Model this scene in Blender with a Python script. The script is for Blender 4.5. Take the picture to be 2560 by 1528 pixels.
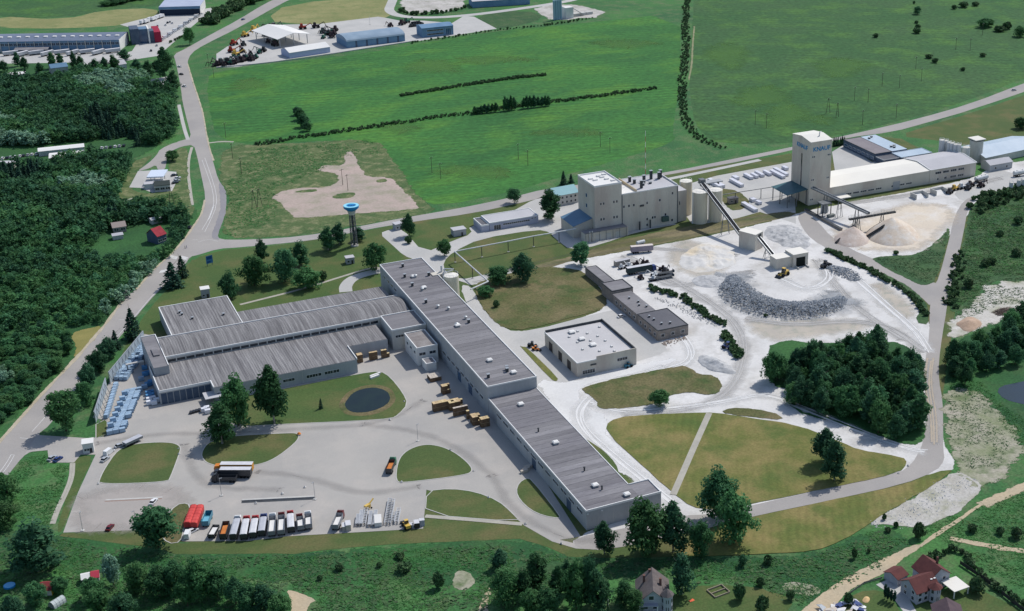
import bpy, bmesh, math, random
import numpy as np
from mathutils import Vector, noise as mnoise
from mathutils.geometry import delaunay_2d_cdt
R = math.radians
for o in list(bpy.data.objects): bpy.data.objects.remove(o, do_unlink=True)
scene = bpy.context.scene
# ------------------------------------------------------------------ camera
# The site's own grid is the world grid: +X runs along the long factory fronts, +Y away from them.
CAM_H, PITCH, HEAD, FPX, CXP, CYP = 280.0, R(23.2785), R(26.65), 3596.44, 1638.53, 764.0
cam = bpy.data.objects.new('camera', bpy.data.cameras.new('camera'))
scene.collection.objects.link(cam)
cam.location = (0, 0, CAM_H)
cam.rotation_euler = (R(90) - PITCH, 0, -HEAD)
cam.data.sensor_width = 36.0
cam.data.lens = 36.0 * FPX / 2560
cam.data.shift_x = (1280 - CXP) / 2560
cam.data.clip_start, cam.data.clip_end = 1.0, 6000.0
scene.camera = cam
# ------------------------------------------------------------------ sky and sun
SUN_AZ, SUN_EL = R(22.85), R(52.0)
world = bpy.data.worlds.new('World'); scene.world = world; world.use_nodes = True
wn = world.node_tree.nodes; wl = world.node_tree.links
sky = wn.new('ShaderNodeTexSky'); sky.sky_type = 'NISHITA'; sky.sun_disc = False
sky.sun_elevation = SUN_EL; sky.sun_rotation = R(90) - SUN_AZ
sky.air_density = 1.0; sky.dust_density = 1.0; sky.ozone_density = 1.2
wl.new(sky.outputs[0], wn['Background'].inputs[0]); wn['Background'].inputs[1].default_value = 0.125
sun = bpy.data.objects.new('sun', bpy.data.lights.new('sun', 'SUN'))
scene.collection.objects.link(sun)
sun.data.energy = 3.3; sun.data.angle = R(0.53); sun.data.color = (1.0, 0.965, 0.91)
sun.rotation_euler = (R(90) - SUN_EL, 0, SUN_AZ + R(90))
scene.view_settings.view_transform = 'Standard'; scene.view_settings.look = 'None'
scene.view_settings.exposure = 0.08; scene.view_settings.gamma = 1.0
try: scene.cycles.transparent_max_bounces = 16; scene.cycles.max_bounces = 6
except Exception: pass
# ------------------------------------------------------------------ helpers
C = scene.collection
rnd = random.Random(7)
_cp, _sp, _ch, _sh = math.cos(PITCH), math.sin(PITCH), math.cos(HEAD), math.sin(HEAD)
def P(x, y, z=0.0):
    """survey point read off the photograph -> place on the level z of the site"""
    a, b = (x - CXP) / FPX, -(y - CYP) / FPX
    dx, dy, dz = a, _cp + b * _sp, -_sp + b * _cp
    t = (z - CAM_H) / dz
    X, Y = dx * t, dy * t
    return (X * _ch + Y * _sh, -X * _sh + Y * _ch, z)
def P2(p, z=0.0): return P(p[0], p[1], z)[:2]
def lin(r, g, b):
    f = lambda c: ((c / 255 + 0.055) / 1.055) ** 2.4 if c > 10 else c / 255 / 12.92
    return (f(r), f(g), f(b), 1)
def tag(o, label=None, cat=None, group=None, kind=None):
    if label: o['label'] = label
    if cat: o['category'] = cat
    if group: o['group'] = group
    if kind: o['kind'] = kind
    return o
def thing(name, label, cat, loc=(0, 0, 0), rz=0.0, group=None):
    o = bpy.data.objects.new(name, None); C.objects.link(o)
    o.empty_display_size = 0.3
    o.location = (loc[0], loc[1], loc[2] if len(loc) > 2 else 0); o.rotation_euler = (0, 0, rz)
    return tag(o, label, cat, group)
def put(name, mesh, parent=None, loc=(0, 0, 0), rz=0.0, scale=None):
    o = bpy.data.objects.new(name, mesh); C.objects.link(o)
    o.location = loc; o.rotation_euler = (0, 0, rz)
    if scale: o.scale = scale
    if parent: o.parent = parent
    return o
def clone(root, loc, rz=0.0, label=None, group=None, scale=None, cat=None):
    r = root.copy(); C.objects.link(r); r.location = loc; r.rotation_euler = (0, 0, rz)
    if scale: r.scale = scale if hasattr(scale, '__len__') else (scale,) * 3
    tag(r, label, cat, group)
    for ch in root.children:
        c = ch.copy(); C.objects.link(c); c.parent = r
        for g in ch.children:
            d = g.copy(); C.objects.link(d); d.parent = c
    return r
class MB:
    def __init__(s): s.v, s.f = [], []
    def add(s, vs, fs):
        n = len(s.v); s.v += [tuple(v) for v in vs]; s.f += [tuple(i + n for i in f) for f in fs]; return s
    def box(s, x0, x1, y0, y1, z0, z1, bottom=True):
        f = [(4, 5, 6, 7), (0, 1, 5, 4), (1, 2, 6, 5), (2, 3, 7, 6), (3, 0, 4, 7)]
        if bottom: f.append((3, 2, 1, 0))
        return s.add([(x0, y0, z0), (x1, y0, z0), (x1, y1, z0), (x0, y1, z0), (x0, y0, z1), (x1, y0, z1), (x1, y1, z1), (x0, y1, z1)], f)
    def hexa(s, b, t):   # bottom 4 pts, top 4 pts (ccw)
        return s.add(list(b) + list(t), [(4, 5, 6, 7), (0, 1, 5, 4), (1, 2, 6, 5), (2, 3, 7, 6), (3, 0, 4, 7), (3, 2, 1, 0)])
    def prism(s, poly, z0, z1):
        n = len(poly)
        return s.add([(p[0], p[1], z0) for p in poly] + [(p[0], p[1], z1) for p in poly],
                     [tuple(range(n - 1, -1, -1)), tuple(range(n, 2 * n))] + [(i, (i + 1) % n, n + (i + 1) % n, n + i) for i in range(n)])
    def extr(s, prof, axis, a0, a1):  # profile (p,z) extruded along axis 'x' or 'y'
        g = (lambda a, p: (a, p[0], p[1])) if axis == 'x' else (lambda a, p: (p[0], a, p[1]))
        n = len(prof)
        return s.add([g(a0, p) for p in prof] + [g(a1, p) for p in prof],
                     [tuple(range(n)), tuple(range(2 * n - 1, n - 1, -1))] + [(i, n + i, n + (i + 1) % n, (i + 1) % n) for i in range(n)])
    def cyl(s, x, y, z0, z1, r0, r1=None, n=12, cap=True):
        r1 = r0 if r1 is None else r1
        vs = [(x + r0 * math.cos(2 * math.pi * i / n), y + r0 * math.sin(2 * math.pi * i / n), z0) for i in range(n)] + \
             [(x + r1 * math.cos(2 * math.pi * i / n), y + r1 * math.sin(2 * math.pi * i / n), z1) for i in range(n)]
        fs = [(i, (i + 1) % n, n + (i + 1) % n, n + i) for i in range(n)]
        if cap: fs += [tuple(range(n, 2 * n)), tuple(range(n - 1, -1, -1))]
        return s.add(vs, fs)
    def tube(s, a, b, r, n=6, r1=None):
        a, b = Vector(a), Vector(b); d = (b - a).normalized(); r1 = r if r1 is None else r1
        u = d.orthogonal().normalized(); w = d.cross(u)
        vs = [a + (u * math.cos(2 * math.pi * i / n) + w * math.sin(2 * math.pi * i / n)) * r for i in range(n)] + \
             [b + (u * math.cos(2 * math.pi * i / n) + w * math.sin(2 * math.pi * i / n)) * r1 for i in range(n)]
        return s.add(vs, [(i, (i + 1) % n, n + (i + 1) % n, n + i) for i in range(n)] + [tuple(range(n, 2 * n)), tuple(range(n - 1, -1, -1))])
    def beam(s, a, b, w, h):   # rectangular bar between two points, width w (level), height h
        a, b = Vector(a), Vector(b); d = (b - a).normalized()
        sd = Vector((0, 0, 1)).cross(d)
        sd = sd.normalized() if sd.length > 1e-4 else Vector((1, 0, 0))
        up = d.cross(sd).normalized(); sd = sd * (w / 2); up = up * (h / 2)
        q = lambda p: [p - sd - up, p + sd - up, p + sd + up, p - sd + up]
        return s.add(q(a) + q(b), [(0, 1, 2, 3), (7, 6, 5, 4), (0, 4, 5, 1), (1, 5, 6, 2), (2, 6, 7, 3), (3, 7, 4, 0)])
    def mesh(s, mat, name='m', smooth=False):
        m = bpy.data.meshes.new(name); m.from_pydata(s.v, [], s.f)
        if mat: m.materials.append(mat)
        bm = bmesh.new(); bm.from_mesh(m); bmesh.ops.recalc_face_normals(bm, faces=bm.faces); bm.to_mesh(m); bm.free()
        if smooth: m.polygons.foreach_set('use_smooth', [True] * len(m.polygons))
        m.update(); return m
    def build(s, name, mat, parent=None, loc=(0, 0, 0), rz=0.0, smooth=False):
        return put(name, s.mesh(mat, name, smooth), parent, loc, rz)
# ------------------------------------------------------------------ materials
MATS = {}
def M(name, c1, c2=None, sc=0.05, c3=None, sc3=0.6, rough=0.9, fine=0.0, fsc=2.0, spec=0.2, metal=0.0, rnd_amt=0.0,
      stretch=None, feather=False, tint=False, bump=0.0, bsc=1.0, glass=False, hue=0.0, local=False, dust=None, lo=.35, hi=.65, trans=0.0, soft=False, stripe=None):
    if name in MATS: return MATS[name]
    m = bpy.data.materials.new(name); m.use_nodes = True; MATS[name] = m
    nt = m.node_tree; N, L = nt.nodes, nt.links
    b = N['Principled BSDF']; b.inputs['Roughness'].default_value = rough; b.inputs['Metallic'].default_value = metal
    b.inputs['Specular IOR Level'].default_value = spec
    if local:
        pos = N.new('ShaderNodeTexCoord').outputs['Object']
    else:
        pos = N.new('ShaderNodeNewGeometry').outputs['Position']
    if stretch:
        mp = N.new('ShaderNodeMapping'); mp.inputs['Scale'].default_value = stretch[:3]
        if len(stretch) > 3: mp.inputs['Rotation'].default_value = (0, 0, stretch[3])
        L.new(pos, mp.inputs['Vector']); pos = mp.outputs[0]
    def nz(scale, det=4.0, rg=0.6):
        n = N.new('ShaderNodeTexNoise'); n.inputs['Scale'].default_value = scale; n.inputs['Detail'].default_value = det
        n.inputs['Roughness'].default_value = rg; L.new(pos, n.inputs['Vector']); return n.outputs['Fac']
    def rng(x, a, bb, c, d):
        r = N.new('ShaderNodeMapRange'); L.new(x, r.inputs[0])
        for i, q in enumerate((a, bb, c, d)): r.inputs[i + 1].default_value = q
        return r.outputs[0]
    def mix(f, a, bb, mode='MIX'):
        x = N.new('ShaderNodeMix'); x.data_type = 'RGBA'; x.blend_type = mode
        if hasattr(f, 'is_linked'): L.new(f, x.inputs[0])
        else: x.inputs[0].default_value = f
        for i, q in ((6, a), (7, bb)):
            if hasattr(q, 'is_linked'): L.new(q, x.inputs[i])
            else: x.inputs[i].default_value = q
        return x.outputs[2]
    col = c1
    if c2: col = mix(rng(nz(sc), lo, hi, 0, 1), c1, c2)
    if c3: col = mix(rng(nz(sc3, 5), .48, .7, 0, 1), col, c3)
    if fine:
        fv = rng(nz(fsc, 3, .7), .3, .7, 1 - fine, 1 + fine)
        cb = N.new('ShaderNodeCombineColor')
        for i in range(3): L.new(fv, cb.inputs[i])
        col = mix(1.0, col, cb.outputs[0], 'MULTIPLY')
    if stripe:   # mowing or drilling lines: (period m, direction, amount)
        sx = N.new('ShaderNodeSeparateXYZ'); L.new(N.new('ShaderNodeNewGeometry').outputs['Position'], sx.inputs[0])
        def mth(op, a, bb):
            q = N.new('ShaderNodeMath'); q.operation = op
            for i, v in enumerate((a, bb)):
                if v is None: continue
                if hasattr(v, 'is_linked'): L.new(v, q.inputs[i])
                else: q.inputs[i].default_value = v
            return q.outputs[0]
        u = mth('ADD', mth('MULTIPLY', sx.outputs[0], math.cos(stripe[1]) * 6.283 / stripe[0]), mth('MULTIPLY', sx.outputs[1], math.sin(stripe[1]) * 6.283 / stripe[0]))
        u = mth('ADD', u, mth('MULTIPLY', nz(.03, 2), 9.0)); sv = mth('MULTIPLY', mth('SINE', u, None), rng(nz(.015, 2), .4, .6, 0, stripe[2]))
        sv = mth('ADD', sv, 1.0); c4 = N.new('ShaderNodeCombineColor')
        for i in range(3): L.new(sv, c4.inputs[i])
        col = mix(1.0, col, c4.outputs[0], 'MULTIPLY')
    if rnd_amt or hue:
        oi = N.new('ShaderNodeObjectInfo').outputs['Random']
        if tint:
            at = N.new('ShaderNodeAttribute'); at.attribute_name = 'tint'
            ad = N.new('ShaderNodeMath'); ad.operation = 'ADD'; L.new(oi, ad.inputs[0]); L.new(at.outputs['Fac'], ad.inputs[1])
            fr = N.new('ShaderNodeMath'); fr.operation = 'FRACT'; L.new(ad.outputs[0], fr.inputs[0]); oi = fr.outputs[0]
        hs = N.new('ShaderNodeHueSaturation')
        if hasattr(col, 'is_linked'): L.new(col, hs.inputs['Color'])
        else: hs.inputs['Color'].default_value = col
        L.new(rng(oi, 0, 1, 1 - rnd_amt, 1 + rnd_amt), hs.inputs['Value'])
        if hue:
            ml = N.new('ShaderNodeMath'); ml.operation = 'MULTIPLY'; ml.inputs[1].default_value = 7.31; L.new(oi, ml.inputs[0])
            f2 = N.new('ShaderNodeMath'); f2.operation = 'FRACT'; L.new(ml.outputs[0], f2.inputs[0])
            L.new(rng(f2.outputs[0], 0, 1, .5 - hue, .5 + hue), hs.inputs['Hue'])
        col = hs.outputs[0]
    if hasattr(col, 'is_linked'): L.new(col, b.inputs['Base Color'])
    else: b.inputs['Base Color'].default_value = col
    if bump:
        bp = N.new('ShaderNodeBump'); bp.inputs['Strength'].default_value = 1.0; bp.inputs['Distance'].default_value = bump
        L.new(nz(bsc, 4, .7), bp.inputs['Height']); L.new(bp.outputs[0], b.inputs['Normal'])
    out = N['Material Output']
    sh = b.outputs[0]
    if trans:
        tr = N.new('ShaderNodeBsdfTranslucent')
        if hasattr(col, 'is_linked'): L.new(col, tr.inputs[0])
        else: tr.inputs[0].default_value = col
        mx = N.new('ShaderNodeMixShader'); mx.inputs[0].default_value = trans
        L.new(sh, mx.inputs[1]); L.new(tr.outputs[0], mx.inputs[2]); sh = mx.outputs[0]
    if feather:
        at = N.new('ShaderNodeAttribute'); at.attribute_name = 'edge'
        n1 = nz(feather[0], 6, .75) if hasattr(feather, '__len__') else nz(.25, 6, .75)
        ad = N.new('ShaderNodeMath'); ad.operation = 'ADD'; L.new(at.outputs['Fac'], ad.inputs[0]); L.new(rng(n1, .3, .7, -.5, .5), ad.inputs[1])
        al = rng(ad.outputs[0], .42, .58, 0, 1) if not soft else rng(ad.outputs[0], -.4, 1.4, 0, soft)
        tp = N.new('ShaderNodeBsdfTransparent'); mx = N.new('ShaderNodeMixShader')
        L.new(al, mx.inputs[0]); L.new(tp.outputs[0], mx.inputs[1]); L.new(sh, mx.inputs[2]); sh = mx.outputs[0]
    L.new(sh, out.inputs['Surface'])
    return m
# ------------------------------------------------------------------ ground sheets
def chaikin(p, n=1, closed=True):
    for _ in range(n):
        q = []
        m = len(p)
        for i in range(m if closed else m - 1):
            a, b = p[i], p[(i + 1) % m]
            q += [(a[0] * .75 + b[0] * .25, a[1] * .75 + b[1] * .25), (a[0] * .25 + b[0] * .75, a[1] * .25 + b[1] * .75)]
        if not closed: q = [p[0]] + q + [p[-1]]
        p = q
    return p
def resample(p, step, closed=True):
    q = []
    m = len(p)
    for i in range(m if closed else m - 1):
        a, b = p[i], p[(i + 1) % m]
        d = math.hypot(b[0] - a[0], b[1] - a[1]); k = max(1, int(d / step))
        q += [(a[0] + (b[0] - a[0]) * j / k, a[1] + (b[1] - a[1]) * j / k) for j in range(k)]
    if not closed: q.append(p[-1])
    return q
def normals2(p, closed=True):
    n = len(p); out = []
    for i in range(n):
        a = p[i - 1] if (closed or i > 0) else p[i]; b = p[(i + 1) % n] if (closed or i < n - 1) else p[i]
        dx, dy = b[0] - a[0], b[1] - a[1]; l = math.hypot(dx, dy) or 1
        out.append((dy / l, -dx / l))
    return out
def area2(p): return sum(p[i - 1][0] * p[i][1] - p[i][0] * p[i - 1][1] for i in range(len(p))) / 2
def outline(px, sm=1, jit=0.0, step=2.0, world=False):
    p = [tuple(q[:2]) for q in px] if world else [P2(q) for q in px]
    if area2(p) < 0: p = p[::-1]
    if sm: p = chaikin(p, sm)
    if jit:
        p = resample(p, step); ns = normals2(p); q = []
        for (x, y), (nx, ny) in zip(p, ns):
            d = (mnoise.noise((x * .12, y * .12, 3.1)) + .6 * mnoise.noise((x * .4, y * .4, 9.7))) * jit
            q.append((x + nx * d, y + ny * d))
        p = q
    return p
def patch(name, px, mat, z, sm=1, jit=0.0, feather=0.0, world=False, kind='structure', step=2.0, label=None):
    if feather and not jit: jit = feather * .75
    p = outline(px, sm, jit, step, world); n = len(p)
    tri = lambda q: delaunay_2d_cdt([Vector(v) for v in q], [], [list(range(len(q)))], 1, 1e-4)
    m = bpy.data.meshes.new(name)
    if feather:
        ns = normals2(p); inner = [(x - nx * feather, y - ny * feather) for (x, y), (nx, ny) in zip(p, ns)]
        outer = [(x + nx * feather, y + ny * feather) for (x, y), (nx, ny) in zip(p, ns)]
        tv, _, tf = tri(inner)[:3]; k = len(tv); jz = lambda: z + .004 + rnd.random() * .006
        vs = [(v[0], v[1], z) for v in tv] + [(x, y, jz()) for x, y in inner] + [(x, y, jz()) for x, y in outer]
        m.from_pydata(vs, [], [tuple(f) for f in tf] + [(k + i, k + n + i, k + n + (i + 1) % n, k + (i + 1) % n) for i in range(n)])
        at = m.attributes.new('edge', 'FLOAT', 'POINT'); at.data.foreach_set('value', [1.6] * (k + n) + [-.6] * n)
    else:
        tv, _, tf = tri(p)[:3]
        m.from_pydata([(v[0], v[1], z) for v in tv], [], [tuple(f) for f in tf])
    if len(m.polygons) and m.polygons[0].normal.z < 0: m.flip_normals()
    m.materials.append(mat); m.update()
    return tag(put(name, m), label, None, None, kind)
def ribbon(name, px, w, mat, z, world=False, closed=False, sm=1, off=0.0, h=0.0, parent=None, w2=None):
    p = [tuple(q[:2]) for q in px] if world else [P2(q) for q in px]
    if sm: p = chaikin(p, sm, closed)
    ns = normals2(p, closed); n = len(p); vs = []; fs = []
    for i, ((x, y), (nx, ny)) in enumerate(zip(p, ns)):
        ww = w if w2 is None else w + (w2 - w) * i / max(1, n - 1)
        a, b = off - ww / 2, off + ww / 2
        vs += [(x + nx * a, y + ny * a, z + h), (x + nx * b, y + ny * b, z + h)]
        if h: vs += [(x + nx * a, y + ny * a, z - .05), (x + nx * b, y + ny * b, z - .05)]
    k = 4 if h else 2
    for i in range(n if closed else n - 1):
        j = (i + 1) % n; a, b = i * k, j * k
        fs.append((a, a + 1, b + 1, b))
        if h: fs += [(a, b, b + 2, a + 2), (a + 1, a + 3, b + 3, b + 1)]
    m = bpy.data.meshes.new(name); m.from_pydata(vs, [], fs); m.materials.append(mat)
    bm = bmesh.new(); bm.from_mesh(m); bmesh.ops.recalc_face_normals(bm, faces=bm.faces)
    if not h:
        for f in bm.faces:
            if f.normal.z < 0: f.normal_flip()
    bm.to_mesh(m); bm.free()
    o = put(name, m, parent)
    if not parent: tag(o, kind='structure')
    return o
# ------------------------------------------------------------------ ground materials
g_rough = M('rough_meadow', lin(52, 94, 56), lin(68, 114, 60), .02, lin(92, 110, 74), .09, fine=.38, fsc=.9)
g_field = M('field_green', lin(48, 96, 48), lin(60, 112, 50), .012, lin(78, 122, 48), .022, stripe=(7.0, R(75), .12), fine=.36, fsc=.3, stretch=(.8, 1.3, 1))
g_field2 = M('field_green_east', lin(50, 90, 48), lin(60, 92, 54), .008, lin(72, 110, 50), .03, stripe=(9.0, R(60), .08), fine=.36, fsc=.28)
g_hay = M('hay_field', lin(140, 138, 94), lin(124, 126, 82), .02, lin(112, 122, 76), .08, fine=.15, fsc=.5)
g_lawn = M('lawn', lin(72, 90, 50), lin(84, 96, 54), .05, lin(102, 98, 64), .05, fine=.22, fsc=1.3)
g_lawn2 = M('lawn_green', lin(66, 90, 48), lin(78, 96, 52), .04, lin(96, 98, 60), .05, fine=.24, fsc=1.2)
g_dry = M('dry_lawn', stripe=(3.2, R(-30), .07), c1=lin(98, 104, 54), c2=lin(128, 118, 74), sc=.05, c3=lin(80, 98, 48), sc3=.055, lo=.4, hi=.6, fine=.2, fsc=1.1)
g_scrub = M('scrub_grass', lin(84, 88, 52), lin(112, 104, 74), .05, lin(64, 84, 44), .09, fine=.34, fsc=1.0, feather=True)
g_scrubh = M('scrub_grass_cut', lin(84, 88, 52), lin(118, 104, 78), .05, lin(66, 84, 46), .08, fine=.34, fsc=1.0)
g_rail = M('railway_verge', lin(92, 92, 60), lin(128, 118, 92), .06, lin(78, 88, 52), .1, fine=.3, fsc=1.2, stretch=(.35, 1.4, 1), feather=True)
g_weed = M('weed_lot', lin(66, 92, 52), lin(92, 104, 66), .035, lin(128, 128, 94), .16, fine=.36, fsc=.8, feather=True)
g_bank = M('bank_grass', lin(40, 78, 48), lin(52, 98, 52), .03, lin(62, 88, 54), .08, fine=.38, fsc=.9, feather=True)
g_wood = M('wood_floor', lin(42, 78, 46), lin(56, 98, 52), .03, fine=.35, fsc=.8, feather=True)
g_veg = M('low_scrub', lin(48, 80, 50), lin(62, 92, 54), .03, lin(78, 96, 64), .1, fine=.4, fsc=.8, feather=True)
g_soil = M('pink_soil', lin(176, 158, 149), lin(160, 149, 138), .04, lin(146, 142, 122), .08, fine=.13, fsc=.7, feather=True)
g_pave = M('yard_paving', lin(168, 164, 158), lin(158, 155, 151), .03, lin(175, 169, 162), .05, fine=.07, fsc=2.0)
g_road = M('road_asphalt', lin(162, 157, 152), lin(151, 147, 144), .04, fine=.07, fsc=1.5)
g_conc = M('drive_concrete', lin(184, 182, 178), lin(172, 171, 168), .05, fine=.07, fsc=1.2)
g_dust = M('gypsum_dust', lin(212, 210, 207), lin(196, 194, 191), .03, lin(178, 175, 170), .07, fine=.08, fsc=.8, feather=True, bump=.05, bsc=.5)
g_dusth = M('gypsum_dust_track', lin(212, 211, 209), lin(200, 199, 197), .05, fine=.06, fsc=.9, feather=True)
g_sand = M('sand', lin(208, 196, 178), lin(198, 186, 170), .05, lin(210, 204, 196), .08, fine=.1, fsc=.8, feather=True, soft=1.0)
g_track = M('sand_track', lin(186, 168, 140), lin(172, 160, 136), .08, fine=.12, fsc=.9, feather=True)
g_chalk = M('chalk_slope', lin(164, 158, 144), lin(128, 134, 104), .07, lin(94, 110, 74), .13, fine=.22, fsc=.9, feather=True)
g_walk = M('path_slab', lin(172, 168, 156), lin(160, 156, 146), .2, fine=.08)
g_kerb = M('kerb_stone', lin(190, 188, 182), lin(176, 174, 170), .3, fine=.06)
g_paint = M('road_paint', lin(214, 214, 212), lin(196, 195, 194), .4, fine=.06)
g_water = M('pond_water', lin(20, 32, 32), lin(26, 40, 34), .15, rough=.12, spec=.25)
g_lake = M('lake_water', lin(24, 40, 52), lin(22, 38, 40), .05, rough=.1, spec=.5)
g_dark = M('patch_asphalt', lin(132, 130, 134), lin(140, 138, 140), .05, fine=.08, feather=True)
# ------------------------------------------------------------------ ground
gm = bpy.data.meshes.new('ground'); S_ = 4000
gm.from_pydata([(-1500, -400, 0), (1700, -400, 0), (1700, 2500, 0), (-1500, 2500, 0)], [], [(0, 1, 2, 3)]); gm.materials.append(g_rough)
tag(put('ground', gm), kind='structure')
patch('site_ground', [(262, 1130), (250, 1040), (360, 830), (480, 650), (900, 580), (1400, 480), (2000, 380), (2440, 420), (2400, 700), (2340, 1100), (2380, 1180), (2100, 1350), (1700, 1392), (1440, 1390), (1300, 1340), (700, 1370), (190, 1340)], g_lawn, .012, 0)
# fields
patch('field', [(515, 195), (545, 178), (700, 158), (900, 136), (1090, 102), (1240, 78), (1420, 62), (1700, 32), (1702, 190), (1680, 330), (1690, 350), (1640, 372), (1480, 418), (1390, 446), (1290, 478), (1100, 516), (1050, 500), (1000, 440), (960, 395), (930, 350), (800, 352), (640, 362), (560, 352), (530, 320)], g_field, .02, 1, .8)
patch('field', [(1738, -60), (2700, -60), (2700, 150), (2560, 196), (2420, 252), (2290, 292), (2140, 330), (1990, 358), (1800, 362), (1748, 330), (1730, 280), (1722, 200), (1730, 80)], g_field2, .02, 1, .8)
patch('field', [(2240, 340), (2330, 312), (2430, 282), (2600, 225), (2640, 380), (2560, 370), (2430, 368), (2350, 352)], g_lawn, .02, 1, .6)
patch('field', [(720, 8), (980, -10), (990, 20), (970, 45), (900, 62), (770, 62), (660, 52)], g_hay, .02, 1, .6)
patch('field', [(-20, 40), (160, 50), (260, 25), (390, 20), (400, 42), (330, 62), (160, 72), (-20, 70)], g_hay, .02, 1, .6)
patch('field', [(-40, -40), (600, -60), (520, 14), (300, 18), (150, 48), (-40, 40)], g_field2, .016, 1, .8)
patch('meadow', [(560, 362), (700, 362), (940, 345), (985, 400), (1010, 440), (1050, 500), (1100, 530), (900, 562), (800, 582), (690, 594), (560, 596), (560, 540), (575, 500), (560, 470), (548, 440)], g_weed, .03, 1, 0, 3)
patch('bare_soil', [(672, 494), (713, 477), (758, 470), (821, 469), (843, 455), (850, 435), (798, 429), (804, 412), (863, 415), (863, 381), (883, 378), (900, 421), (917, 443), (976, 443), (996, 463), (1019, 483), (1050, 520), (1024, 525), (883, 534), (741, 547), (722, 531), (696, 503)], g_soil, .05, 1, 1.3, 2.0)
patch('weeds', [(826, 493), (850, 483), (885, 480), (891, 488), (870, 497), (838, 498)], g_weed, .07, 1, 0, 1.2)
patch('weeds', [(735, 480), (765, 474), (795, 473), (790, 480), (745, 482)], g_weed, .07, 1, 0, 1.0)
patch('weeds', [(938, 452), (960, 446), (970, 454), (945, 457)], g_weed, .07, 1, 0, .8)
# wood floor and embankment
patch('wood_floor', [(-40, 150), (400, 150), (436, 250), (445, 330), (380, 372), (330, 400), (320, 470), (285, 520), (330, 520), (490, 515), (500, 560), (424, 636), (380, 685), (310, 762), (250, 822), (180, 900), (110, 975), (40, 1040), (-40, 1090)], g_wood, .03, 1, 0, 4)
patch('bank', [(-40, 1320), (150, 1335), (460, 1384), (740, 1382), (1000, 1362), (1300, 1352), (1380, 1376), (1440, 1396), (1700, 1394), (1870, 1394), (2040, 1384), (2110, 1356), (2180, 1322), (2250, 1330), (2290, 1370), (2200, 1425), (2120, 1470), (2010, 1520), (1900, 1440), (1560, 1440), (1300, 1470), (800, 1450), (400, 1440), (-40, 1420)], g_bank, .03, 1, 0, 4)
# roads
road_px = [(700, -8), (659, 11), (594, 51), (524, 88), (464, 122), (433, 137), (439, 153), (447, 192), (453, 226), (456, 255), (470, 311), (479, 345), (455, 351), (440, 356), (455, 364), (484, 362), (492, 387), (504, 443), (514, 491), (509, 525), (492, 554), (458, 602), (424, 639), (390, 667), (340, 724), (314, 743), (263, 813), (181, 907), (113, 977), (57, 1040), (-30, 1135), (-30, 1248), (0, 1215), (25, 1182), (57, 1142), (76, 1129), (119, 1125), (150, 1120), (124, 1092), (90, 1089), (127, 1062), (181, 986), (209, 943), (303, 841), (368, 757), (420, 705), (464, 661), (475, 642), (495, 638), (546, 622), (600, 619), (798, 600), (906, 576), (1036, 554), (1180, 534), (1300, 508), (1400, 484), (1500, 466), (1664, 439), (1900, 394), (2112, 345), (2234, 330), (2313, 308), (2426, 276), (2700, 182), (2700, 160), (2560, 208), (2426, 260), (2285, 300), (2143, 333), (1979, 368), (1860, 392), (1667, 432), (1500, 455), (1356, 474), (1299, 489), (1200, 511), (1092, 531), (1008, 545), (900, 566), (798, 585), (700, 596), (600, 600), (550, 599), (543, 588), (562, 542), (567, 497), (563, 472), (546, 452), (532, 401), (518, 358), (506, 283), (492, 240), (478, 198), (467, 158), (478, 133), (509, 113), (594, 71), (700, 11), (740, -8)]
patch('road', road_px, g_road, .06, 1)
patch('road_shoulder', [(543, 588), (562, 542), (567, 497), (563, 472), (546, 452), (550, 490), (553, 520), (540, 560), (528, 590), (534, 598), (550, 600)], g_dark, .075, 1, 0, .6)
ribbon('cycle_path', [(447, 262), (460, 320), (470, 350)], 2.4, g_conc, .07)
ribbon('footpath', [(480, 368), (472, 395), (470, 430), (476, 480), (481, 513)], 1.8, g_walk, .05)
ribbon('farm_track', [(520, 358), (552, 354), (584, 355)], 2.2, g_walk, .05)
# lane markings
for k, pts in enumerate(([(505, 400), (520, 440), (533, 480), (535, 515), (523, 545), (505, 575)], [(512, 395), (526, 435), (541, 482), (541, 516), (528, 548), (512, 580)],
            [(430, 690), (380, 740), (330, 800), (260, 880), (190, 950)], [(165, 985), (120, 1035), (80, 1080)], [(28, 1137), (15, 1160), (0, 1180)], [(36, 1138), (24, 1160), (8, 1182)], [(28, 1137), (36, 1138)],
            [(700, 608), (800, 594), (900, 572), (1000, 551)], [(482, 600), (494, 600)], [(297, 800), (312, 800)], [(50, 1095), (70, 1097)], [(545, 604), (520, 598), (495, 606)])):
    ribbon('lane_marking', pts, .22, g_paint, .085, sm=1)
for i in range(9):
    t = i / 8; x, y = 531 - 10 * t, 515 + 30 * t
    ribbon('hatch_marking', [(x - 1, y + 5), (x + 5, y - 1)], .3, g_paint, .086, sm=0)
for (x0, y0, x1, y1, n) in ((428, 638, 444, 642, 7), (456, 640, 470, 644, 6), (404, 676, 425, 672, 7)):
    for i in range(n):
        t = i / (n - 1); x, y = x0 + (x1 - x0) * t, y0 + (y1 - y0) * t
        ribbon('crossing_marking', [(x, y), (x - 5, y + 7)], .5, g_paint, .087, sm=0)
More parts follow.
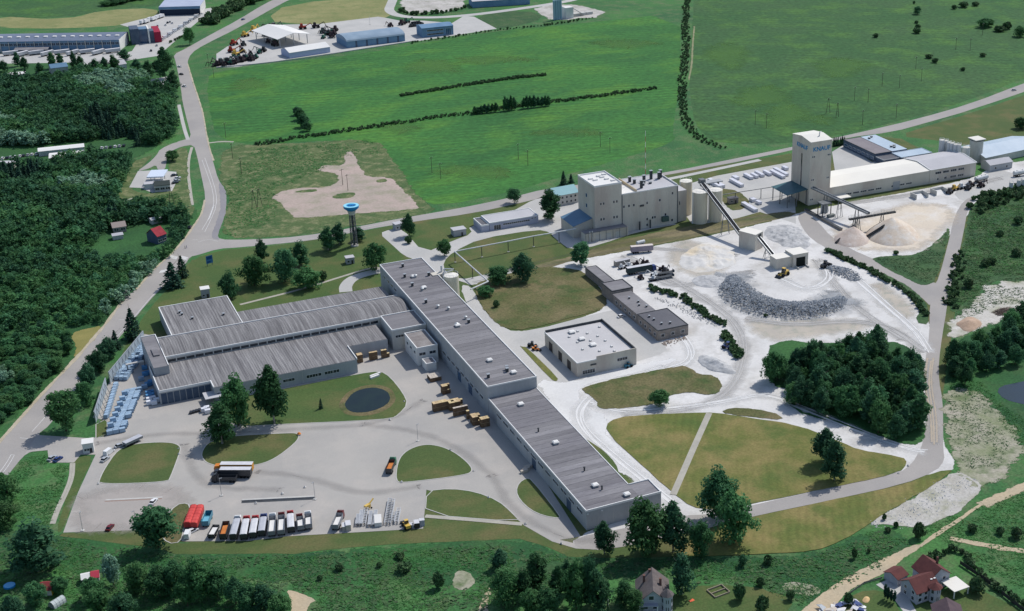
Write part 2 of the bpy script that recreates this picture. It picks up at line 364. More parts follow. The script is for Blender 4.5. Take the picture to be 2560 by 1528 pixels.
# gas station forecourt and its drives
patch('forecourt', [(323, 469), (345, 428), (390, 426), (441, 430), (440, 458), (430, 478), (380, 482), (350, 470)], g_conc, .07, 0)
patch('drive', [(340, 430), (372, 408), (392, 388), (400, 373), (440, 355), (480, 350), (485, 362), (455, 366), (428, 378), (418, 395), (412, 428), (395, 426), (390, 412), (372, 422)], g_road, .065, 1)
patch('meadow', [(318, 410), (392, 382), (345, 425), (322, 470), (355, 485), (440, 478), (445, 428), (420, 425), (425, 390), (452, 368), (470, 372), (468, 430), (476, 512), (490, 520), (470, 555), (430, 530), (380, 505), (330, 510), (290, 500)], g_weed, .05, 1, 0, 1.5)
ribbon('dirt_path', [(275, 535), (292, 515), (318, 500), (345, 493)], 2.0, g_walk, .06)
# far yards, top of the picture
patch('depot_yard', [(200, 160), (330, 128), (345, 105), (330, 70), (300, 62), (345, 50), (400, 38), (540, 18), (545, 24), (500, 50), (470, 75), (430, 110), (395, 140), (330, 150), (230, 165)], g_conc, .05, 0)
patch('depot_yard', [(-30, 135), (300, 128), (300, 155), (-30, 160)], g_conc, .048, 0)
patch('parking_lot', [(372, 200), (428, 190), (440, 210), (430, 225), (378, 215)], g_conc, .06, 0)
patch('dealer_yard', [(541, 135), (575, 112), (625, 75), (700, 62), (800, 60), (945, 42), (965, 45), (1000, 52), (1060, 52), (1130, 58), (1160, 40), (1185, 42), (1242, 72), (1130, 90), (1045, 103), (870, 128), (700, 152), (590, 168), (541, 170)], g_conc, .05, 0)
ribbon('service_road', [(990, -20), (978, 10), (970, 28), (1000, 42), (1080, 45), (1180, 38), (1300, 22), (1420, 4), (1460, -10)], 9, g_conc, .06, sm=2)
patch('gravel_yard', [(1004, -10), (1130, -20), (1165, -2), (1158, 18), (1120, 28), (1075, 30), (1030, 34), (1006, 22)], M('gravel_far', lin(190, 186, 180), lin(168, 164, 158), .06, lin(146, 146, 134), .1, fine=.15, fsc=.5, feather=True), .05, 0, 0, 4)
patch('gravel_yard', [(1335, 22), (1380, 12), (1430, 12), (1470, 18), (1512, 30), (1490, 44), (1440, 46), (1420, 50), (1370, 48)], MATS['gravel_far'], .05, 0, 0, 3)
patch('fallow', [(1180, 40), (1310, 24), (1370, 46), (1250, 74), (1230, 66)], g_veg, .04, 1, 0, 2)
# railway verge and works drives on the north side
patch('lawn', [(478, 648), (560, 624), (600, 622), (800, 603), (905, 579), (950, 588), (985, 612), (1016, 642), (1000, 690), (950, 740), (560, 860), (360, 900), (300, 900), (320, 850), (370, 775), (440, 700)], g_lawn2, .05, 1)
patch('lawn', [(1000, 572), (1060, 556), (1182, 535), (1200, 575), (1150, 596), (1055, 632), (1030, 606)], g_lawn2, .05, 1)
patch('lawn', [(1110, 650), (1140, 626), (1200, 602), (1300, 580), (1345, 575), (1378, 586), (1430, 628), (1300, 665), (1180, 700), (1130, 690)], g_lawn, .05, 1)
patch('lawn', [(1560, 470), (1664, 447), (1900, 403), (1985, 388), (1985, 400), (1860, 425), (1740, 448), (1700, 452), (1640, 470)], g_lawn, .05, 1)
patch('lawn', [(2100, 350), (2240, 340), (2300, 372), (2340, 395), (2250, 402), (2180, 400)], g_lawn, .045, 1)
patch('works_drive', [(948, 584), (975, 574), (1005, 570), (1060, 634), (1130, 603), (1182, 584), (1170, 566), (1240, 552), (1350, 490), (1420, 478), (1470, 500), (1470, 530), (1722, 556), (1600, 578), (1500, 612), (1430, 628), (1385, 595), (1376, 581), (1342, 574), (1200, 597), (1133, 630), (1108, 655), (1112, 680), (1150, 700), (1200, 690), (1280, 668), (1330, 666), (1260, 690), (1180, 716), (1160, 705), (1100, 690), (1040, 650), (1010, 640), (980, 612)], g_conc, .06, 1)
ribbon('cycle_path', [(1900, 400), (1740, 434), (1660, 450)], 4, g_conc, .058)
patch('storage_yard', [(1715, 462), (1790, 440), (1985, 404), (1985, 425), (1990, 560), (1900, 530), (1800, 558), (1730, 560), (1700, 520)], g_conc, .05, 0)
patch('storage_yard', [(2080, 380), (2110, 362), (2180, 405), (2330, 395), (2300, 430), (2090, 445)], g_conc, .055, 0)
patch('verge', [(1795, 470), (1850, 478), (1880, 510), (1840, 530), (1810, 515)], g_scrub, .065, 1, 0, .8)
patch('railway_verge', [(1180, 712), (1260, 690), (1330, 664), (1440, 640), (1500, 614), (1600, 590), (1720, 566), (1830, 548), (1960, 528), (2000, 536), (1900, 558), (1800, 582), (1700, 600), (1570, 626), (1430, 652), (1300, 690)], g_rail, .07, 1, 0, 1.2)
# gypsum yard
patch('gypsum_yard', [(1300, 672), (1435, 652), (1570, 628), (1700, 604), (1900, 562), (2000, 530), (2130, 505), (2270, 480), (2440, 445), (2480, 415), (2600, 395), (2600, 440), (2500, 470), (2440, 500), (2418, 540), (2385, 580), (2330, 625), (2250, 650), (2190, 660), (2310, 780), (2340, 860), (2335, 960), (2350, 1100), (2400, 1170), (2330, 1185), (2100, 1235), (1880, 1290), (1760, 1310), (1660, 1290), (1520, 1375), (1440, 1372), (1430, 1345), (1560, 1300), (1640, 1240), (1560, 1180), (1340, 945), (1230, 830), (1175, 770), (1150, 715), (1180, 715), (1205, 770), (1260, 826), (1320, 830), (1440, 800), (1520, 770), (1480, 700), (1440, 668), (1340, 680)], g_dust, .045, 1, 0, 1.2)
patch('hall_drive', [(1150, 712), (1178, 716), (1205, 772), (1262, 826), (1320, 830), (1500, 782), (1560, 770), (1600, 800), (1660, 860), (1670, 880), (1590, 905), (1450, 950), (1400, 985), (1420, 1050), (1460, 1090), (1545, 1190), (1530, 1200), (1450, 1130), (1340, 990), (1320, 930), (1220, 830), (1170, 770)], g_conc, .075, 1)
patch('dust_spread', [(1340, 950), (1420, 960), (1500, 930), (1660, 900), (1700, 895), (1640, 925), (1480, 955), (1440, 980), (1480, 1030), (1520, 1040), (1510, 1080), (1580, 1160), (1690, 1250), (1640, 1245), (1560, 1190), (1420, 1080), (1370, 1000)], g_dusth, .085, 1, 0, 2.0)
patch('works_track', [(1992, 538), (2015, 530), (2050, 560), (2075, 590), (2120, 620), (2200, 655), (2290, 712), (2350, 705), (2352, 735), (2330, 770), (2300, 740), (2240, 700), (2160, 660), (2080, 628), (2030, 600), (2005, 570)], g_road, .07, 1)
patch('works_road', [(2440, 490), (2419, 524), (2408, 586), (2384, 696), (2370, 735), (2367, 772), (2355, 842), (2347, 905), (2347, 950), (2357, 1004), (2358, 1070), (2358, 1125), (2362, 1150), (2341, 1178), (2256, 1212), (2058, 1255), (1894, 1289), (1800, 1312), (1740, 1330), (1650, 1345), (1520, 1376), (1440, 1372), (1432, 1345), (1560, 1322), (1700, 1290), (1790, 1285), (1891, 1261), (2100, 1215), (2248, 1183), (2280, 1160), (2296, 1133), (2307, 1108), (2314, 1070), (2316, 1004), (2306, 933), (2313, 905), (2324, 834), (2324, 763), (2335, 715), (2347, 696), (2370, 611), (2386, 540), (2410, 500)], g_road, .08, 1)
patch('factory_yard', [(2440, 450), (2465, 432), (2500, 425), (2560, 440), (2600, 450), (2560, 455), (2500, 475), (2440, 498), (2405, 505), (2380, 480)], g_conc, .07, 1)
# grass and scrub islands on the works side
patch('scrub', [(1182, 714), (1240, 690), (1300, 680), (1350, 668), (1440, 672), (1475, 692), (1512, 736), (1522, 768), (1440, 792), (1320, 824), (1262, 824), (1226, 796), (1196, 752)], g_scrub, .2, 1, 0, 1.2)
patch('scrub', [(1449, 975), (1472, 964), (1554, 944), (1700, 914), (1729, 922), (1746, 936), (1789, 941), (1807, 961), (1797, 984), (1775, 988), (1724, 981), (1676, 988), (1670, 1004), (1639, 1012), (1520, 1025), (1492, 1018), (1494, 1004)], g_scrub, .2, 1, 0, 1.0)
patch('dry_lawn', [(1513, 1065), (1540, 1045), (1620, 1037), (1730, 1033), (1790, 1032), (1880, 1046), (1990, 1062), (2109, 1108), (2143, 1125), (2256, 1143), (2270, 1159), (2248, 1183), (2100, 1216), (1894, 1257), (1840, 1271), (1780, 1274), (1729, 1269), (1681, 1232), (1568, 1131), (1525, 1090)], g_dry, .2, 1, .3)
patch('dry_lawn', [(1894, 1290), (2058, 1256), (2256, 1214), (2341, 1180), (2389, 1176), (2256, 1261), (2211, 1283), (2168, 1315), (2109, 1351), (2035, 1380), (1868, 1388), (1760, 1392), (1690, 1388), (1720, 1350), (1790, 1322)], g_dry, .2, 1, .5)
patch('lawn', [(1305, 868), (1316, 868), (1396, 946), (1392, 955), (1378, 950), (1298, 864)], g_dry, .2, 1)
patch('lawn', [(1480, 1108), (1510, 1128), (1540, 1160), (1548, 1185), (1535, 1190), (1450, 1090)], g_lawn, .2, 1)
ribbon('path', [(1773, 1034), (1730, 1130), (1683, 1238)], 2.6, g_walk, .22, sm=0)
patch('scrub', [(1790, 1032), (1850, 1018), (1930, 1030), (1965, 1052), (1880, 1044)], g_scrub, .19, 1, 0, .8)
patch('scrub', [(2178, 643), (2242, 640), (2296, 636), (2341, 606), (2378, 560), (2366, 620), (2338, 704), (2308, 716), (2279, 703), (2236, 682), (2197, 660)], g_veg, .1, 1, 0, 1.2)
patch('scrub', [(2060, 616), (2110, 640), (2200, 680), (2280, 720), (2322, 765), (2322, 812), (2290, 806), (2300, 760), (2240, 712), (2160, 672), (2090, 646)], g_veg, .1, 1, 0, 1.0)
patch('scrub', [(2440, 505), (2480, 486), (2570, 452), (2700, 440), (2700, 720), (2560, 705), (2470, 700), (2440, 760), (2372, 790), (2372, 735), (2388, 696), (2412, 586), (2424, 524)], g_veg, .06, 1, 0, 1.5)
patch('scrub', [(1915, 870), (1960, 850), (2040, 860), (2230, 850), (2290, 880), (2300, 940), (2312, 1010), (2312, 1100), (2280, 1118), (2140, 1072), (1960, 1022), (2000, 985), (1915, 960)], g_wood, .1, 1, 0, 1.5)
patch('scrub', [(2360, 880), (2420, 840), (2560, 760), (2700, 740), (2700, 1200), (2560, 1130), (2450, 1010), (2370, 970)], g_bank, .07, 1, 0, 2)
patch('sand_flat', [(2375, 790), (2440, 760), (2480, 705), (2600, 700), (2600, 770), (2500, 800), (2420, 830), (2372, 850)], M('flat_chalk', lin(196, 192, 186), lin(180, 176, 166), .06, lin(142, 144, 118), .09, fine=.16, fsc=.8, feather=(.12,)), .11, 1, 0, 6)
patch('chalk_slope', [(2362, 975), (2420, 970), (2480, 1010), (2540, 1080), (2560, 1140), (2500, 1200), (2440, 1230), (2400, 1180), (2372, 1120)], g_chalk, .09, 1, 0, 5)
patch('rubble_slope', [(2168, 1314), (2211, 1284), (2256, 1262), (2330, 1215), (2390, 1178), (2440, 1200), (2460, 1220), (2400, 1280), (2330, 1310), (2290, 1322), (2240, 1312)], M('rubble_chalk', lin(184, 181, 176), lin(168, 164, 154), .08, lin(146, 146, 124), .12, fine=.18, fsc=.9, feather=True), .095, 1, 0, 1.2)
patch('lake', [(2490, 975), (2520, 960), (2700, 930), (2700, 1040), (2560, 1012), (2510, 1000)], g_lake, .12, 1, .3)
patch('sand_track', [(1980, 1545), (2060, 1545), (2123, 1473), (2205, 1439), (2270, 1390), (2310, 1362), (2280, 1362), (2220, 1392), (2140, 1430), (2060, 1480), (2004, 1528)], g_track, .07, 1, 0, .9)
patch('dirt_patch', [(715, 1475), (740, 1480), (795, 1500), (770, 1512), (765, 1545), (728, 1545), (728, 1500)], g_track, .06, 1, 0, .8)
patch('dirt_patch', [(1128, 1460), (1140, 1425), (1170, 1428), (1196, 1455), (1170, 1475), (1140, 1475)], g_chalk, .06, 1, 0, 1)
patch('dirt_patch', [(1195, 1528), (1205, 1495), (1225, 1465), (1235, 1470), (1220, 1500), (1222, 1545), (1190, 1545)], g_track, .06, 1, 0, .8)
patch('dirt_patch', [(1955, 1460), (1990, 1455), (2040, 1465), (2055, 1480), (2030, 1490), (2000, 1488), (1960, 1478)], g_chalk, .06, 1, 0, .8)
# yard of the finishing works with its grass islands
patch('yard', [(60, 1140), (92, 1088), (221, 1096), (262, 1092), (300, 1085), (310, 1140), (239, 1137), (202, 1137), (185, 1157), (122, 1157), (119, 1126), (76, 1130)], g_pave, .075, 0)
patch('yard', [(239, 1137), (262, 1092), (272, 1085), (268, 1052), (232, 1045), (258, 985), (290, 925), (360, 835), (430, 850), (540, 960), (900, 830), (1100, 830), (1240, 1010), (1452, 1342), (1400, 1350), (1500, 1374), (1440, 1372), (1380, 1354), (1310, 1314), (1262, 1270), (1066, 1225), (1058, 1322), (720, 1341), (620, 1353), (455, 1354), (440, 1322), (158, 1332), (195, 1232)], g_pave, .07, 0)
islands = [
 ([(246, 1212), (419, 1206), (427, 1193), (450, 1131), (452, 1118), (436, 1108), (400, 1106), (360, 1108), (328, 1113), (294, 1125), (263, 1170), (250, 1196)], g_lawn, 2),
 ([(507, 1125), (503, 1142), (518, 1160), (560, 1168), (634, 1166), (685, 1150), (739, 1108), (749, 1091), (742, 1084), (724, 1083), (600, 1089), (550, 1096), (520, 1108)], g_lawn, 2),
 ([(600, 1068), (710, 1061), (900, 1053), (979, 1047), (996, 1038), (1020, 1011), (1008, 983), (976, 943), (951, 928), (897, 935), (727, 969), (620, 990), (540, 1000), (540, 1040)], g_lawn2, 1),
 ([(993, 1159), (989, 1204), (1008, 1208), (1163, 1189), (1184, 1177), (1166, 1153), (1127, 1125), (1081, 1111), (1042, 1115), (1008, 1133)], g_lawn, 2),
 ([(1067, 1228), (1127, 1222), (1189, 1230), (1245, 1252), (1279, 1281), (1300, 1306), (1063, 1287)], g_lawn, 1),
 ([(1316, 1196), (1297, 1208), (1290, 1229), (1299, 1250), (1325, 1275), (1358, 1290), (1398, 1297), (1400, 1290), (1330, 1200)], g_lawn, 1),
 ([(396, 1330), (410, 1300), (440, 1262), (470, 1258), (476, 1275), (460, 1320), (452, 1356), (420, 1360)], g_scrubh, 1),
 ([(240, 1062), (262, 1050), (268, 1055), (268, 1086), (240, 1096)], g_lawn2, 0)]
for px, mt, sm in islands:
    patch('lawn', px, mt, .12, sm)
    pts = outline(px, sm)
    ribbon('kerb', pts, .35, g_kerb, .07, world=True, closed=True, sm=0, h=.1)
patch('lawn', [(720, 1345), (1058, 1325), (1063, 1297), (1300, 1314), (1330, 1338), (1390, 1364), (1440, 1376), (1700, 1376), (1715, 1392), (1500, 1396), (1420, 1392), (1370, 1368), (1300, 1347), (1000, 1360), (870, 1370), (740, 1384), (440, 1386), (400, 1372), (150, 1340), (156, 1334), (380, 1326), (452, 1358), (620, 1356)], g_lawn, .055, 0, .4)
ribbon('path', [(1063, 1291), (1180, 1300), (1306, 1311)], 2.2, g_walk, .13, sm=0)
patch('verge', [(170, 1160), (202, 1140), (236, 1140), (192, 1232), (157, 1330), (140, 1330), (160, 1260), (182, 1200)], g_lawn2, .06, 1, .3)
for dx in (0, 7): ribbon('wheel_track', [(178 + dx, 1158), (176 + dx, 1195), (160 + dx, 1235), (140 + dx, 1275), (128 + dx, 1310)], 1.0, g_walk, .075, sm=2)
ribbon('path', [(600, 762), (760, 722), (860, 690), (935, 668), (955, 672)], 1.8, g_walk, .07, sm=1)
ribbon('works_drive', [(865, 730), (863, 715), (880, 696), (920, 683), (960, 676)], 6.5, g_conc, .068, sm=2)
# pond
pond_px = [(861, 1008), (880, 984), (911, 971), (945, 970), (968, 980), (978, 997), (965, 1015), (926, 1031), (885, 1033), (866, 1024)]
patch('pond_margin', [(846, 1010), (868, 980), (908, 964), (950, 962), (980, 974), (992, 998), (975, 1022), (930, 1040), (878, 1042), (852, 1030)], g_scrubh, .14, 2, .5)
patch('pond', pond_px, g_water, .16, 2, .3)

# worn areas, tyre marks and wheel tracks
g_bay = M('paving_pale', lin(178, 170, 164), lin(170, 164, 158), .08, fine=.06, feather=True, soft=.8)
patch('pale_bay', [(215, 1222), (420, 1212), (470, 1240), (430, 1300), (380, 1318), (170, 1325)], g_bay, .085, 1, 0, 5)
g_mark = M('tyre_stain', lin(138, 135, 132), lin(150, 147, 144), .1, feather=True, soft=.22)
def trail(name, px, w, mat, z):
    p = chaikin([P2(q) for q in px], 3, False); ns = normals2(p, False)
    patch(name, [(x + n[0] * w, y + n[1] * w) for (x, y), n in zip(p, ns)] + [(x - n[0] * w, y - n[1] * w) for (x, y), n in list(zip(p, ns))[::-1]], mat, z, 0, 0, w * .8, world=True)
for k, px in enumerate(([(905, 1062), (1000, 1072), (1080, 1090), (1160, 1130), (1230, 1190)], [(640, 1180), (760, 1190), (900, 1240), (1050, 1216)], [(460, 1110), (480, 1180), (520, 1220), (700, 1225)], [(240, 1110), (380, 1085), (560, 1085), (760, 1072), (960, 1060), (1060, 1000)], [(1230, 1190), (1270, 1260), (1330, 1310), (1420, 1350), (1520, 1356)])):
    trail('tyre_trail', px, 1.6, g_mark, .088 + .002 * k)
g_tr1 = M('dust_track_light', lin(218, 217, 215), lin(206, 205, 203), .1, feather=True); g_tr2 = M('dust_track_grey', lin(182, 180, 177), lin(170, 168, 165), .1, feather=True)
TR = [([(1440, 660), (1530, 700), (1600, 760), (1700, 830), (1740, 900), (1660, 930)], 2.0, 0), ([(1560, 640), (1680, 700), (1780, 760), (1850, 820), (1860, 900), (1820, 990), (1700, 1030), (1560, 1035)], 2.4, 1), ([(1660, 920), (1560, 950), (1460, 1000), (1440, 1060), (1540, 1150), (1680, 1260)], 2.6, 0), ([(1480, 1010), (1560, 1034), (1700, 1022), (1820, 1004), (1900, 985), (1960, 1000)], 2.2, 0), ([(1960, 1005), (2060, 1045), (2160, 1085), (2270, 1125), (2310, 1130)], 2.0, 0), ([(1870, 800), (1990, 815), (2120, 800), (2230, 820), (2310, 880)], 2.2, 1),
      ([(2140, 700), (2220, 770), (2290, 830), (2320, 880)], 2.6, 0), ([(2040, 650), (2090, 720), (2160, 790), (2260, 850)], 2.4, 1), ([(1600, 620), (1760, 630), (1840, 640)], 1.8, 1), ([(1880, 680), (1800, 690), (1700, 720), (1640, 700)], 2.2, 1), ([(1960, 700), (2020, 730), (2080, 700), (2060, 660)], 3.0, 0), ([(2120, 510), (2260, 490), (2400, 470), (2500, 445)], 2.2, 1), ([(2325, 900), (2318, 960), (2332, 1040), (2334, 1110)], 1.2, 2)]
g_ts1 = M('dust_wide_light', lin(216, 215, 213), lin(206, 205, 203), .1, feather=True, soft=.6); g_ts2 = M('dust_wide_grey', lin(180, 178, 175), lin(170, 168, 165), .1, feather=True, soft=.55)
g_tr3 = M('dust_track_brown', lin(176, 164, 148), lin(166, 156, 142), .1, feather=True)
for k, (px, w, kd) in enumerate(TR):
    for j, (dx, dy, ww) in enumerate(((0, 0, w * 1.1), (3, 2, .35), (-6, -3, .35), (9, -4, .3))): trail('wheel_track', [(x + dx + rnd.uniform(-2, 2), y + dy + rnd.uniform(-1, 1)) for x, y in px], ww, ((g_tr1, g_tr2, g_tr3) if j else (g_ts1, g_ts2, g_ts2))[kd], .088 + .0015 * k + .03 * (j > 0) + .004 * j)
for k, px in enumerate(([(1700, 600), (1760, 610), (1830, 640), (1800, 690), (1720, 690), (1670, 650)], [(1860, 800), (1960, 800), (2100, 790), (2180, 820), (2060, 840), (1900, 850)], [(2180, 700), (2250, 740), (2290, 780), (2260, 800), (2200, 760)])): patch('beige_spread', px, M('dust_beige', lin(200, 190, 174), lin(188, 180, 168), .06, lin(160, 162, 148), .2, fine=.12, feather=True, soft=.7), .081 + .001 * k, 1, 0, 4)
for k, (x, y, w, h) in enumerate(((1080, 165, 60, 22), (620, 210, 40, 16), (1220, 150, 90, 8), (1560, 110, 80, 8), (1000, 320, 40, 10), (1200, 430, 90, 14), (1420, 330, 80, 9), (1900, 240, 60, 30), (1960, 290, 50, 26), (2100, 170, 60, 20), (1820, 140, 50, 26), (2050, 300, 30, 10))):
    patch('yellowed_grass', [(x + w * math.cos(a) * (1 + .3 * math.sin(3 * a + k)), y + h * math.sin(a) * (1 + .3 * math.cos(2 * a + k))) for a in [i * .449 for i in range(14)]], M('grass_yellowed', lin(86, 126, 62), lin(76, 116, 62), .05, fine=.25, fsc=.5, feather=True, soft=.55), .03 + .001 * k, 1, 0, 7)

trail('dirt_path', [(2300, 1366), (2350, 1330), (2400, 1300), (2440, 1268), (2480, 1250)], .8, g_track, .1)
trail('dirt_path', [(2460, 1262), (2510, 1236), (2560, 1218), (2620, 1200)], 2.4, g_track, .102)
trail('dirt_path', [(2376, 1346), (2430, 1358), (2500, 1370), (2600, 1385)], 1.2, g_track, .104)
trail('gravel_apron', [(1828, 690), (1835, 730), (1880, 770), (1960, 785), (2050, 775), (2110, 745)], 8, M('gravel_grey', lin(176, 178, 180), lin(160, 163, 166), .1, fine=.12, fsc=1.2, feather=True, soft=.8), .2)
g_edge = M('road_edge_gravel', lin(182, 172, 152), lin(168, 158, 138), .2, fine=.12, feather=True)
trail('road_edge', [(512, 500), (506, 532), (490, 558), (456, 606), (422, 642), (388, 670), (338, 727)], .6, g_edge, .11)
trail('road_edge', [(312, 745), (260, 817), (178, 910), (110, 980), (54, 1043), (-10, 1115)], .8, g_edge, .11)
trail('road_edge', [(534, 402), (520, 360), (508, 284), (494, 240), (480, 198), (469, 160)], .5, g_edge, .11)
patch('verge_clearing', [(172, 836), (215, 822), (262, 812), (240, 842), (205, 880), (184, 900), (190, 862)], M('hay_verge', lin(140, 132, 80), lin(122, 120, 70), .08, fine=.15, feather=True), .06, 1, 0, 1.5)
trail('verge_track', [(1736, 66), (1731, 120), (1730, 160), (1722, 200)], .7, M('track_pale', lin(140, 138, 108), lin(120, 126, 92), .1, feather=True), .06)
# ------------------------------------------------------------------ building materials
w_conc = M('wall_concrete', lin(196, 194, 188), lin(178, 177, 173), .15, fine=.06, stretch=(1, 1, .25))
w_grey = M('wall_panel_grey', lin(172, 174, 176), lin(158, 160, 162), .1, fine=.06, stretch=(1, 1, .3))
w_beige = M('wall_beige', lin(206, 200, 188), lin(190, 184, 172), .08, fine=.06, c3=lin(182, 170, 160), sc3=.1, stretch=(1, 1, .3))
w_brick = M('wall_old_brick', lin(150, 140, 132), lin(126, 120, 116), .4, fine=.15)
w_white = M('wall_white', lin(222, 220, 216), lin(206, 205, 202), .15, fine=.05)
w_blue = M('wall_blue_steel', lin(112, 142, 168), lin(96, 128, 158), .15, fine=.06)
w_dkbl = M('wall_dark_blue', lin(70, 84, 104), lin(88, 100, 116), .3, fine=.1)
r_grey = M('roof_felt', lin(124, 122, 124), lin(112, 110, 114), .05, lin(138, 136, 138), .04, fine=.16, fsc=1.2, rnd_amt=.17, stretch=(.3, 1.8, 1), rough=.85)
r_strip = M('roof_sheet', lin(134, 132, 132), lin(106, 104, 105), .12, lin(150, 148, 147), .2, fine=.16, fsc=1.0, rnd_amt=.1, stretch=(5, .2, 1), rough=.8)
r_dark = M('roof_dark_felt', lin(92, 92, 98), lin(104, 104, 108), .05, fine=.1, rough=.85)
r_white = M('roof_white', lin(222, 220, 216), lin(212, 211, 208), .05, fine=.04)
r_pale = M('roof_pale_membrane', lin(186, 185, 188), lin(176, 175, 178), .05, fine=.06)
r_cream = M('roof_cream_metal', lin(226, 222, 212), lin(216, 212, 204), .04, fine=.03)
r_teal = M('roof_teal_metal', lin(126, 170, 176), lin(116, 160, 168), .1, fine=.05, rough=.5)
r_blue = M('roof_blue_metal', lin(96, 128, 152), lin(84, 116, 142), .1, fine=.05, rough=.5)
r_bluep = M('roof_pale_blue_metal', lin(176, 190, 202), lin(164, 180, 194), .1, fine=.05, rough=.5)
r_red = M('roof_red_tile', lin(104, 64, 61), lin(90, 56, 55), .5, fine=.15, fsc=2)
r_brown = M('roof_grey_tile', lin(112, 104, 102), lin(96, 90, 90), .4, fine=.15, fsc=2)
trim = M('white_trim', lin(222, 222, 220), fine=.04)
trim_d = M('dark_trim', lin(64, 64, 68), fine=.05)
glass = M('window_glass', lin(44, 52, 60), rough=.12, spec=.6)
glassb = M('blue_glass', lin(58, 92, 124), lin(44, 74, 106), .2, rough=.12, spec=.6)
steel = M('steel_grey', lin(120, 124, 126), lin(100, 104, 108), .4, fine=.1, rough=.55, metal=.3)
steel_d = M('steel_dark', lin(70, 74, 78), lin(56, 60, 64), .4, fine=.1, rough=.6)
galv = M('galvanised', lin(176, 180, 182), lin(156, 160, 164), .4, fine=.1, rough=.45, metal=.4)
silo_m = M('silo_cream', lin(214, 208, 188), lin(200, 194, 174), .15, c3=lin(190, 178, 164), sc3=.12, fine=.05, stretch=(1, 1, .15), rough=.6)
silo_w = M('silo_white', lin(206, 208, 208), lin(188, 190, 192), .2, fine=.06, stretch=(1, 1, .2), rough=.5)
brand = M('sign_blue', lin(34, 128, 178), rough=.5)
wt_blue = M('tower_blue', lin(40, 136, 196), lin(34, 124, 186), .3, rough=.5)
wt_ring = M('tower_ring', lin(140, 206, 226), rough=.5)
door_m = M('door_dark', lin(60, 58, 58), lin(74, 70, 68), .3, rough=.6)
# ------------------------------------------------------------------ building kit (local axes: x along the front, y to the back)
def win(parent, face, a, z0, w, h, pos, mat=None, frame=True, name='window'):
    """one window on a wall: face S/W/E/N, a = centre along the wall, pos = wall plane"""
    mb, fr = MB(), MB()
    o = .03
    s = {'S': -1, 'W': -1, 'N': 1, 'E': 1}[face]
    def slab(m, a0, a1, b0, b1, d0, d1):
        p, q = sorted((pos + s * d0, pos + s * d1))
        if face in 'SN': m.box(a0, a1, p, q, b0, b1)
        else: m.box(p, q, a0, a1, b0, b1)
    slab(mb, a - w / 2, a + w / 2, z0, z0 + h, -.02, o)
    ob = mb.build(name, mat or glass, parent)
    if frame:
        t = .09
        slab(fr, a - w / 2 - t, a + w / 2 + t, z0 - t, z0, -.02, .1); slab(fr, a - w / 2 - t, a + w / 2 + t, z0 + h, z0 + h + t, -.02, .1)
        slab(fr, a - w / 2 - t, a - w / 2, z0 + .002, z0 + h - .002, -.02, .09); slab(fr, a + w / 2, a + w / 2 + t, z0 + .002, z0 + h - .002, -.02, .09)
        if w > 1.6:
            for k in range(1, int(w / 1.2)): slab(fr, a - w / 2 + w * k / int(w / 1.2) - .04, a - w / 2 + w * k / int(w / 1.2) + .04, z0 + .003, z0 + h - .003, -.02, .07)
        fr.build('frame', trim, ob)
    return ob
def strips(parent, mat, axis, a0, a1, b0, b1, z, n, prof=None, name='roof_sheet'):
    """roof laid in n sheets side by side, each its own piece; prof = [(t,z)] cross profile along the sheet"""
    w = (a1 - a0) / n
    prof = prof or [(0, 0), (1, 0)]
    vs, fs = [], []
    for t, dz in prof:
        b = b0 + (b1 - b0) * t
        for aa, up in ((.05, 0), (.05, .12), (w - .05, .12), (w - .05, 0)):
            vs.append((aa, b, dz + up) if axis == 'x' else (b, aa, dz + up))
    k = len(prof)
    for i in range(k - 1):
        for j in range(4):
            fs.append((i * 4 + j, i * 4 + (j + 1) % 4, (i + 1) * 4 + (j + 1) % 4, (i + 1) * 4 + j))
    fs += [(0, 1, 2, 3), tuple(4 * (k - 1) + j for j in (3, 2, 1, 0))]
    m = MB().add(vs, fs).mesh(mat, name)
    for i in range(n):
        put(name, m, parent, (a0 + i * w, 0, z + rnd.uniform(0, .03)) if axis == 'x' else (0, a0 + i * w, z + rnd.uniform(0, .03)))
def parapet(parent, x0, x1, y0, y1, z, h=.5, t=.35, mat=None, sides='SNWE'):
    m = MB(); e = .04
    if 'S' in sides: m.box(x0 - e, x1 + e, y0 - e, y0 + t, z - .15, z + h)
    if 'N' in sides: m.box(x0 - e, x1 + e, y1 - t, y1 + e, z - .15, z + h)
    if 'W' in sides: m.box(x0 - e, x0 + t, y0 + t + .002, y1 - t - .002, z - .15, z + h - .003)
    if 'E' in sides: m.box(x1 - t, x1 + e, y0 + t + .002, y1 - t - .002, z - .15, z + h - .003)
    return m.build('parapet', mat or trim, parent)
def block(name, label, cat, x0, x1, y0, y1, h, wall, roof, rim=.45, rimmat=None, group=None, flat=True, rz=0.0, z0=0):
    e = thing(name, label, cat, (x0, y0, z0), rz, group)
    w, d = x1 - x0, y1 - y0
    MB().box(0, w, 0, d, -.3, h).build('wall', wall, e)
    if flat: MB().box(.02, w - .02, .02, d - .02, h + .004, h + .1).build('roof', roof, e)
    if rim: parapet(e, 0, w, 0, d, h, rim, mat=rimmat)
    return e, w, d
def roof_hatch(parent, x, y, z, s=1.6, h=.7):
    a = MB().box(x - s / 2, x + s / 2, y - s / 2, y + s / 2, z - .1, z + h).build('skylight', trim_d if s < 1 else w_grey, parent)
    MB().hexa([(x - s * .62, y - s * .62, z + h), (x + s * .62, y - s * .62, z + h), (x + s * .62, y + s * .62, z + h), (x - s * .62, y + s * .62, z + h)],
              [(x - s * .4, y - s * .4, z + h + .35), (x + s * .4, y - s * .4, z + h + .35), (x + s * .4, y + s * .4, z + h + .35), (x - s * .4, y + s * .4, z + h + .35)]).build('dome', r_white, a)
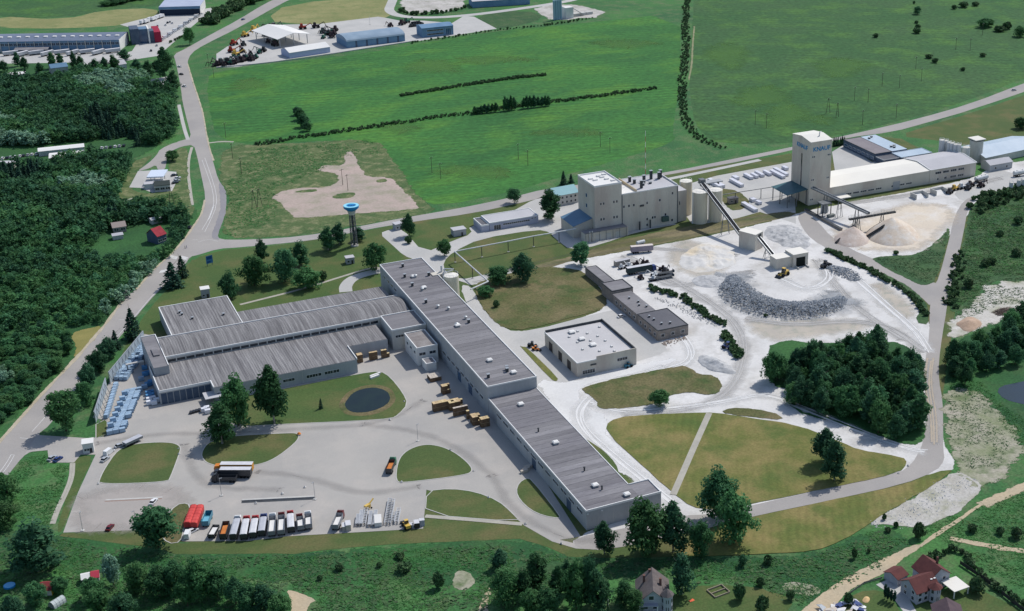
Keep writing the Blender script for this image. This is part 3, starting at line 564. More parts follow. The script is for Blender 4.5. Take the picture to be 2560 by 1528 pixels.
def roof_vent(parent, x, y, z, r=.55, h=1.8, mat=None):
    a = MB().cyl(x, y, z - .1, z + h, r * .6, r * .6, 10).build('roof_vent', mat or galv, parent)
    MB().cyl(x, y, z + h, z + h + .3, r, r * .3, 10).build('cowl', mat or galv, a)
def chimney_box(parent, x, y, z, w=1.0, h=2.2, mat=None):
    a = MB().box(x - w / 2, x + w / 2, y - w / 2, y + w / 2, z - .1, z + h).build('vent_stack', mat or steel_d, parent)
    MB().box(x - w * .7, x + w * .7, y - w * .7, y + w * .7, z + h + .002, z + h + .18).build('cap', galv, a)
# ------------------------------------------------------------------ finishing works: the long hall
E1 = thing('long_hall', 'very long grey flat-roofed production hall, tall northern section with many roof vents', 'hall', (177.5, 509, 0))
MB().box(0, 22, 0, 153.5, -.3, 13).build('wall', w_grey, E1)
strips(E1, r_grey, 'y', .1, 153.4, .05, 21.95, 13.0, 44)
parapet(E1, 0, 22, 0, 153.5, 13.05, .45, .3)
for px in ((1039, 694), (1056, 727), (1095, 770), (1121, 775), (1142, 815), (1164, 798)): q = P(*px, 13); roof_vent(E1, q[0] - 177.5, q[1] - 509, 13, .9, 1.4)
for px in ((1034, 694), (1060, 722), (1144, 817), (1224, 904), (1284, 934)): q = P(*px, 13); roof_hatch(E1, q[0] - 177.5, q[1] - 509, 13.1, 2.0, .9)
for px in ((1007, 668), (1012, 694), (1031, 716), (1065, 758), (1072, 690), (1221, 945), (1268, 930), (1267, 925), (1172, 808)): q = P(*px, 13); chimney_box(E1, q[0] - 177.5, q[1] - 509, 13.1, 1.0, 1.7)
for k in range(9): win(E1, 'W', 8 + k * 6.0, 4.5, 4.2, 1.5, 0)
for k in range(4): win(E1, 'W', 128 + k * 6.0, 8.5, 3.6, 1.4, 0)
for k in range(2): MB().box(-.08, .02, 20 + k * 14, 24.5 + k * 14, 0, 4.6).build('gate', glassb, E1)
for k in range(25): MB().box(-.05, .01, 3 + k * 6.0, 3.12 + k * 6.0, .3, 12.6).build('panel_joint', w_conc, E1)
E2 = thing('low_hall', 'lower southern section of the long grey hall, flat roof with square skylights', 'hall', (177.5, 409, 0))
MB().box(0, 21.7, 0, 99.6, -.3, 7.9).box(21.7, 30.1, .003, 10.4, -.3, 7.7).build('wall', w_grey, E2)
strips(E2, r_grey, 'y', .1, 99.6, .05, 21.65, 7.9, 30)
MB().box(21.8, 30.0, .1, 10.2, 7.7, 7.84).build('roof', r_grey, E2)
m = MB(); m.box(-.05, 30.2, -.05, .3, 7.6, 8.4).box(-.05, .25, .302, 99.6, 7.6, 8.25).box(21.5, 21.8, 10.5, 99.6, 7.6, 8.25).box(29.9, 30.2, .302, 10.2, 7.6, 8.25).box(21.802, 30.2, 10.2, 10.5, 7.6, 8.25); m.build('parapet', trim, E2)
for px in ((1302, 1014), (1389, 1110), (1488, 1217), (1567, 1240)): q = P(*px, 7.9); roof_hatch(E2, q[0] - 177.5, q[1] - 409, 8, 2.0, .9)
for px in ((1346, 1080), (1461, 1178), (1505, 1225)): q = P(*px, 7.9); roof_vent(E2, q[0] - 177.5, q[1] - 409, 8, .5, 1.5, steel_d)
for k in range(12): win(E2, 'W', 6 + k * 7.4, 4.6, 5.2, 1.3, 0)
for k in range(2): MB().box(-.1, .02, 14 + k * 34, 18 + k * 34, 0, 4.2).build('gate', w_dkbl, E2)
for k in range(16): MB().box(-.05, .01, 2.3 + k * 6.2, 2.42 + k * 6.2, .3, 7.5).build('panel_joint', w_conc, E2)
for k in range(4): MB().box(4.6 + k * 6, 4.72 + k * 6, -.05, .01, .3, 7.5).build('panel_joint', w_conc, E2)
for px in ((1469, 1284), (1509, 1280)):
    q = P(*px, 7); MB().box(q[0] - 177.5 - .25, q[0] - 177.5 + .25, -.35, .0, 6.6, 7.0).build('floodlight', trim, E2)
# ------------------------------------------------------------------ side wings
E3 = thing('arched_hall', 'long workshop wing with a weathered barrel-arched sheet roof, attached to the long hall', 'hall', (63.5, 607.5, 0))
AR = [(i / 10, 1.9 * math.sin(math.pi * i / 10)) for i in range(11)]
MB().box(0, 112.5, 0, 22.5, -.3, 8.9).build('wall', w_conc, E3)
MB().extr([(.3 + 21.9 * t, 8.8 + z * .985) for t, z in AR], 'x', .1, 112.3).build('gable', w_conc, E3)
strips(E3, r_strip, 'x', .2, 112.2, .3, 22.2, 8.95, 102, AR)
parapet(E3, 0, 112.5, 0, 22.5, 9.0, .55, .3, sides='SN')
for k in range(24): win(E3, 'S', 3.0 + k * 3.98, 6.75, 3.5, 1.2, 0, frame=False)
E4 = thing('front_workshop', 'low workshop wing with ribbed grey sheet roof facing the pond lawn', 'hall', (56.5, 573.5, 0))
poly = [(0, 7), (21.5, 7), (21.5, 0), (83.5, 0), (83.5, 15), (102, 15), (102, 33.8), (0, 33.8)]
MB().prism(poly, -.3, 6.4).build('wall', w_grey, E4)
strips(E4, r_strip, 'x', 21.5, 83.5, .1, 33.7, 6.4, 58)
strips(E4, r_strip, 'x', 83.5, 101.9, 15.1, 33.7, 6.4, 17)
strips(E4, r_strip, 'x', .1, 21.5, 7.1, 33.7, 6.4, 20)
m = MB(); m.box(83.35, 83.7, -.05, 15, 6.2, 7.1).box(-.05, .3, 7, 33, 6.2, 7.1).box(-.05, 21.2, 6.8, 7.1, 5.6, 6.65).box(21.2, 21.6, -.05, 7.0, 6.2, 7.0); m.build('parapet', trim, E4)
for k in range(2): win(E4, 'S', 64 + k * 8, 2.2, 6.5, 1.4, 0)
for k in range(5): win(E4, 'S', 25 + k * 7, 2.4, 5, 1.3, 0)
for k in range(8): MB().box(.6 + k * 2.6, 2.9 + k * 2.6, 6.9, 7.02, .1, 5.0).build('gate', w_dkbl, E4)
E5 = thing('workshop_stair_block', 'tall grey head block at the west end of the arched wing', 'stair block', (57.3, 596, 0))
MB().box(0, 6.4, 0, 36, -.3, 10.2).build('wall', w_grey, E5); MB().box(.02, 6.38, .02, 35.9, 10.2, 10.3).build('roof', r_grey, E5)
parapet(E5, 0, 6.4, 0, 36, 10.25, .4, .3, sides='NE')
MB().box(2, 4.5, 12, 20, 10.3, 10.9).build('roof_box', r_grey, E5)
E6, w, d = block('back_workshop', 'square grey flat-roofed workshop behind the arched wing, white rim', 'hall', 71, 103.3, 634, 672, 6.6, w_grey, r_dark, .5)
strips(E6, r_strip, 'x', .4, 31.9, .4, 37.6, 6.72, 24)
for x, y in ((8, 27), (8.5, 24), (12, 17), (26, 15)): chimney_box(E6, x, y, 6.7, .9, 1.0)
E7 = thing('rear_wing', 'long low rear wing with pale grey sheet roof along the lawn', 'hall', (103.5, 630.2, 0))
MB().box(0, 70.8, 0, 19.5, -.3, 6.6).build('wall', w_grey, E7)
strips(E7, r_strip, 'x', 0, 70.8, .05, 19.9, 6.62, 64)
E8, w, d = block('link_block', 'flat-roofed connecting block between arched wing and long hall', 'annex', 161, 177.3, 589, 607, 9.8, w_conc, r_grey, .5)
win(E8, 'S', 4, 6, 5, 1.2, 0)
E9, w, d = block('office_cube', 'small two-storey office cube with brown roof beside the long hall', 'annex', 165.9, 175.6, 568, 586.3, 8.4, w_white, M('roof_brown_felt', lin(124, 118, 116), lin(146, 142, 140), .2, fine=.12), .5)
for x in (2.4, 7.2): win(E9, 'S', x, 4.9, 2.9, 1.3, 0)
for y in (3.5, 9, 14): win(E9, 'W', y, 4.9, 2.2, 1.3, 0)
E10, w, d = block('porch_block', 'little flat-roofed porch hut in the corner by the long hall', 'annex', 167.5, 172.2, 560.5, 566.6, 3.6, w_white, r_grey, .4)
for k in range(9): MB().box(26 + k * 6.6, 26.12 + k * 6.6, -.05, .01, .3, 6.1).build('panel_joint', w_conc, E4)
# side canopy west of the works: boundary wall of pale panels
# ------------------------------------------------------------------ depot warehouse and grey row
E11 = thing('white_warehouse', 'white-roofed square warehouse with dotted skylights and dark rear rim', 'warehouse', (225.2, 525.5, 0))
MB().box(0, 29, 0, 37, -.3, 6.6).box(9.5, 29.003, -.003, .35, 0, 8.2).build('wall', w_beige, E11)
MB().box(.05, 28.95, .36, 36.95, 6.6, 6.72).build('roof', M('roof_warehouse', lin(192, 190, 190), lin(182, 180, 180), .06, fine=.06), E11)
m = MB(); m.box(-.05, .3, -.05, 37.05, 6.5, 7.0).box(.302, 9.48, -.05, .3, 6.5, 7.0); m.build('parapet', trim, E11)
m = MB(); m.box(28.6, 29.05, .36, 37.05, 6.5, 8.0).box(.302, 28.59, 36.5, 37.04, 6.5, 7.8); m.build('rear_rim', steel_d, E11)
for x, y in ((8, 27), (14, 31), (17, 27), (20, 22), (9, 20), (15, 19), (21, 16), (8, 12), (14, 13), (21, 9), (14, 7), (20, 4), (25, 31)): roof_hatch(E11, x, y, 6.7, .9, .3)
for x, y in ((11, 31), (12, 22), (14, 14)): roof_hatch(E11, x, y, 6.7, 2.4, .8)
for y in (9, 19, 30): MB().box(-.1, .02, y - 2, y + 2, 0, 4.4).build('gate', door_m, E11)
win(E11, 'S', 22, 3.6, 5, 1.4, -.003); win(E11, 'S', 5.5, .8, 6, 1.8, 0, name='entrance')
MB().box(6.4, 9.2, -.2, -.02, 4.3, 5.0).build('sign', steel_d, E11)
E12, w, d = block('garage_end', 'dark-walled garage with grey flat roof at the south end of the grey row', 'garage', 274, 290, 543.5, 565.2, 5.2, w_brick, r_dark, .3, steel_d)
for x in (2.6, 7.8, 13): win(E12, 'S', x, 1.8, 1.7, 1.4, 0)
for y in (3, 8, 13, 18): win(E12, 'W', y, 1.8, 1.8, 1.4, 0)
for x, y in ((5, 6), (4, 12), (9, 5), (3.5, 16)): chimney_box(E12, x, y, 5.3, .7, .8)
E13, w, d = block('garage_long', 'long grey flat-roofed garage in the middle of the grey row', 'garage', 274, 284.2, 565.5, 593.4, 5.0, w_brick, r_grey, 0)
for y in (3, 8, 13, 18, 23): win(E13, 'W', y, 1.8, 1.8, 1.4, 0)
for x, y in ((5, 19), (7, 13), (5.5, 9), (8, 6)): chimney_box(E13, x, y, 5.1, .7, .8)
E14, w, d = block('garage_tall', 'taller square grey garage in the grey row with dark rear rim', 'garage', 274, 285.6, 593.8, 606, 6.2, w_brick, r_grey, .35, steel_d)
E15, w, d = block('garage_narrow', 'narrow grey shed at the north end of the grey row', 'garage', 277.3, 283.5, 608, 633.5, 4.2, w_brick, r_grey, .25, steel_d)
# ------------------------------------------------------------------ plaster plant
E16 = thing('plaster_plant', 'large beige plaster plant with tall white-roofed cube on its left end', 'plant', (305.2, 682.4, 0))
MB().box(0, 16.5, 0, 22.5, -.3, 28.8).build('wall', w_beige, E16)
MB().box(16.5, 51.2, .003, 24, -.3, 22.2).build('wall', w_beige, E16)
MB().box(51.2, 57.8, 1.4, 18, -.3, 18.2).build('wall', w_beige, E16)
MB().box(.3, 16.2, .3, 22.2, 28.8, 28.9).build('roof', r_white, E16); parapet(E16, 0, 16.5, 0, 22.5, 28.85, .8, .3)
MB().box(25.8, 50.9, .3, 23.7, 22.2, 22.32).build('roof', r_pale, E16)
MB().box(16.6, 25.7, .3, 14, 22.2, 22.3).build('roof', r_white, E16)
MB().box(25.4, 25.8, .1, 23, 22.1, 23.8).build('roof_wall', M('wall_tan', lin(196, 182, 156)), E16)
m = MB(); m.box(16.5, 51.3, -.06, .3, 22.0, 22.6).box(50.9, 51.3, .302, 24.06, 22.0, 23.2).box(26, 50.89, 23.7, 24.06, 22.0, 22.6); m.build('parapet', trim, E16)
MB().box(51.22, 57.7, 1.5, 17.9, 18.2, 18.32).build('roof', r_pale, E16)
for x, y in ((4, 14), (5.5, 11), (10, 16.5), (11, 14), (12, 10), (14, 6), (14, 18)): MB().box(x - 1.2, x + 1.2, y - .8, y + .8, 28.8, 29.6).build('skylight', w_white, E16)
for x, y, h in ((30, 18, 3), (31, 14, 2.4), (31, 5, 4.5), (37, 14, 4), (43, 17, 5), (47, 15, 4), (49, 17, 4.5), (36, 12, 1.5), (39, 10, 1), (34, 9, 1.2)): chimney_box(E16, x, y, 22.3, 1.3, h)
for x in (3.7, 5.4, 11.6, 13.4):
    for z in (18, 9): win(E16, 'S', x, z, .95, 1.5, 0)
for z in (20, 14): win(E16, 'W', 11, z, 2.0, 2.2, 0, glassb)
for x in (17.8, 20.8, 23.8, 32): win(E16, 'S', x, 14.2, 1.1, 1.5, .003)
for x, z in ((40, 14.6), (32, 4.6), (32, 1.2), (35.5, 5), (36.9, 5), (43.6, 5.5), (48, 17.5), (47.8, 1.5)): win(E16, 'S', x, z, 1.1, 1.5, .003)
MB().box(27.6, 30, -.4, .0, 13.4, 14.4).build('hood', steel_d, E16)
win(E16, 'S', 53.3, 10, .7, 2.2, 1.4)
for x in (16.6, 51.2): MB().box(x - .25, x + .25, -.3, -.01, 0, 22).build('downpipe', steel, E16)
for k in range(7): MB().box(18 + k * 4.6, 18.12 + k * 4.6, -.05, .0, .2, 21.8).build('panel_joint', w_conc, E16)
for x in (27, 33.6): MB().box(x - .3, x + .3, -1.2, -.6, 0, 5).build('filter_column', steel_d, E16)
MB().box(41, 45, -1.8, -.01, 2.6, 5.4).build('loading_cabin', M('cabin_green', lin(82, 104, 98), lin(64, 84, 80), .5), E16)
E17 = thing('blue_roofed_annex', 'low annex with a sloping steel-blue roof at the left foot of the plaster plant', 'annex', (293.8, 686, 0))
MB().extr([(0, -.3), (11.3, -.3), (11.3, 9.8), (0, 6.8)], 'y', 0, 17.5).build('wall', w_beige, E17)
MB().hexa([(-.3, -.3, 6.74), (11.3, -.3, 9.82), (11.3, 17.8, 9.82), (-.3, 17.8, 6.74)], [(-.3, -.3, 6.9), (11.3, -.3, 10), (11.3, 17.8, 10), (-.3, 17.8, 6.9)]).build('roof', r_blue, E17)
E18, w, d = block('dispatch_annex', 'low beige dispatch annex along the front foot of the plaster plant', 'annex', 296.5, 322.5, 676.5, 682.3, 5.0, w_beige, r_grey, 0)
for x in (2.5, 4): MB().box(x - .3, x + .3, -1.0, -.4, 0, 6.4).build('pillar', w_conc, E18)
for x in (8, 14, 20): MB().box(x - 1.6, x + 1.6, -.1, -.01, 0, 3.4).build('gate', w_conc, E18)
m = MB(); m.beam((0, -.9, 5.6), (25, -.9, 5.6), .25, .25)
for k in range(7): m.beam((k * 4.1, -.9, 0), (k * 4.1, -.9, 5.6), .2, .2)
m.build('pipe_rack', steel, E18)
def silo(name, label, x, y, r, h, mat, group=None, base=0.0, n=28, stairs=True):
    e = thing(name, label, 'silo', (x, y, 0), 0, group)
    MB().cyl(0, 0, base - (.3 if not base else 0), h, r, r, n).build('shell', mat, e, smooth=False)
    MB().cyl(0, 0, h + .002, h + .5, r * .99, r * .3, n).build('roof', r_cream, e)
    m = MB(); k = 12
    for i in range(k):
        a, b = 2 * math.pi * i / k, 2 * math.pi * (i + 1) / k
        m.tube((r * .95 * math.cos(a), r * .95 * math.sin(a), h), (r * .95 * math.cos(a), r * .95 * math.sin(a), h + 1.1), .05, 4)
        m.tube((r * .95 * math.cos(a), r * .95 * math.sin(a), h + 1.1), (r * .95 * math.cos(b), r * .95 * math.sin(b), h + 1.1), .05, 4)
    m.build('railing', trim, e)
    if base:
        m = MB().cyl(0, 0, .8, base, r * .3, r, n)
        for i in range(4):
            a = math.pi * (i / 2 + .25); m.beam((r * .8 * math.cos(a), r * .8 * math.sin(a), 0), (r * .8 * math.cos(a), r * .8 * math.sin(a), base), .3, .3)
        m.build('cone', mat, e)
    if stairs: MB().box(-r - .35, -r + .02, -.3, .3, 0, h).build('ladder', trim, e)
    return e
for k, (px, py, ph, lab) in enumerate(((1715, 452, 20, 'slender cream silo standing behind the right end of the plaster plant'), (1750, 478, 18.5, 'broad cream silo on the left of the pair under the conveyor head'), (1789, 474, 18.5, 'cream silo on the right of the pair beside the storage yard'))):
    q = P(px, py, ph); silo('silo', lab, q[0], q[1], (3.6, 4.4, 4.0)[k], ph, silo_m, 'cream silos beside the plaster plant')
q = P(1127, 687, 14.5); silo('silo', 'single cream silo with pipe cap beside the roof of the long hall', q[0], q[1] - .5, 3.6, 14.5, silo_m)
q0 = q
e = thing('filter_unit', 'dusty filter unit and pipes between the long hall and its silo', 'filter unit', (200.5, q0[1] + 2, 0))
MB().box(-4, 2.5, 3, 7, 11.2, 13.6).build('housing', w_beige, e)
m = MB()
for x, y, h in ((1, 1.5, 15), (2.2, 3.5, 16), (1.4, 5.5, 17)): m.cyl(x, y, 0, h, .5, .5, 8)
m.tube((1, 1.5, 15), (5, -.5, 16), .3, 6).tube((2.2, 3.5, 16), (6, .5, 16.2), .3, 6).tube((1.4, 5.5, 17), (2.5, 9, 12), .35, 6); m.build('pipes', silo_w, e)
# antenna mast on the plant
e = thing('radio_mast', 'thin red and white radio mast rising from the plaster plant roof', 'mast', (345.0, 700, 22.2))
for k in range(9): MB().tube((0, 0, k * 3.2), (0, 0, k * 3.2 + 3.19), .16 - k * .008, 6).build('mast_section', (trim, M('mast_red', lin(176, 92, 84)))[k % 2], e)
m = MB()
for a in (0, 2.1, 4.2): m.tube((0, 0, 18), (5 * math.cos(a), 5 * math.sin(a), .2), .03, 3)
m.build('guy_wires', steel, e)
# ------------------------------------------------------------------ mixing tower
def letters(txt, mat, parent, size, loc, rot, name='lettering', ext=.06):
    cu = bpy.data.curves.new('t', 'FONT'); cu.body = txt; cu.size = size; cu.extrude = ext; cu.align_x = 'CENTER'; cu.align_y = 'CENTER'; cu.offset = size * .02
    o = bpy.data.objects.new('t', cu); C.objects.link(o)
    dg = bpy.context.evaluated_depsgraph_get(); me = bpy.data.meshes.new_from_object(o.evaluated_get(dg))
    bpy.data.objects.remove(o, do_unlink=True)
    me.materials.clear(); me.materials.append(mat)
    q = put(name, me, parent, loc); q.rotation_euler = rot
    return q
E19 = thing('mixing_tower', 'tall beige mixing tower with KNAUF lettering near its white roof', 'tower', (438.7, 674, 0))
MB().box(0, 14.5, 0, 20, -.3, 38.4).extr([(0, 38.3), (20, 38.3), (10, 39.7)], 'x', .003, 14.497).build('wall', w_beige, E19)
m = MB()
m.hexa([(-.2, -.2, 38.4), (14.7, -.2, 38.4), (14.7, 10, 39.85), (-.2, 10, 39.85)], [(-.2, -.2, 38.6), (14.7, -.2, 38.6), (14.7, 10, 40.05), (-.2, 10, 40.05)])
m.hexa([(-.2, 10, 39.85), (14.7, 10, 39.85), (14.7, 20.2, 38.4), (-.2, 20.2, 38.4)], [(-.2, 10, 40.05), (14.7, 10, 40.05), (14.7, 20.2, 38.6), (-.2, 20.2, 38.6)])
m.build('roof', r_cream, E19)
MB().tube((9.5, 6, 39), (9.5, 6, 41.8), .3, 6).tube((9.5, 6, 41.8), (11.5, 7.5, 41.6), .3, 6).build('roof_pipe', silo_w, E19)
letters('KNAUF', brand, E19, 3.6, (7.5, -.07, 33.8), (R(90), 0, 0))
letters('KNAUF', brand, E19, 3.6, (-.07, 9.0, 33.9), (R(90), 0, R(-90)))
MB().box(-.12, .02, 8.6, 9.7, 6, 29.5).build('stair_glazing', glass, E19)
for x in (1.6, 12.2):
    for z in (29, 15):
        for dx in (0, 1.1): win(E19, 'S', x + dx, z, .75, 1.0, 0)
for dx in (0, 1.1): win(E19, 'S', 1.6 + dx, 3, .75, 1.0, 0)
E20 = thing('loading_canopy', 'green-blue loading canopy on posts at the foot of the mixing tower', 'canopy', (425, 676, 0))
MB().hexa([(-.5, -1, 8.0), (13.6, -1, 9.6), (13.6, 17, 9.6), (-.5, 17, 8.0)], [(-.5, -1, 8.3), (13.6, -1, 9.9), (13.6, 17, 9.9), (-.5, 17, 8.3)]).build('roof', M('roof_green_blue', lin(66, 102, 108), lin(58, 92, 100), .2, rough=.5), E20)
for x in (.2, 6.5, 13):
    for y in (-.4, 8, 16): MB().box(x - .2, x + .2, y - .2, y + .2, 0, 8.0 + x * .11).build('post', steel, E20)
# ------------------------------------------------------------------ long product hall and neighbours
E21 = thing('product_hall', 'long low beige product hall with bright cream gabled roof right of the tower', 'hall', (453.3, 675, 0))
MB().box(0, 73, 0, 26, -.3, 8.5).extr([(0, 8.4), (26, 8.4), (13, 10.1)], 'x', .003, 72.997).build('wall', w_beige, E21)
m = MB(); m.hexa([(0, -.3, 8.45), (73, -.3, 8.45), (73, 13, 10.15), (0, 13, 10.15)], [(0, -.3, 8.65), (73, -.3, 8.65), (73, 13, 10.35), (0, 13, 10.35)])
m.hexa([(0, 13, 10.15), (73, 13, 10.15), (73, 26.3, 8.45), (0, 26.3, 8.45)], [(0, 13, 10.35), (73, 13, 10.35), (73, 26.3, 8.65), (0, 26.3, 8.65)]); m.build('roof', r_cream, E21)
for k in range(8): win(E21, 'S', 14 + k * 5.4 + (6 if k > 4 else 0), 2.2, 4.2, 1.0, 0)
MB().box(46, 51, -.2, -.01, 0, 5.2).build('gate', w_grey, E21)
MB().box(3, 12, -6, -.01, 2.7, 3.1).build('porch_roof', r_cream, E21)
E22 = thing('packing_hall', 'beige packing hall with grey gabled roof and two rows of windows, right of product hall', 'hall', (526.4, 674.8, 0))
MB().box(0, 35, 0, 27, -.3, 8.8).extr([(0, 8.7), (27, 8.7), (13.5, 10.6)], 'x', .003, 34.997).build('wall', w_beige, E22)
m = MB(); m.hexa([(0, -.3, 8.75), (35, -.3, 8.75), (35, 13.5, 10.65), (0, 13.5, 10.65)], [(0, -.3, 8.95), (35, -.3, 8.95), (35, 13.5, 10.85), (0, 13.5, 10.85)])
m.hexa([(0, 13.5, 10.65), (35, 13.5, 10.65), (35, 27.3, 8.75), (0, 27.3, 8.75)], [(0, 13.5, 10.85), (35, 13.5, 10.85), (35, 27.3, 8.95), (0, 27.3, 8.95)]); m.build('roof', r_pale, E22)
m = MB(); m.beam((35.1, -.3, 8.95), (35.1, 13.5, 10.85), .5, .5).beam((35.1, 13.5, 10.85), (35.1, 27.3, 8.95), .5, .5).beam((-.1, -.3, 8.95), (-.1, 13.5, 10.85), .4, .4).beam((-.1, 13.5, 10.85), (-.1, 27.3, 8.95), .4, .4).beam((0, -.35, 8.9), (35, -.35, 8.9), .3, .3); m.build('verge_trim', trim, E22)
for k in range(4):
    win(E22, 'S', 6.2 + k * 5.8, 5.6, 4.4, 1.4, 0)
    win(E22, 'S', 6.2 + k * 5.8, 1.6, (1.2, 2, 4.4, 4.4)[k], 1.4, 0)
E23, w, d = block('dark_blue_hall', 'dark blue hall with brown-grey flat roof behind the mixing tower', 'hall', 522, 535.3, 727, 763, 5.1, w_dkbl, M('roof_brown_grey', lin(136, 130, 132), lin(124, 118, 122), .1, fine=.1), .2, steel_d)
for y in range(3, 34, 5): win(E23, 'W', y, 1.4, 3.4, 1.7, 0, glassb)
E24, w, d = block('pale_blue_hall', 'hall with pale blue metal roof behind the dark blue hall', 'hall', 535.6, 547.5, 727.5, 763.5, 5.0, w_dkbl, r_bluep, 0)
for x, y in ((3, 30), (6, 32), (5, 8), (8, 9), (6, 6)): chimney_box(E24, x, y, 5.1, 1.2, .8)
E25, w, d = block('pale_blue_annex', 'lower annex with pale blue roof in front of the pale blue hall', 'annex', 535, 559, 716, 727.3, 4.0, w_dkbl, r_bluep, .3, r_bluep)
E26, w, d = block('grey_lean_to', 'small grey lean-to at the front corner of the dark blue hall', 'annex', 522.5, 534.8, 718, 726.8, 3.4, w_dkbl, r_dark, .3, w_grey)
# right-hand silo group, round tower, hangar and gatehouse
for k, (px, py, r, h) in enumerate(((2355, 350, 1.7, 15), (2366, 352, 1.4, 14), (2373, 356, 1.4, 14), (2381, 358, 1.5, 14), (2390, 361, 1.6, 14), (2399, 362, 1.3, 14.5), (2416, 368, 2.4, 12))):
    q = P(px, py, h); silo('silo', ('leftmost slim white silo behind the packing hall', 'slim white silo in the cluster behind the packing hall', 'slim white silo in the cluster behind the packing hall', 'slim white silo in the cluster behind the packing hall', 'slim white silo in the cluster behind the packing hall', 'slim white silo in the cluster behind the packing hall', 'broader white silo between the slim cluster and the round tower')[k], q[0], q[1], r, h, silo_w, 'white silos behind the packing hall', stairs=False)
q = P(2446, 407)
e = thing('round_tower', 'stout grey round tower with square white cap at the right of packing hall', 'tower', (q[0], q[1] + 3.5, 0))
MB().cyl(0, 0, -.3, 14.2, 4.3, 4.3, 28).build('shell', w_conc, e)
MB().box(-4.1, 4.1, -4.1, 4.1, 14.9, 15.4).build('roof', r_cream, e)
MB().box(-3.6, 3.6, -3.6, 3.6, 14.2, 14.9).build('vent_band', steel_d, e)
def skew_hall(name, label, cat, a, b, depth, h, rise, wall, roof, wins=0, wm=None, rim=None, winz=(1.2, 1.4, 2.4), flat=False):
    """gabled or flat hall: a, b = ground pixels of the front base corners, depth in metres to the back"""
    A, B = P(*a), P(*b); L = math.hypot(B[0] - A[0], B[1] - A[1]); ang = math.atan2(B[1] - A[1], B[0] - A[0])
    e = thing(name, label, cat, A, ang)
    if flat or not rise:
        MB().box(0, L, 0, depth, -.3, h).build('wall', wall, e); MB().box(-.2, L + .2, -.2, depth + .2, h, h + .25).build('roof', roof, e)
    else:
        MB().box(0, L, 0, depth, -.3, h).extr([(0, h - .1), (depth, h - .1), (depth / 2, h + rise - .08)], 'x', .003, L - .003).build('wall', wall, e)
        m = MB(); m.hexa([(-.3, -.4, h - .05), (L + .3, -.4, h - .05), (L + .3, depth / 2, h + rise), (-.3, depth / 2, h + rise)], [(-.3, -.4, h + .1), (L + .3, -.4, h + .1), (L + .3, depth / 2, h + rise + .15), (-.3, depth / 2, h + rise + .15)])
        m.hexa([(-.3, depth / 2, h + rise), (L + .3, depth / 2, h + rise), (L + .3, depth + .4, h - .05), (-.3, depth + .4, h - .05)], [(-.3, depth / 2, h + rise + .15), (L + .3, depth / 2, h + rise + .15), (L + .3, depth + .4, h + .1), (-.3, depth + .4, h + .1)]); m.build('roof', roof, e)
    for k in range(wins): win(e, 'S', L * (k + .5) / wins, winz[0], winz[2], winz[1], 0, wm)
    return e, L
skew_hall('storage_hangar', 'long hangar with pale blue-white metal roof at the right edge behind the round tower', 'hangar', (2462, 412), (2600, 382), 26, 4.5, 3.2, w_conc, r_bluep)
e, L = skew_hall('gatehouse', 'small pale house with grey roof in front of the blue-white hangar', 'house', (2474, 430), (2530, 420), 9, 4.2, 1.8, w_grey, r_pale, 2, None, None, (1.2, 1.3, 1.4))
# ------------------------------------------------------------------ offices on the north side
E27, w, d = block('office_bar', 'long low lilac-grey office building with flat roof by the works drive', 'office', 256.5, 285.8, 717.6, 731.3, 4.5, M('wall_lilac', lin(178, 180, 194), lin(164, 166, 182), .1), r_pale, .35)
win(E27, 'S', 16, 2.2, 16, .9, 0); win(E27, 'S', 4.5, .3, 4, 2.6, 0, name='entrance')
for x in (25.6, 27.4): win(E27, 'S', x, 3.2, 1.2, .5, 0)
E28, w, d = block('office_wing', 'lower walled wing at the left end of the long low office', 'annex', 251.7, 256.3, 717.8, 731, 3.4, M('wall_lilac', lin(0, 0, 0)), r_dark, .7)
E29, L = skew_hall('teal_roofed_house', 'two-storey pale house with teal metal roof left of the plaster plant', 'office', (1390, 516.5), (1447, 506), 13, 6.3, 3.0, w_conc, r_teal)
for k in range(5):
    for z in (1.2, 4): win(E29, 'S', 1.6 + k * 2.8, z, 1.2, 1.3, 0)
# ------------------------------------------------------------------ helpers for placing by survey points
def hgt(b, ty):
    g = P(*b); lo, hi = 0., 90.
    for _ in range(40):
        m = (lo + hi) / 2
        X, Y, Z = g[0] * _ch - g[1] * _sh, g[0] * _sh + g[1] * _ch, m - CAM_H
        y = CYP - FPX * (Y * _sp + Z * _cp) / (Y * _cp - Z * _sp)
        lo, hi = (m, hi) if y > ty else (lo, m)
    return m
def ang(a, b, za=0, zb=0):
    A, B = P(*a, za), P(*b, zb); return math.atan2(B[1] - A[1], B[0] - A[0])
def dist(a, b): A, B = P(*a), P(*b); return math.hypot(B[0] - A[0], B[1] - A[1])
# ------------------------------------------------------------------ water tower
g = P(886.5, 615)
e = thing('water_tower', 'lattice water tower topped by a bright blue dish', 'water tower', g)
MB().cyl(0, 0, -.2, .7, 2.1, 2.1, 20).build('footing', w_conc, e)
m = MB()
for i in range(6):
    a = math.pi * i / 3; c0, s0 = math.cos(a), math.sin(a); a2 = a + math.pi / 3
    m.beam((1.9 * c0, 1.9 * s0, .5), (1.5 * c0, 1.5 * s0, 19.6), .26, .26)
    for k in range(8):
        z0, z1 = .6 + k * 2.35, .6 + (k + 1) * 2.35; r0, r1 = 1.9 - .05 * k, 1.85 - .05 * k
        m.beam((r0 * c0, r0 * s0, z0), (r1 * math.cos(a2), r1 * math.sin(a2), z1), .12, .12)
        m.beam((r1 * c0, r1 * s0, z1), (r1 * math.cos(a2), r1 * math.sin(a2), z1), .12, .12)
m.build('lattice', steel, e)
MB().cyl(0, 0, .5, 20, .7, .7, 12).build('riser', steel_d, e)
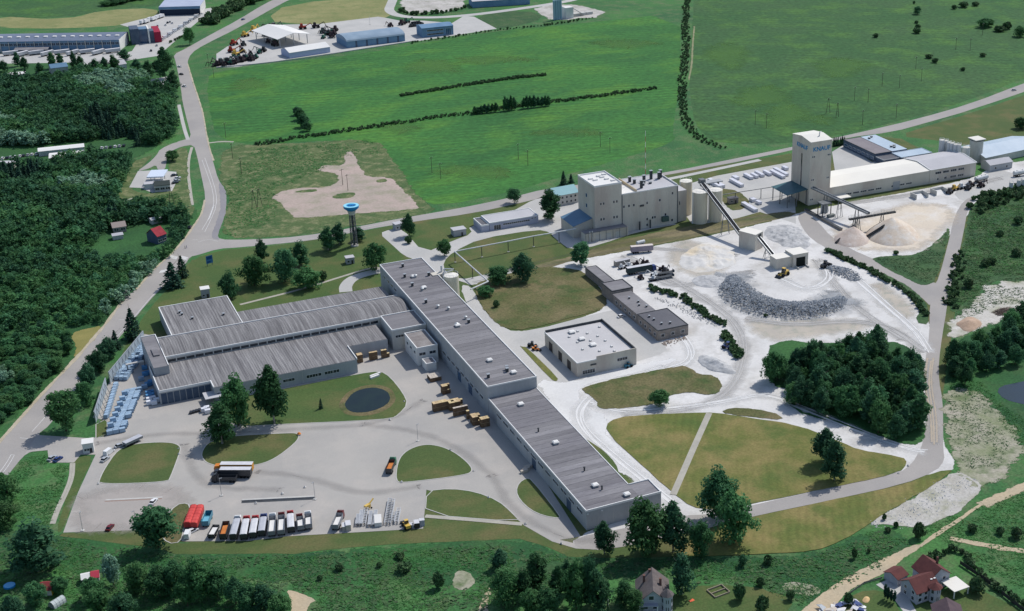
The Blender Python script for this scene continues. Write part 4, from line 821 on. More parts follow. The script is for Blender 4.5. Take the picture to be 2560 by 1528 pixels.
MB().cyl(0, 0, 18.2, 20.6, 1.7, 2.4, 18).build('neck', w_conc, e)
MB().cyl(0, 0, 20.6, 22.0, 2.4, 4.0, 36).cyl(0, 0, 22.0, 23.2, 4.0, 4.2, 36).build('dish', wt_blue, e)
m = MB()
for i in range(36):
    a, b = 2 * math.pi * i / 36, 2 * math.pi * (i + 1) / 36
    q = lambda r, t, z: (r * math.cos(t), r * math.sin(t), z)
    m.hexa([q(2.6, a, 23.2), q(4.1, a, 23.2), q(4.1, b, 23.2), q(2.6, b, 23.2)], [q(2.6, a, 23.45), q(4.1, a, 23.45), q(4.1, b, 23.45), q(2.6, b, 23.45)])
m.build('ring', wt_ring, e)
letters('KNAUF', M('letter_navy', lin(24, 52, 84)), e, 1.15, (0, 0, 23.3), (0, 0, -HEAD), 'lettering', .05)
# ------------------------------------------------------------------ small huts, booths, signs
def hut(label, b0, b1, depth, h, wall, roof, name='hut', cat='hut', door=True, wins=1, rim=.25):
    A = P(*b0); L = dist(b0, b1); e = thing(name, label, cat, A, ang(b0, b1))
    MB().box(0, L, 0, depth, -.2, h).build('wall', wall, e)
    MB().box(-.25, L + .25, -.25, depth + .25, h, h + rim).build('roof', roof, e)
    if door: MB().box(L * .6, L * .6 + 1, -.07, .02, 0, 2.1).build('door', door_m, e)
    for k in range(wins): win(e, 'S', L * (.25 + .2 * k), 1.1, min(1.2, L * .25), 1.0, 0)
    return e
hut('grey transformer hut on the lawn behind the back workshop', (505, 747), (526, 744), 4.2, 4.6, w_grey, r_white)
hut('small grey hut on the lawn near the water tower', (867, 662), (887, 659), 3.8, 3.4, w_grey, r_pale)
hut('green-grey flat-roofed hut beside the low office', (1135, 593), (1166, 588), 5.2, 3.6, w_grey, r_pale, wins=0)
hut('pale hut behind the corner tree by the side road', (990, 577), (1008, 573), 4, 3.4, w_grey, r_pale)
hut('white guard booth at the works entrance', (209, 1135), (236, 1131), 4.2, 4.2, w_white, r_white, 'guard_booth', 'booth', True, 2)
hut('open grey bus shelter beside the main road', (314, 745), (326, 739), 2.2, 2.5, w_conc, r_grey, 'bus_shelter', 'shelter', False, 0)
hut('dark kiosk in the white pack storage yard', (1824, 511), (1846, 508), 3.6, 3.2, w_brick, r_dark)
hut('grey boiler cabin at the foot of the plaster plant front', (1504, 592), (1526, 588), 3.2, 2.6, w_grey, r_white, wins=0)
g = P(525, 664); e = thing('sign_board', 'blue and white advertising board on two posts near the crossing', 'sign', g, R(18))
for x in (-1.4, 1.4): MB().box(x - .12, x + .12, -.1, .1, 0, 5.4).build('post', steel, e)
MB().box(-1.9, 1.9, -.14, -.102, 1.3, 5.6).build('panel', M('sign_panel', lin(70, 122, 168)), e)
MB().box(-1.5, 1.5, -.17, -.142, 3.6, 5.2).box(-1.5, .6, -.17, -.142, 1.8, 2.6).build('print', M('sign_print', lin(40, 84, 132)), e)
# ------------------------------------------------------------------ pipe bridges
def pipe_bridge(label, pts, posts, z, r=.35, mat=None):
    q = [P(x, y, 0) for x, y in pts]; o = q[0]; e = thing('pipe_bridge', label, 'pipe', o)
    L = [(a[0] - o[0], a[1] - o[1], z) for a in q]
    for i in range(len(L) - 1): MB().tube(L[i], L[i + 1], r, 8).build('pipe', mat or silo_w, e)
    for x, y in posts:
        a = P(x, y); m = MB(); m.box(a[0] - o[0] - .15, a[0] - o[0] + .15, a[1] - o[1] - .15, a[1] - o[1] + .15, 0, z - r); m.build('post', steel_d, e)
        MB().box(a[0] - o[0] - .5, a[0] - o[0] + .5, a[1] - o[1] - .5, a[1] - o[1] + .5, -.1, .25).build('footing', w_conc, e)
    return e
pipe_bridge('white overhead pipe crossing the lawn from the silo to the plaster plant', [(1178, 752), (1222, 732), (1138, 656), (1204, 643), (1271, 630), (1334, 617), (1398, 606), (1440, 598)], [(1138, 656), (1205, 643), (1271, 630), (1334, 617), (1398, 606), (1182, 696), (1222, 732)], hgt((1138, 656), 629))
pipe_bridge('thin overhead pipe between the silos and the mixing tower', [(1800, 512), (1838, 506), (1902, 496), (1975, 484)], [(1838, 506), (1902, 496), (1965, 486)], 6.0, .25, steel)
# ------------------------------------------------------------------ railway
for off in (0, 1.5):
    ribbon('rail', [(1180, 706), (1300, 680), (1430, 648), (1570, 618), (1700, 592), (1850, 562), (2000, 530)], .18, steel_d, .12, off=off)
    ribbon('rail', [(1200, 690), (1300, 666), (1420, 636), (1500, 618), (1700, 578), (1850, 548), (1990, 524)], .18, steel_d, .12, off=off)
# ------------------------------------------------------------------ crusher, hopper and conveyors
g = P(1887.6, 629); ch = hgt((1887.6, 629), 588)
e, w, d = block('crusher_house', 'beige windowless crusher house in the gypsum yard with conveyors on both sides', 'plant building', g[0] - 9.6, g[0], g[1], g[1] + 6.4, ch, w_beige, r_cream, 0)
e.location = g; e.rotation_euler = (0, 0, ang((1887.6, 629), (1911, 617)))
for c in list(e.children): bpy.data.objects.remove(c, do_unlink=True)
f0, f1, f2 = P(1886.4, 588, ch), P(1910, 580, ch), P(1859.5, 573, ch)
Lx, Ly = math.hypot(f1[0] - f0[0], f1[1] - f0[1]), math.hypot(f2[0] - f0[0], f2[1] - f0[1])
MB().box(0, Lx, 0, Ly, -.3, ch).build('wall', w_beige, e)
MB().box(-.15, Lx + .15, -.15, Ly + .15, ch, ch + .2).build('roof', r_cream, e)
MB().box(Lx * .35, Lx * .75, -.1, .02, ch - 3.2, ch - .6).build('conveyor_port', steel_d, e)
g = P(1982.7, 670); hh = hgt((1982.7, 670), 638); A = ang((1982.7, 670), (2012, 664.5))
e = thing('hopper_house', 'beige feed hopper house with big dark door in the gypsum yard', 'plant building', g, A)
MB().box(0, 9.0, 0, 8.5, -.3, hh).build('wall', w_beige, e); MB().box(-.2, 9.2, -.2, 8.7, hh, hh + .2).build('roof', r_cream, e)
MB().box(-9.5, -.003, 1.5, 8.2, -.3, hh * .82).build('side_bay', w_beige, e); MB().box(-9.6, -.01, 1.4, 8.3, hh * .82, hh * .82 + .15).build('side_roof', r_cream, e)
MB().box(1.8, 7.2, -.1, .05, .2, hh * .74).build('door', M('door_black', lin(24, 30, 28)), e)
for x in (1.5, 7.6): MB().box(x - .3, x + .3, -3.4, -.1, 0, .9).build('wing_wall', w_conc, e)
def conveyor(label, A, B, legs=(), w=2.0, side=True):
    e = thing('conveyor', label, 'conveyor', (A[0], A[1], 0)); o = Vector((A[0], A[1], 0)); a, b = Vector(A) - o, Vector(B) - o
    d = (b - a).normalized(); sd = Vector((0, 0, 1)).cross(d).normalized() * (w / 2)
    MB().beam(a, b, w, .7).build('gantry', steel_d, e)
    if side:
        MB().beam(a + sd + Vector((0, 0, .5)), b + sd + Vector((0, 0, .5)), .25, .9).build('side_panel', galv, e)
        MB().beam(a - sd + Vector((0, 0, .5)), b - sd + Vector((0, 0, .5)), .25, .9).build('side_panel', galv, e)
    MB().beam(a + Vector((0, 0, .5)), b + Vector((0, 0, .5)), w * .5, .2).build('belt', M('belt_black', lin(38, 38, 42)), e)
    for t in legs:
        p = a.lerp(b, t); m = MB()
        for s in (-1, 1): m.beam(p + sd * s, p + sd * s * 2.2 - Vector((0, 0, p.z)) + d * .8, .25, .25).beam(p + sd * s, p + sd * s * 2.2 - Vector((0, 0, p.z)) - d * .8, .25, .25)
        m.beam(p + sd * 1.6 - Vector((0, 0, p.z * .5)), p - sd * 1.6 - Vector((0, 0, p.z * .5)), .18, .18); m.build('trestle', steel, e)
    return e
conveyor('long inclined conveyor rising from the crusher house to the cream silos', P(1857, 594, 5.0), P(1756, 461, 20.5), (.42,), 2.4)
m = MB(); q = P(1762, 461, 19.6); e = thing('drive_platform', 'flat conveyor head platform on top of the cream silo pair', 'platform', (q[0] - 3, q[1] - 1.5, 18.6))
MB().box(0, 14, 0, 4.5, 1.4, 2.0).build('deck', w_grey, e); MB().box(0, 3, .5, 4, 2.002, 4.2).build('drive_box', steel, e)
for x in (1, 6, 12): MB().box(x - .15, x + .15, 1, 3.5, -.1, 1.4).build('support', steel, e)
conveyor('short inclined conveyor from the hopper house up to the crusher house', P(1939, 648, 1.2), P(1897, 596, 9.0), (.5,), 2.0)
conveyor('conveyor running from the mixing tower down towards the gypsum heaps', P(2030, 470, 11.5), P(2172, 535, 8.6), (.25, .5, .8), 1.8)
A_, B_ = P(2123, 549, 8.0), P(2238, 530, 8.6)
e = conveyor('level stacker conveyor with walkway railing above the gypsum heaps', A_, B_, (.12, .2, .72), 1.8, False)
o = Vector((A_[0], A_[1], 0)); a, b = Vector(A_) - o, Vector(B_) - o; m = MB()
for s in (-1, 1):
    sv = Vector((0, 0, 1)).cross((b - a).normalized()) * s
    for z in (.9, 1.7): m.beam(a + sv + Vector((0, 0, z)), b + sv + Vector((0, 0, z)), .07, .07)
    for k in range(15): p = a.lerp(b, k / 14) + sv; m.beam(p, p + Vector((0, 0, 1.7)), .07, .07)
m.build('railing', galv, e)
for k, (p0, p1, z0, z1) in enumerate((((2134, 566), (2090, 608), 5, .3), ((2134, 566), (2152, 588), 5, .8), ((2205, 568), (2160, 596), 6, .3), ((2205, 568), (2224, 556), 6, 6.5))):
    A1, B1 = P(*p0, z0), P(*p1, z1)
    conveyor(('long discharge chute lying on the front of the small heap', 'short discharge chute at the back of the small heap', 'discharge chute between the two gypsum heaps', 'short chute raised over the big gypsum heap')[k], A1, B1, (), 1.6, False)
e = thing('surge_bin', 'steel surge bin frame beside the mixing tower foot', 'bin', P(2056, 545))
for x in (0, 5.5):
    for y in (0, 5): MB().box(x - .2, x + .2, y - .2, y + .2, 0, 8).build('column', steel_d, e)
for x in (.6, 2.2, 3.8): MB().cyl(x + .4, 2.4, 1.6, 7.2, .75, .75, 10).build('tube', galv, e)
MB().box(-.4, 5.9, -.4, 5.4, 7.6, 8.3).build('deck', steel, e)
A, B = P(2013, 527), P(2103, 577)
e = thing('ground_pipe', 'dark conveyor tunnel wall running across the dusty yard to small heap', 'wall', A, math.atan2(B[1] - A[1], B[0] - A[0])); L = math.hypot(B[0] - A[0], B[1] - A[1])
MB().box(0, L, -.8, .8, -.1, 1.1).build('wall', w_brick, e); MB().box(-.1, L + .1, -1, 1, 1.1, 1.3).build('cover', steel_d, e)
# ------------------------------------------------------------------ heaps
def heap(name, label, cat, px, h, mat, jag=.25, ring=16, seg=40, apex=None, seed=0):
    """heap of loose material: outline traced on the ground, real height inside"""
    p = outline(px, 2, .4 + jag * 1.2, 1.2); n = len(p)
    if apex: c = P2(apex)
    else: c = (sum(q[0] for q in p) / n, sum(q[1] for q in p) / n)
    vs, fs = [], []
    for k in range(ring + 1):
        t = k / ring
        for (x, y) in p:
            X, Y = x + (c[0] - x) * t, y + (c[1] - y) * t
            z = h * (t ** .9) * (1 + .35 * mnoise.noise((X * .09, Y * .09, seed + 5)) * min(1, jag)) + (mnoise.noise((X * .25, Y * .25, seed)) + .6 * mnoise.noise((X * .7, Y * .7, seed)) + .3 * mnoise.noise((X * 1.6, Y * 1.6, seed))) * jag * min(1, 3 * t) * (1 - .5 * t)
            vs.append((X - c[0], Y - c[1], max(z, -.1) if k else -.15))
    for k in range(ring):
        for i in range(n): fs.append((k * n + i, k * n + (i + 1) % n, (k + 1) * n + (i + 1) % n, (k + 1) * n + i))
    m = bpy.data.meshes.new(name); m.from_pydata(vs, [], fs); m.materials.append(mat)
    m.polygons.foreach_set('use_smooth', [True] * len(m.polygons)); m.update()
    return tag(put(name, m, None, (c[0], c[1], .1)), label, cat)
h_pink = M('heap_pink', lin(196, 182, 172), lin(186, 170, 158), .15, lin(206, 198, 190), .2, fine=.1, fsc=1.0)
h_sand = M('heap_sand', lin(206, 194, 178), lin(194, 176, 158), .12, lin(210, 204, 196), .2, fine=.1, fsc=1.0)
h_grey = M('heap_grey', lin(186, 186, 186), lin(168, 168, 168), .2, lin(146, 148, 150), .35, fine=.14, fsc=1.2)
h_brown = M('heap_brown', lin(180, 156, 136), lin(166, 142, 122), .2, fine=.12, fsc=1.2)
patch('sand_spread', [(2080, 590), (2120, 560), (2200, 530), (2290, 508), (2380, 518), (2385, 545), (2360, 570), (2330, 610), (2260, 630), (2170, 625), (2110, 610)], g_sand, .1, 1, 0, 5)
heap('gypsum_heap', 'small conical pale gypsum heap under the stacker conveyor', 'heap', [(2076, 600), (2100, 580), (2135, 570), (2165, 585), (2178, 605), (2150, 618), (2110, 620)], 6.5, h_pink, .15, apex=(2133, 594), seed=1)
heap('gypsum_heap', 'big pale pink gypsum heap at the right end of the stacker', 'heap', [(2155, 588), (2190, 560), (2235, 548), (2275, 560), (2300, 590), (2290, 612), (2240, 618), (2190, 612)], 9.5, h_sand, .2, apex=(2228, 584), seed=2)
heap('gravel_heap', 'grey gravel heap where the dusty tracks fork', 'heap', [(1740, 905), (1755, 885), (1780, 890), (1815, 905), (1850, 935), (1820, 938), (1770, 925)], 2.4, h_grey, .7, seed=3)
heap('gypsum_heap', 'low pale heap in the open gypsum yard with sandy side', 'heap', [(1690, 660), (1715, 625), (1770, 600), (1830, 620), (1845, 655), (1800, 680), (1730, 685)], 1.9, M('heap_white', lin(206, 204, 200), lin(194, 192, 188), .08, lin(206, 192, 168), .06, fine=.1, fsc=.8), 1.1, seed=4)
heap('gypsum_heap', 'second low grey heap below the sandy one in the gypsum yard', 'heap', [(1725, 700), (1760, 685), (1810, 690), (1830, 705), (1790, 722), (1740, 718)], 1.3, h_grey, .8, seed=5)
heap('spoil_heap', 'ridged pale spoil heap behind the crusher house', 'heap', [(1905, 575), (1940, 560), (1985, 562), (2010, 580), (2030, 605), (2020, 625), (1975, 622), (1925, 605)], 1.9, h_grey, 1.3, seed=6)
heap('sand_heap', 'small brown sand heap on the pale flat beside the works road', 'heap', [(2386, 812), (2402, 800), (2425, 790), (2450, 800), (2458, 812), (2440, 824), (2425, 832), (2405, 828), (2400, 818)], 2.4, h_brown, .25, seed=7)
heap('sand_heap', 'tiny orange sand heap on the lawn of the red-roofed house', 'heap', [(2155, 1502), (2162, 1492), (2172, 1492), (2178, 1500), (2170, 1508), (2160, 1508)], .8, M('heap_orange', lin(206, 174, 128)), .1, seed=8)
e = thing('brush_pile', 'grey-brown pile of cut branches on the pale flat at right', 'brush pile', P(2505, 782))
m = MB(); rr = random.Random(4)
for k in range(150):
    a, l = rr.uniform(-.5, .5), rr.uniform(2.5, 6); x, y, z = rr.uniform(-5, 4), rr.uniform(-2.5, 2.5), rr.uniform(.1, 2.2); z *= max(.2, 1 - abs(x) / 6)
    m.tube((x, y, z), (x + l * math.cos(a), y + l * math.sin(a), z * .5 + rr.uniform(-.2, .6)), .09, 3)
o = m.build('branches', M('dry_wood', lin(104, 92, 84), lin(84, 74, 70), .8), e); o['kind'] = 'stuff'
def rocks(label, line, wid, n, s0, s1, seed, hmax, mat):
    rr = random.Random(seed); p = resample(chaikin([P2(q) for q in line], 2, False), 1.0, False); ns = normals2(p, False); m = MB()
    for k in range(n):
        i = rr.randrange(len(p)); t = rr.gauss(0, .5); t = max(-1, min(1, t)); (x, y), (nx, ny) = p[i], ns[i]
        ed = math.sin(math.pi * min(1, max(0, (i + .5) / len(p)))) ** .5
        s = rr.uniform(s0, s1) * (1.3 if rr.random() < .1 else 1); z = hmax * (1 - t * t) * ed * rr.uniform(.5, 1)
        X, Y = x + nx * t * wid * ed + rr.uniform(-.5, .5), y + ny * t * wid * ed + rr.uniform(-.5, .5)
        q = [(X + s * rr.uniform(.6, 1.1) * a, Y + s * rr.uniform(.6, 1.1) * b, max(z, 0) + s * rr.uniform(.5, .9) * c) for a, b, c in ((1, 0, 0), (0, 1, .2), (-1, 0, -.1), (0, -1, .1), (.2, .1, 1), (-.1, .2, -.8))]
        m.add(q, [(0, 1, 4), (1, 2, 4), (2, 3, 4), (3, 0, 4), (1, 0, 5), (2, 1, 5), (3, 2, 5), (0, 3, 5)])
    c = p[len(p) // 2]
    mm = m.mesh(mat, 'rock_pile'); mm.transform(__import__('mathutils').Matrix.Translation((-c[0], -c[1], 0)))
    tag(put('rock_pile', mm, None, (c[0], c[1], 0)), label, 'rocks', None, 'stuff')
rock_m = M('rock_grey', lin(160, 164, 168), lin(112, 120, 128), .5, lin(196, 197, 198), .6, fine=.2, fsc=2)
rocks('crescent bank of broken blue-grey gypsum rock in the yard', [(1835, 690), (1832, 715), (1850, 740), (1890, 765), (1950, 778), (2020, 778), (2075, 765), (2108, 745)], 12, 6400, .18, .7, 3, 3.6, rock_m)
rocks('small bank of blue-grey rock beside the hopper house', [(2070, 668), (2100, 678), (2128, 690), (2140, 702)], 6, 700, .25, .65, 5, 1.8, rock_m)
rocks('stones strewn along the weedy strip behind the grey row', [(1640, 745), (1690, 765), (1740, 790), (1790, 815)], 3.5, 160, .25, .8, 7, .2, M('rock_pale', lin(204, 202, 198), lin(186, 184, 180), .5))
rocks('rubble beside the south garage of the grey row', [(1660, 862), (1680, 855), (1712, 846)], 3, 120, .2, .6, 9, .5, M('rubble', lin(176, 160, 146), lin(150, 140, 132), .6))
rocks('chalk rubble scattered over the slope below the dry lawn', [(2180, 1310), (2240, 1300), (2310, 1265), (2390, 1215), (2440, 1200)], 9, 420, .15, .45, 12, .2, M('rock_pale', lin(0, 0, 0)))
# ------------------------------------------------------------------ boundary wall of pale panels on the west side of the works
panel_m = M('fence_panel', lin(170, 182, 188), lin(156, 168, 176), .3, fine=.06, rnd_amt=.06)
def panel_fence(label, a, b, h, n, gap=()):
    A, B = P(*a), P(*b); L = math.hypot(B[0] - A[0], B[1] - A[1]); e = thing('panel_wall', label, 'wall', A, math.atan2(B[1] - A[1], B[0] - A[0])); w = L / n
    pm = MB().box(.04, w - .04, -.09, .09, .05, h).mesh(panel_m, 'panel'); cm = MB().box(-.14, w + .14 - .3, -.2, .2, h + .002, h + .2).mesh(galv, 'coping')
    st = MB().beam((0, -.1, h * .9), (0, -1.7, .1), .2, .2).box(-.12, .12, -.15, .15, 0, h).mesh(galv, 'strut')
    for k in range(n): put('panel', pm, e, (k * w, 0, 0)); put('coping', cm, e, (k * w, 0, 0)); put('strut', st, e, (k * w, 0, 0))
    return e
panel_fence('tall pale grey panel wall with struts beside the main road, north part', (276, 960), (362, 855), 5.6, 11)
panel_fence('tall pale grey panel wall with struts beside the main road, south part', (240, 1058), (268, 972), 5.2, 7)
e = thing('gantry_beam', 'pale gantry strip between the panel wall and the head block', 'gantry', P(318, 934), ang((318, 934), (362, 924)))
MB().box(0, dist((318, 934), (362, 924)), -.6, .6, 4.0, 4.5).build('beam', w_conc, e)
for x in (.5, 8): MB().box(x - .2, x + .2, -.2, .2, 0, 4.0).build('post', steel, e)
# ------------------------------------------------------------------ poles
pole_m = M('pole_wood', lin(96, 88, 78), lin(80, 74, 66), 1.0)
def pole_proto(h=10.5, aframe=False):
    e = thing('power_pole', 'x', 'pole', (0, 0, 0))
    if aframe:
        for s in (-1, 1): MB().tube((s * 1.7, 0, -.2), (s * .1, 0, h), .16, 6, .12).build('leg', pole_m, e)
        MB().box(-1.0, 1.0, -.08, .08, h * .4, h * .4 + .16).build('brace', pole_m, e)
    else: MB().tube((0, 0, -.2), (0, 0, h), .17, 6, .12).build('mast', pole_m, e)
    MB().box(-1.3, 1.3, -.08, .08, h - .9, h - .72).build('crossarm', pole_m, e)
    for x in (-1.2, 0, 1.2): MB().cyl(x, 0, h - .7 if x else h, h - .35 if x else h + .3, .08, .08, 6).build('insulator', trim, e)
    return e
pp, pa = pole_proto(), pole_proto(11, True)
PO = [(1888, 312), (1916, 320), (2136, 252), (2170, 256), (2205, 216), (2248, 221), (2289, 174), (2303, 204), (2389, 125), (2425, 127), (2456, 88), (2156, 312), (1296, 399), (1320, 415), (1501, 368), (1525, 382), (1080, 432), (1102, 448), (857, 463), (870, 477), (582, 397), (604, 435), (522, 167), (535, 195), (565, 345), (2240, 296)]
PA = [(2070, 283), (2093, 294), (636, 520), (650, 516), (430, 512)]
for k, (x, y) in enumerate(PO):
    o = pp if k == 0 else clone(pp, P(x, y), rnd.uniform(.2, .5)); o.location = P(x, y)
    tag(o, 'slim wooden power pole in the %s' % ('east field' if x > 1740 else ('green field north of the side road' if x > 1050 else ('bare soil lot' if x > 700 else 'verge right of the main road'))), 'pole', 'wooden power poles')
for k, (x, y) in enumerate(PA):
    o = pa if k == 0 else clone(pa, P(x, y), .4); o.location = P(x, y)
    tag(o, ('left A-frame power pole at the foot of the east field', 'right A-frame power pole at the foot of the east field', 'left A-frame pole beside the bare soil lot', 'right A-frame pole beside the bare soil lot', 'A-frame pole behind the filling station')[k], 'pole', 'A-frame power poles')
lp = thing('lamp_post', 'x', 'lamp post', (0, 0, 0)); MB().tube((0, 0, 0), (0, 0, 7.5), .1, 6, .07).build('mast', galv, lp); MB().box(-.1, 1.0, -.12, .12, 7.45, 7.6).build('lamp_head', galv, lp); MB().box(-.6, .6, -.6, .6, -.05, .3).build('footing', w_conc, lp)
for k, (x, y, lab) in enumerate(((554, 1240, 'lamp post on the paving in front of the orange truck'), (207, 1327, 'lamp post at the left of the pale parking bay'), (342, 1322, 'lamp post at the right of the pale parking bay'), (788, 1249, 'lamp post at the end of the long yard slot'), (1045, 1103, 'lamp post beside the domed lawn'), (925, 62, 'lamp post in the dealer yard'))):
    o = lp if k == 0 else clone(lp, P(x, y), rnd.uniform(0, 6)); o.location = P(x, y); tag(o, lab, 'lamp post', 'yard lamp posts')
# weighbridge slots in the yard
for k, (a, b, w, lab) in enumerate((((604, 1256), (786, 1247), 1.5, 'long dark weighbridge slot in the middle of the yard'), ((262, 1254), (405, 1247), .8, 'faint rusty drainage slot across the pale bay'))):
    A, B = P(*a), P(*b); L = math.hypot(B[0] - A[0], B[1] - A[1]); e = thing('drain_slot', lab, 'drain', (A[0], A[1], .08), math.atan2(B[1] - A[1], B[0] - A[0]))
    MB().box(0, L, -w / 2, w / 2, 0, .03).build('grating', (steel_d, M('rust', lin(150, 130, 120)))[k], e)
    MB().box(0, L, w / 2, w / 2 + 1.0, 0, .35 if k == 0 else .08).build('kerb', g_kerb, e)
# ------------------------------------------------------------------ far buildings at the top of the picture
e, L = skew_hall('depot_hall', 'very long blue-grey depot hall with strip windows at the top left', 'hall', (-60, 133), (300.6, 126.5), 30, 9.0, 1.6, w_blue, M('roof_slate_blue', lin(96, 108, 128), lin(112, 122, 140), .04, fine=.1, stretch=(.3, 1, 1)), 0)
for k in range(34):
    win(e, 'S', L * (k + .5) / 34, 5.2, L / 34 * .82, 2.2, 0, M('depot_glass', lin(64, 78, 96), rough=.3))
    if k % 2 == 0: MB().box(L * k / 34 - .3, L * k / 34 + .3, -.5, -.01, 0, 8.6).build('pilaster', w_conc, e)
MB().box(L + .002, L + .3, 0, 30, 0, 9.4).build('end_wall', w_white, e)
for k in range(16): MB().box(L * (k + .5) / 16 - 1.5, L * (k + .5) / 16 + 1.5, 9, 12, 9.8, 10.9).build('skylight', w_white, e)
g = P(330, 112); e = thing('depot_tower', 'dark blue glazed stair tower with red slab at the end of the depot hall', 'tower', (g[0], g[1], 0), ang((330, 112), (365, 109)))
MB().box(0, 7, 0, 16, -.3, 13).build('wall', w_dkbl, e); MB().box(7.002, 14, 2, 14, -.3, 12).build('glazing', glassb, e); MB().box(14.002, 15.2, -1, 15, -.3, 12.6).build('white_slab', w_white, e)
MB().box(15.202, 19, 1, 12, -.3, 10).build('wall', w_dkbl, e); MB().box(19.002, 24.5, 0, 26, -.3, 9).build('red_slab', M('red_cladding', lin(150, 44, 66)), e)
e, L = skew_hall('white_hall', 'far white hall with dark open front beside the depot yard', 'hall', (400, 40), (502, 37), 34, 8.0, 0, w_white, M('roof_lilac', lin(170, 178, 196), lin(160, 168, 188), .1), 0, flat=True)
MB().box(.3, L - .3, -.1, .02, .2, 5.6).build('front_shade_sheet', M('dark_front', lin(40, 52, 70)), e); MB().box(-.3, L + .3, -.4, -.102, 5.8, 8.0).build('fascia', w_blue, e)  # closed dark sheet; its colour stands for the shade inside the open front
e, L = skew_hall('yard_shed', 'long grey shed in front of the depot hall', 'shed', (37, 136.5), (120, 134.8), 9, 3.6, 1.0, w_dkbl, r_grey, 6)
skew_hall('cottage', 'small blue-roofed building at the edge of the wood', 'house', (130, 187), (172, 182), 12, 5, 2.0, w_conc, r_blue, 2)
skew_hall('cottage', 'narrow pale house with white gable among the trees', 'house', (300, 178), (318, 175), 9, 5, 2.5, w_white, r_pale, 1)
skew_hall('long_shed', 'long white-roofed shed with blue front in the wood clearing', 'shed', (126, 414), (211, 406), 11, 4.8, .8, w_blue, r_white, 5)
skew_hall('storehouse', 'white storehouse roof behind the blue-fronted shed', 'shed', (98, 392), (212, 380), 8, 3.4, .6, w_conc, r_white)
skew_hall('storehouse', 'low white-roofed shed at the left edge of the wood', 'shed', (22, 198), (66, 194), 8, 3, .6, w_conc, r_white)
skew_hall('storehouse', 'long pale trailer-like store at the left edge of the clearing', 'shed', (-30, 423), (36, 421), 5, 3.4, 0, w_conc, r_pale)
# dealer yard buildings
g0, g1 = P(701, 119.6), P(769, 108); ca = math.atan2(g1[1] - g0[1], g1[0] - g0[0]); cw = math.hypot(g1[0] - g0[0], g1[1] - g0[1])
e = thing('canopy_hall', 'big open canopy hall with white gabled roof in the dealer yard', 'canopy', g0, ca); hc = 7.6; dp = 42
for x in (0, cw / 2, cw):
    for y in (0, dp / 3, 2 * dp / 3, dp): MB().box(x - .25, x + .25, y - .25, y + .25, 0, hc + (2.6 if x == cw / 2 else 0)).build('column', galv, e)
m = MB(); m.hexa([(-3, -2, hc), (cw / 2, -2, hc + 3.2), (cw / 2, dp + 2, hc + 3.2), (-3, dp + 2, hc)], [(-3, -2, hc + .3), (cw / 2, -2, hc + 3.5), (cw / 2, dp + 2, hc + 3.5), (-3, dp + 2, hc + .3)])
m.hexa([(cw / 2, -2, hc + 3.2), (cw + 3, -2, hc), (cw + 3, dp + 2, hc), (cw / 2, dp + 2, hc + 3.2)], [(cw / 2, -2, hc + 3.5), (cw + 3, -2, hc + .3), (cw + 3, dp + 2, hc + .3), (cw / 2, dp + 2, hc + 3.5)]); m.build('roof', r_white, e)
skew_hall('tent_hall', 'long white tent hall with lilac sides in front of the dealer canopy', 'tent', (725, 146.5), (826, 131), 17, 4.6, 2.6, M('tent_side', lin(168, 178, 204)), r_white)
A, B = P(868, 121), P(1013, 103); L = math.hypot(B[0] - A[0], B[1] - A[1]); e = thing('blue_hangar', 'arched blue steel hangar with dark doors in the dealer yard', 'hangar', A, math.atan2(B[1] - A[1], B[0] - A[0]))
pr = [(0, -.3), (0, 5.5)] + [(13 - 13 * math.cos(math.pi * i / 10), 5.5 + 3.4 * math.sin(math.pi * i / 10)) for i in range(1, 10)] + [(26, 5.5), (26, -.3)]
MB().extr(pr, 'x', 0, L).build('wall', w_blue, e)
MB().extr([(13 - 13.2 * math.cos(math.pi * i / 10), 5.5 + 3.55 * math.sin(math.pi * i / 10)) for i in range(11)], 'x', -.2, L + .2).build('roof', M('roof_hangar', lin(140, 158, 174), lin(126, 146, 164), .1), e)
for k in range(5): MB().box(L * (.16 + .18 * k) - .8, L * (.16 + .18 * k) + .8, -.12, .02, 0, 5.2).build('door_strip', w_dkbl, e)
e, L = skew_hall('blue_office', 'blue two-storey office with window bands at the right of the dealer yard', 'office', (1056, 94.5), (1134, 86.5), 16, 8.0, 1.4, w_blue, w_blue)
for z in (1.6, 4.8): win(e, 'S', L * .42, z, L * .52, 1.3, 0)
win(e, 'S', L * .84, .6, 4.6, 5.4, 0, glassb, name='entrance')
skew_hall('far_hall', 'far pale hall with blue front at the top edge', 'hall', (1182, 20), (1325, 11), 20, 6.0, 1.0, w_blue, r_pale)
e = thing('batching_plant', 'small concrete batching plant with four blue-white silos at the top', 'plant', P(1386, 50), .1)
for k in range(4): MB().cyl(k * 2.3, 0, -.2, 18, 1.1, 1.1, 12).build('silo', M('silo_blue', lin(150, 176, 190)), e)
MB().box(11, 19, -2, 6, -.2, 10).build('mixer_house', w_white, e); MB().beam((19, 2, 9), (32, 2, 1), 1.6, .5).build('belt', galv, e)
for k in range(3): MB().box(22 + k * 7, 28.5 + k * 7, 3, 9, -.1, 2.4).build('aggregate_bin', w_conc, e)
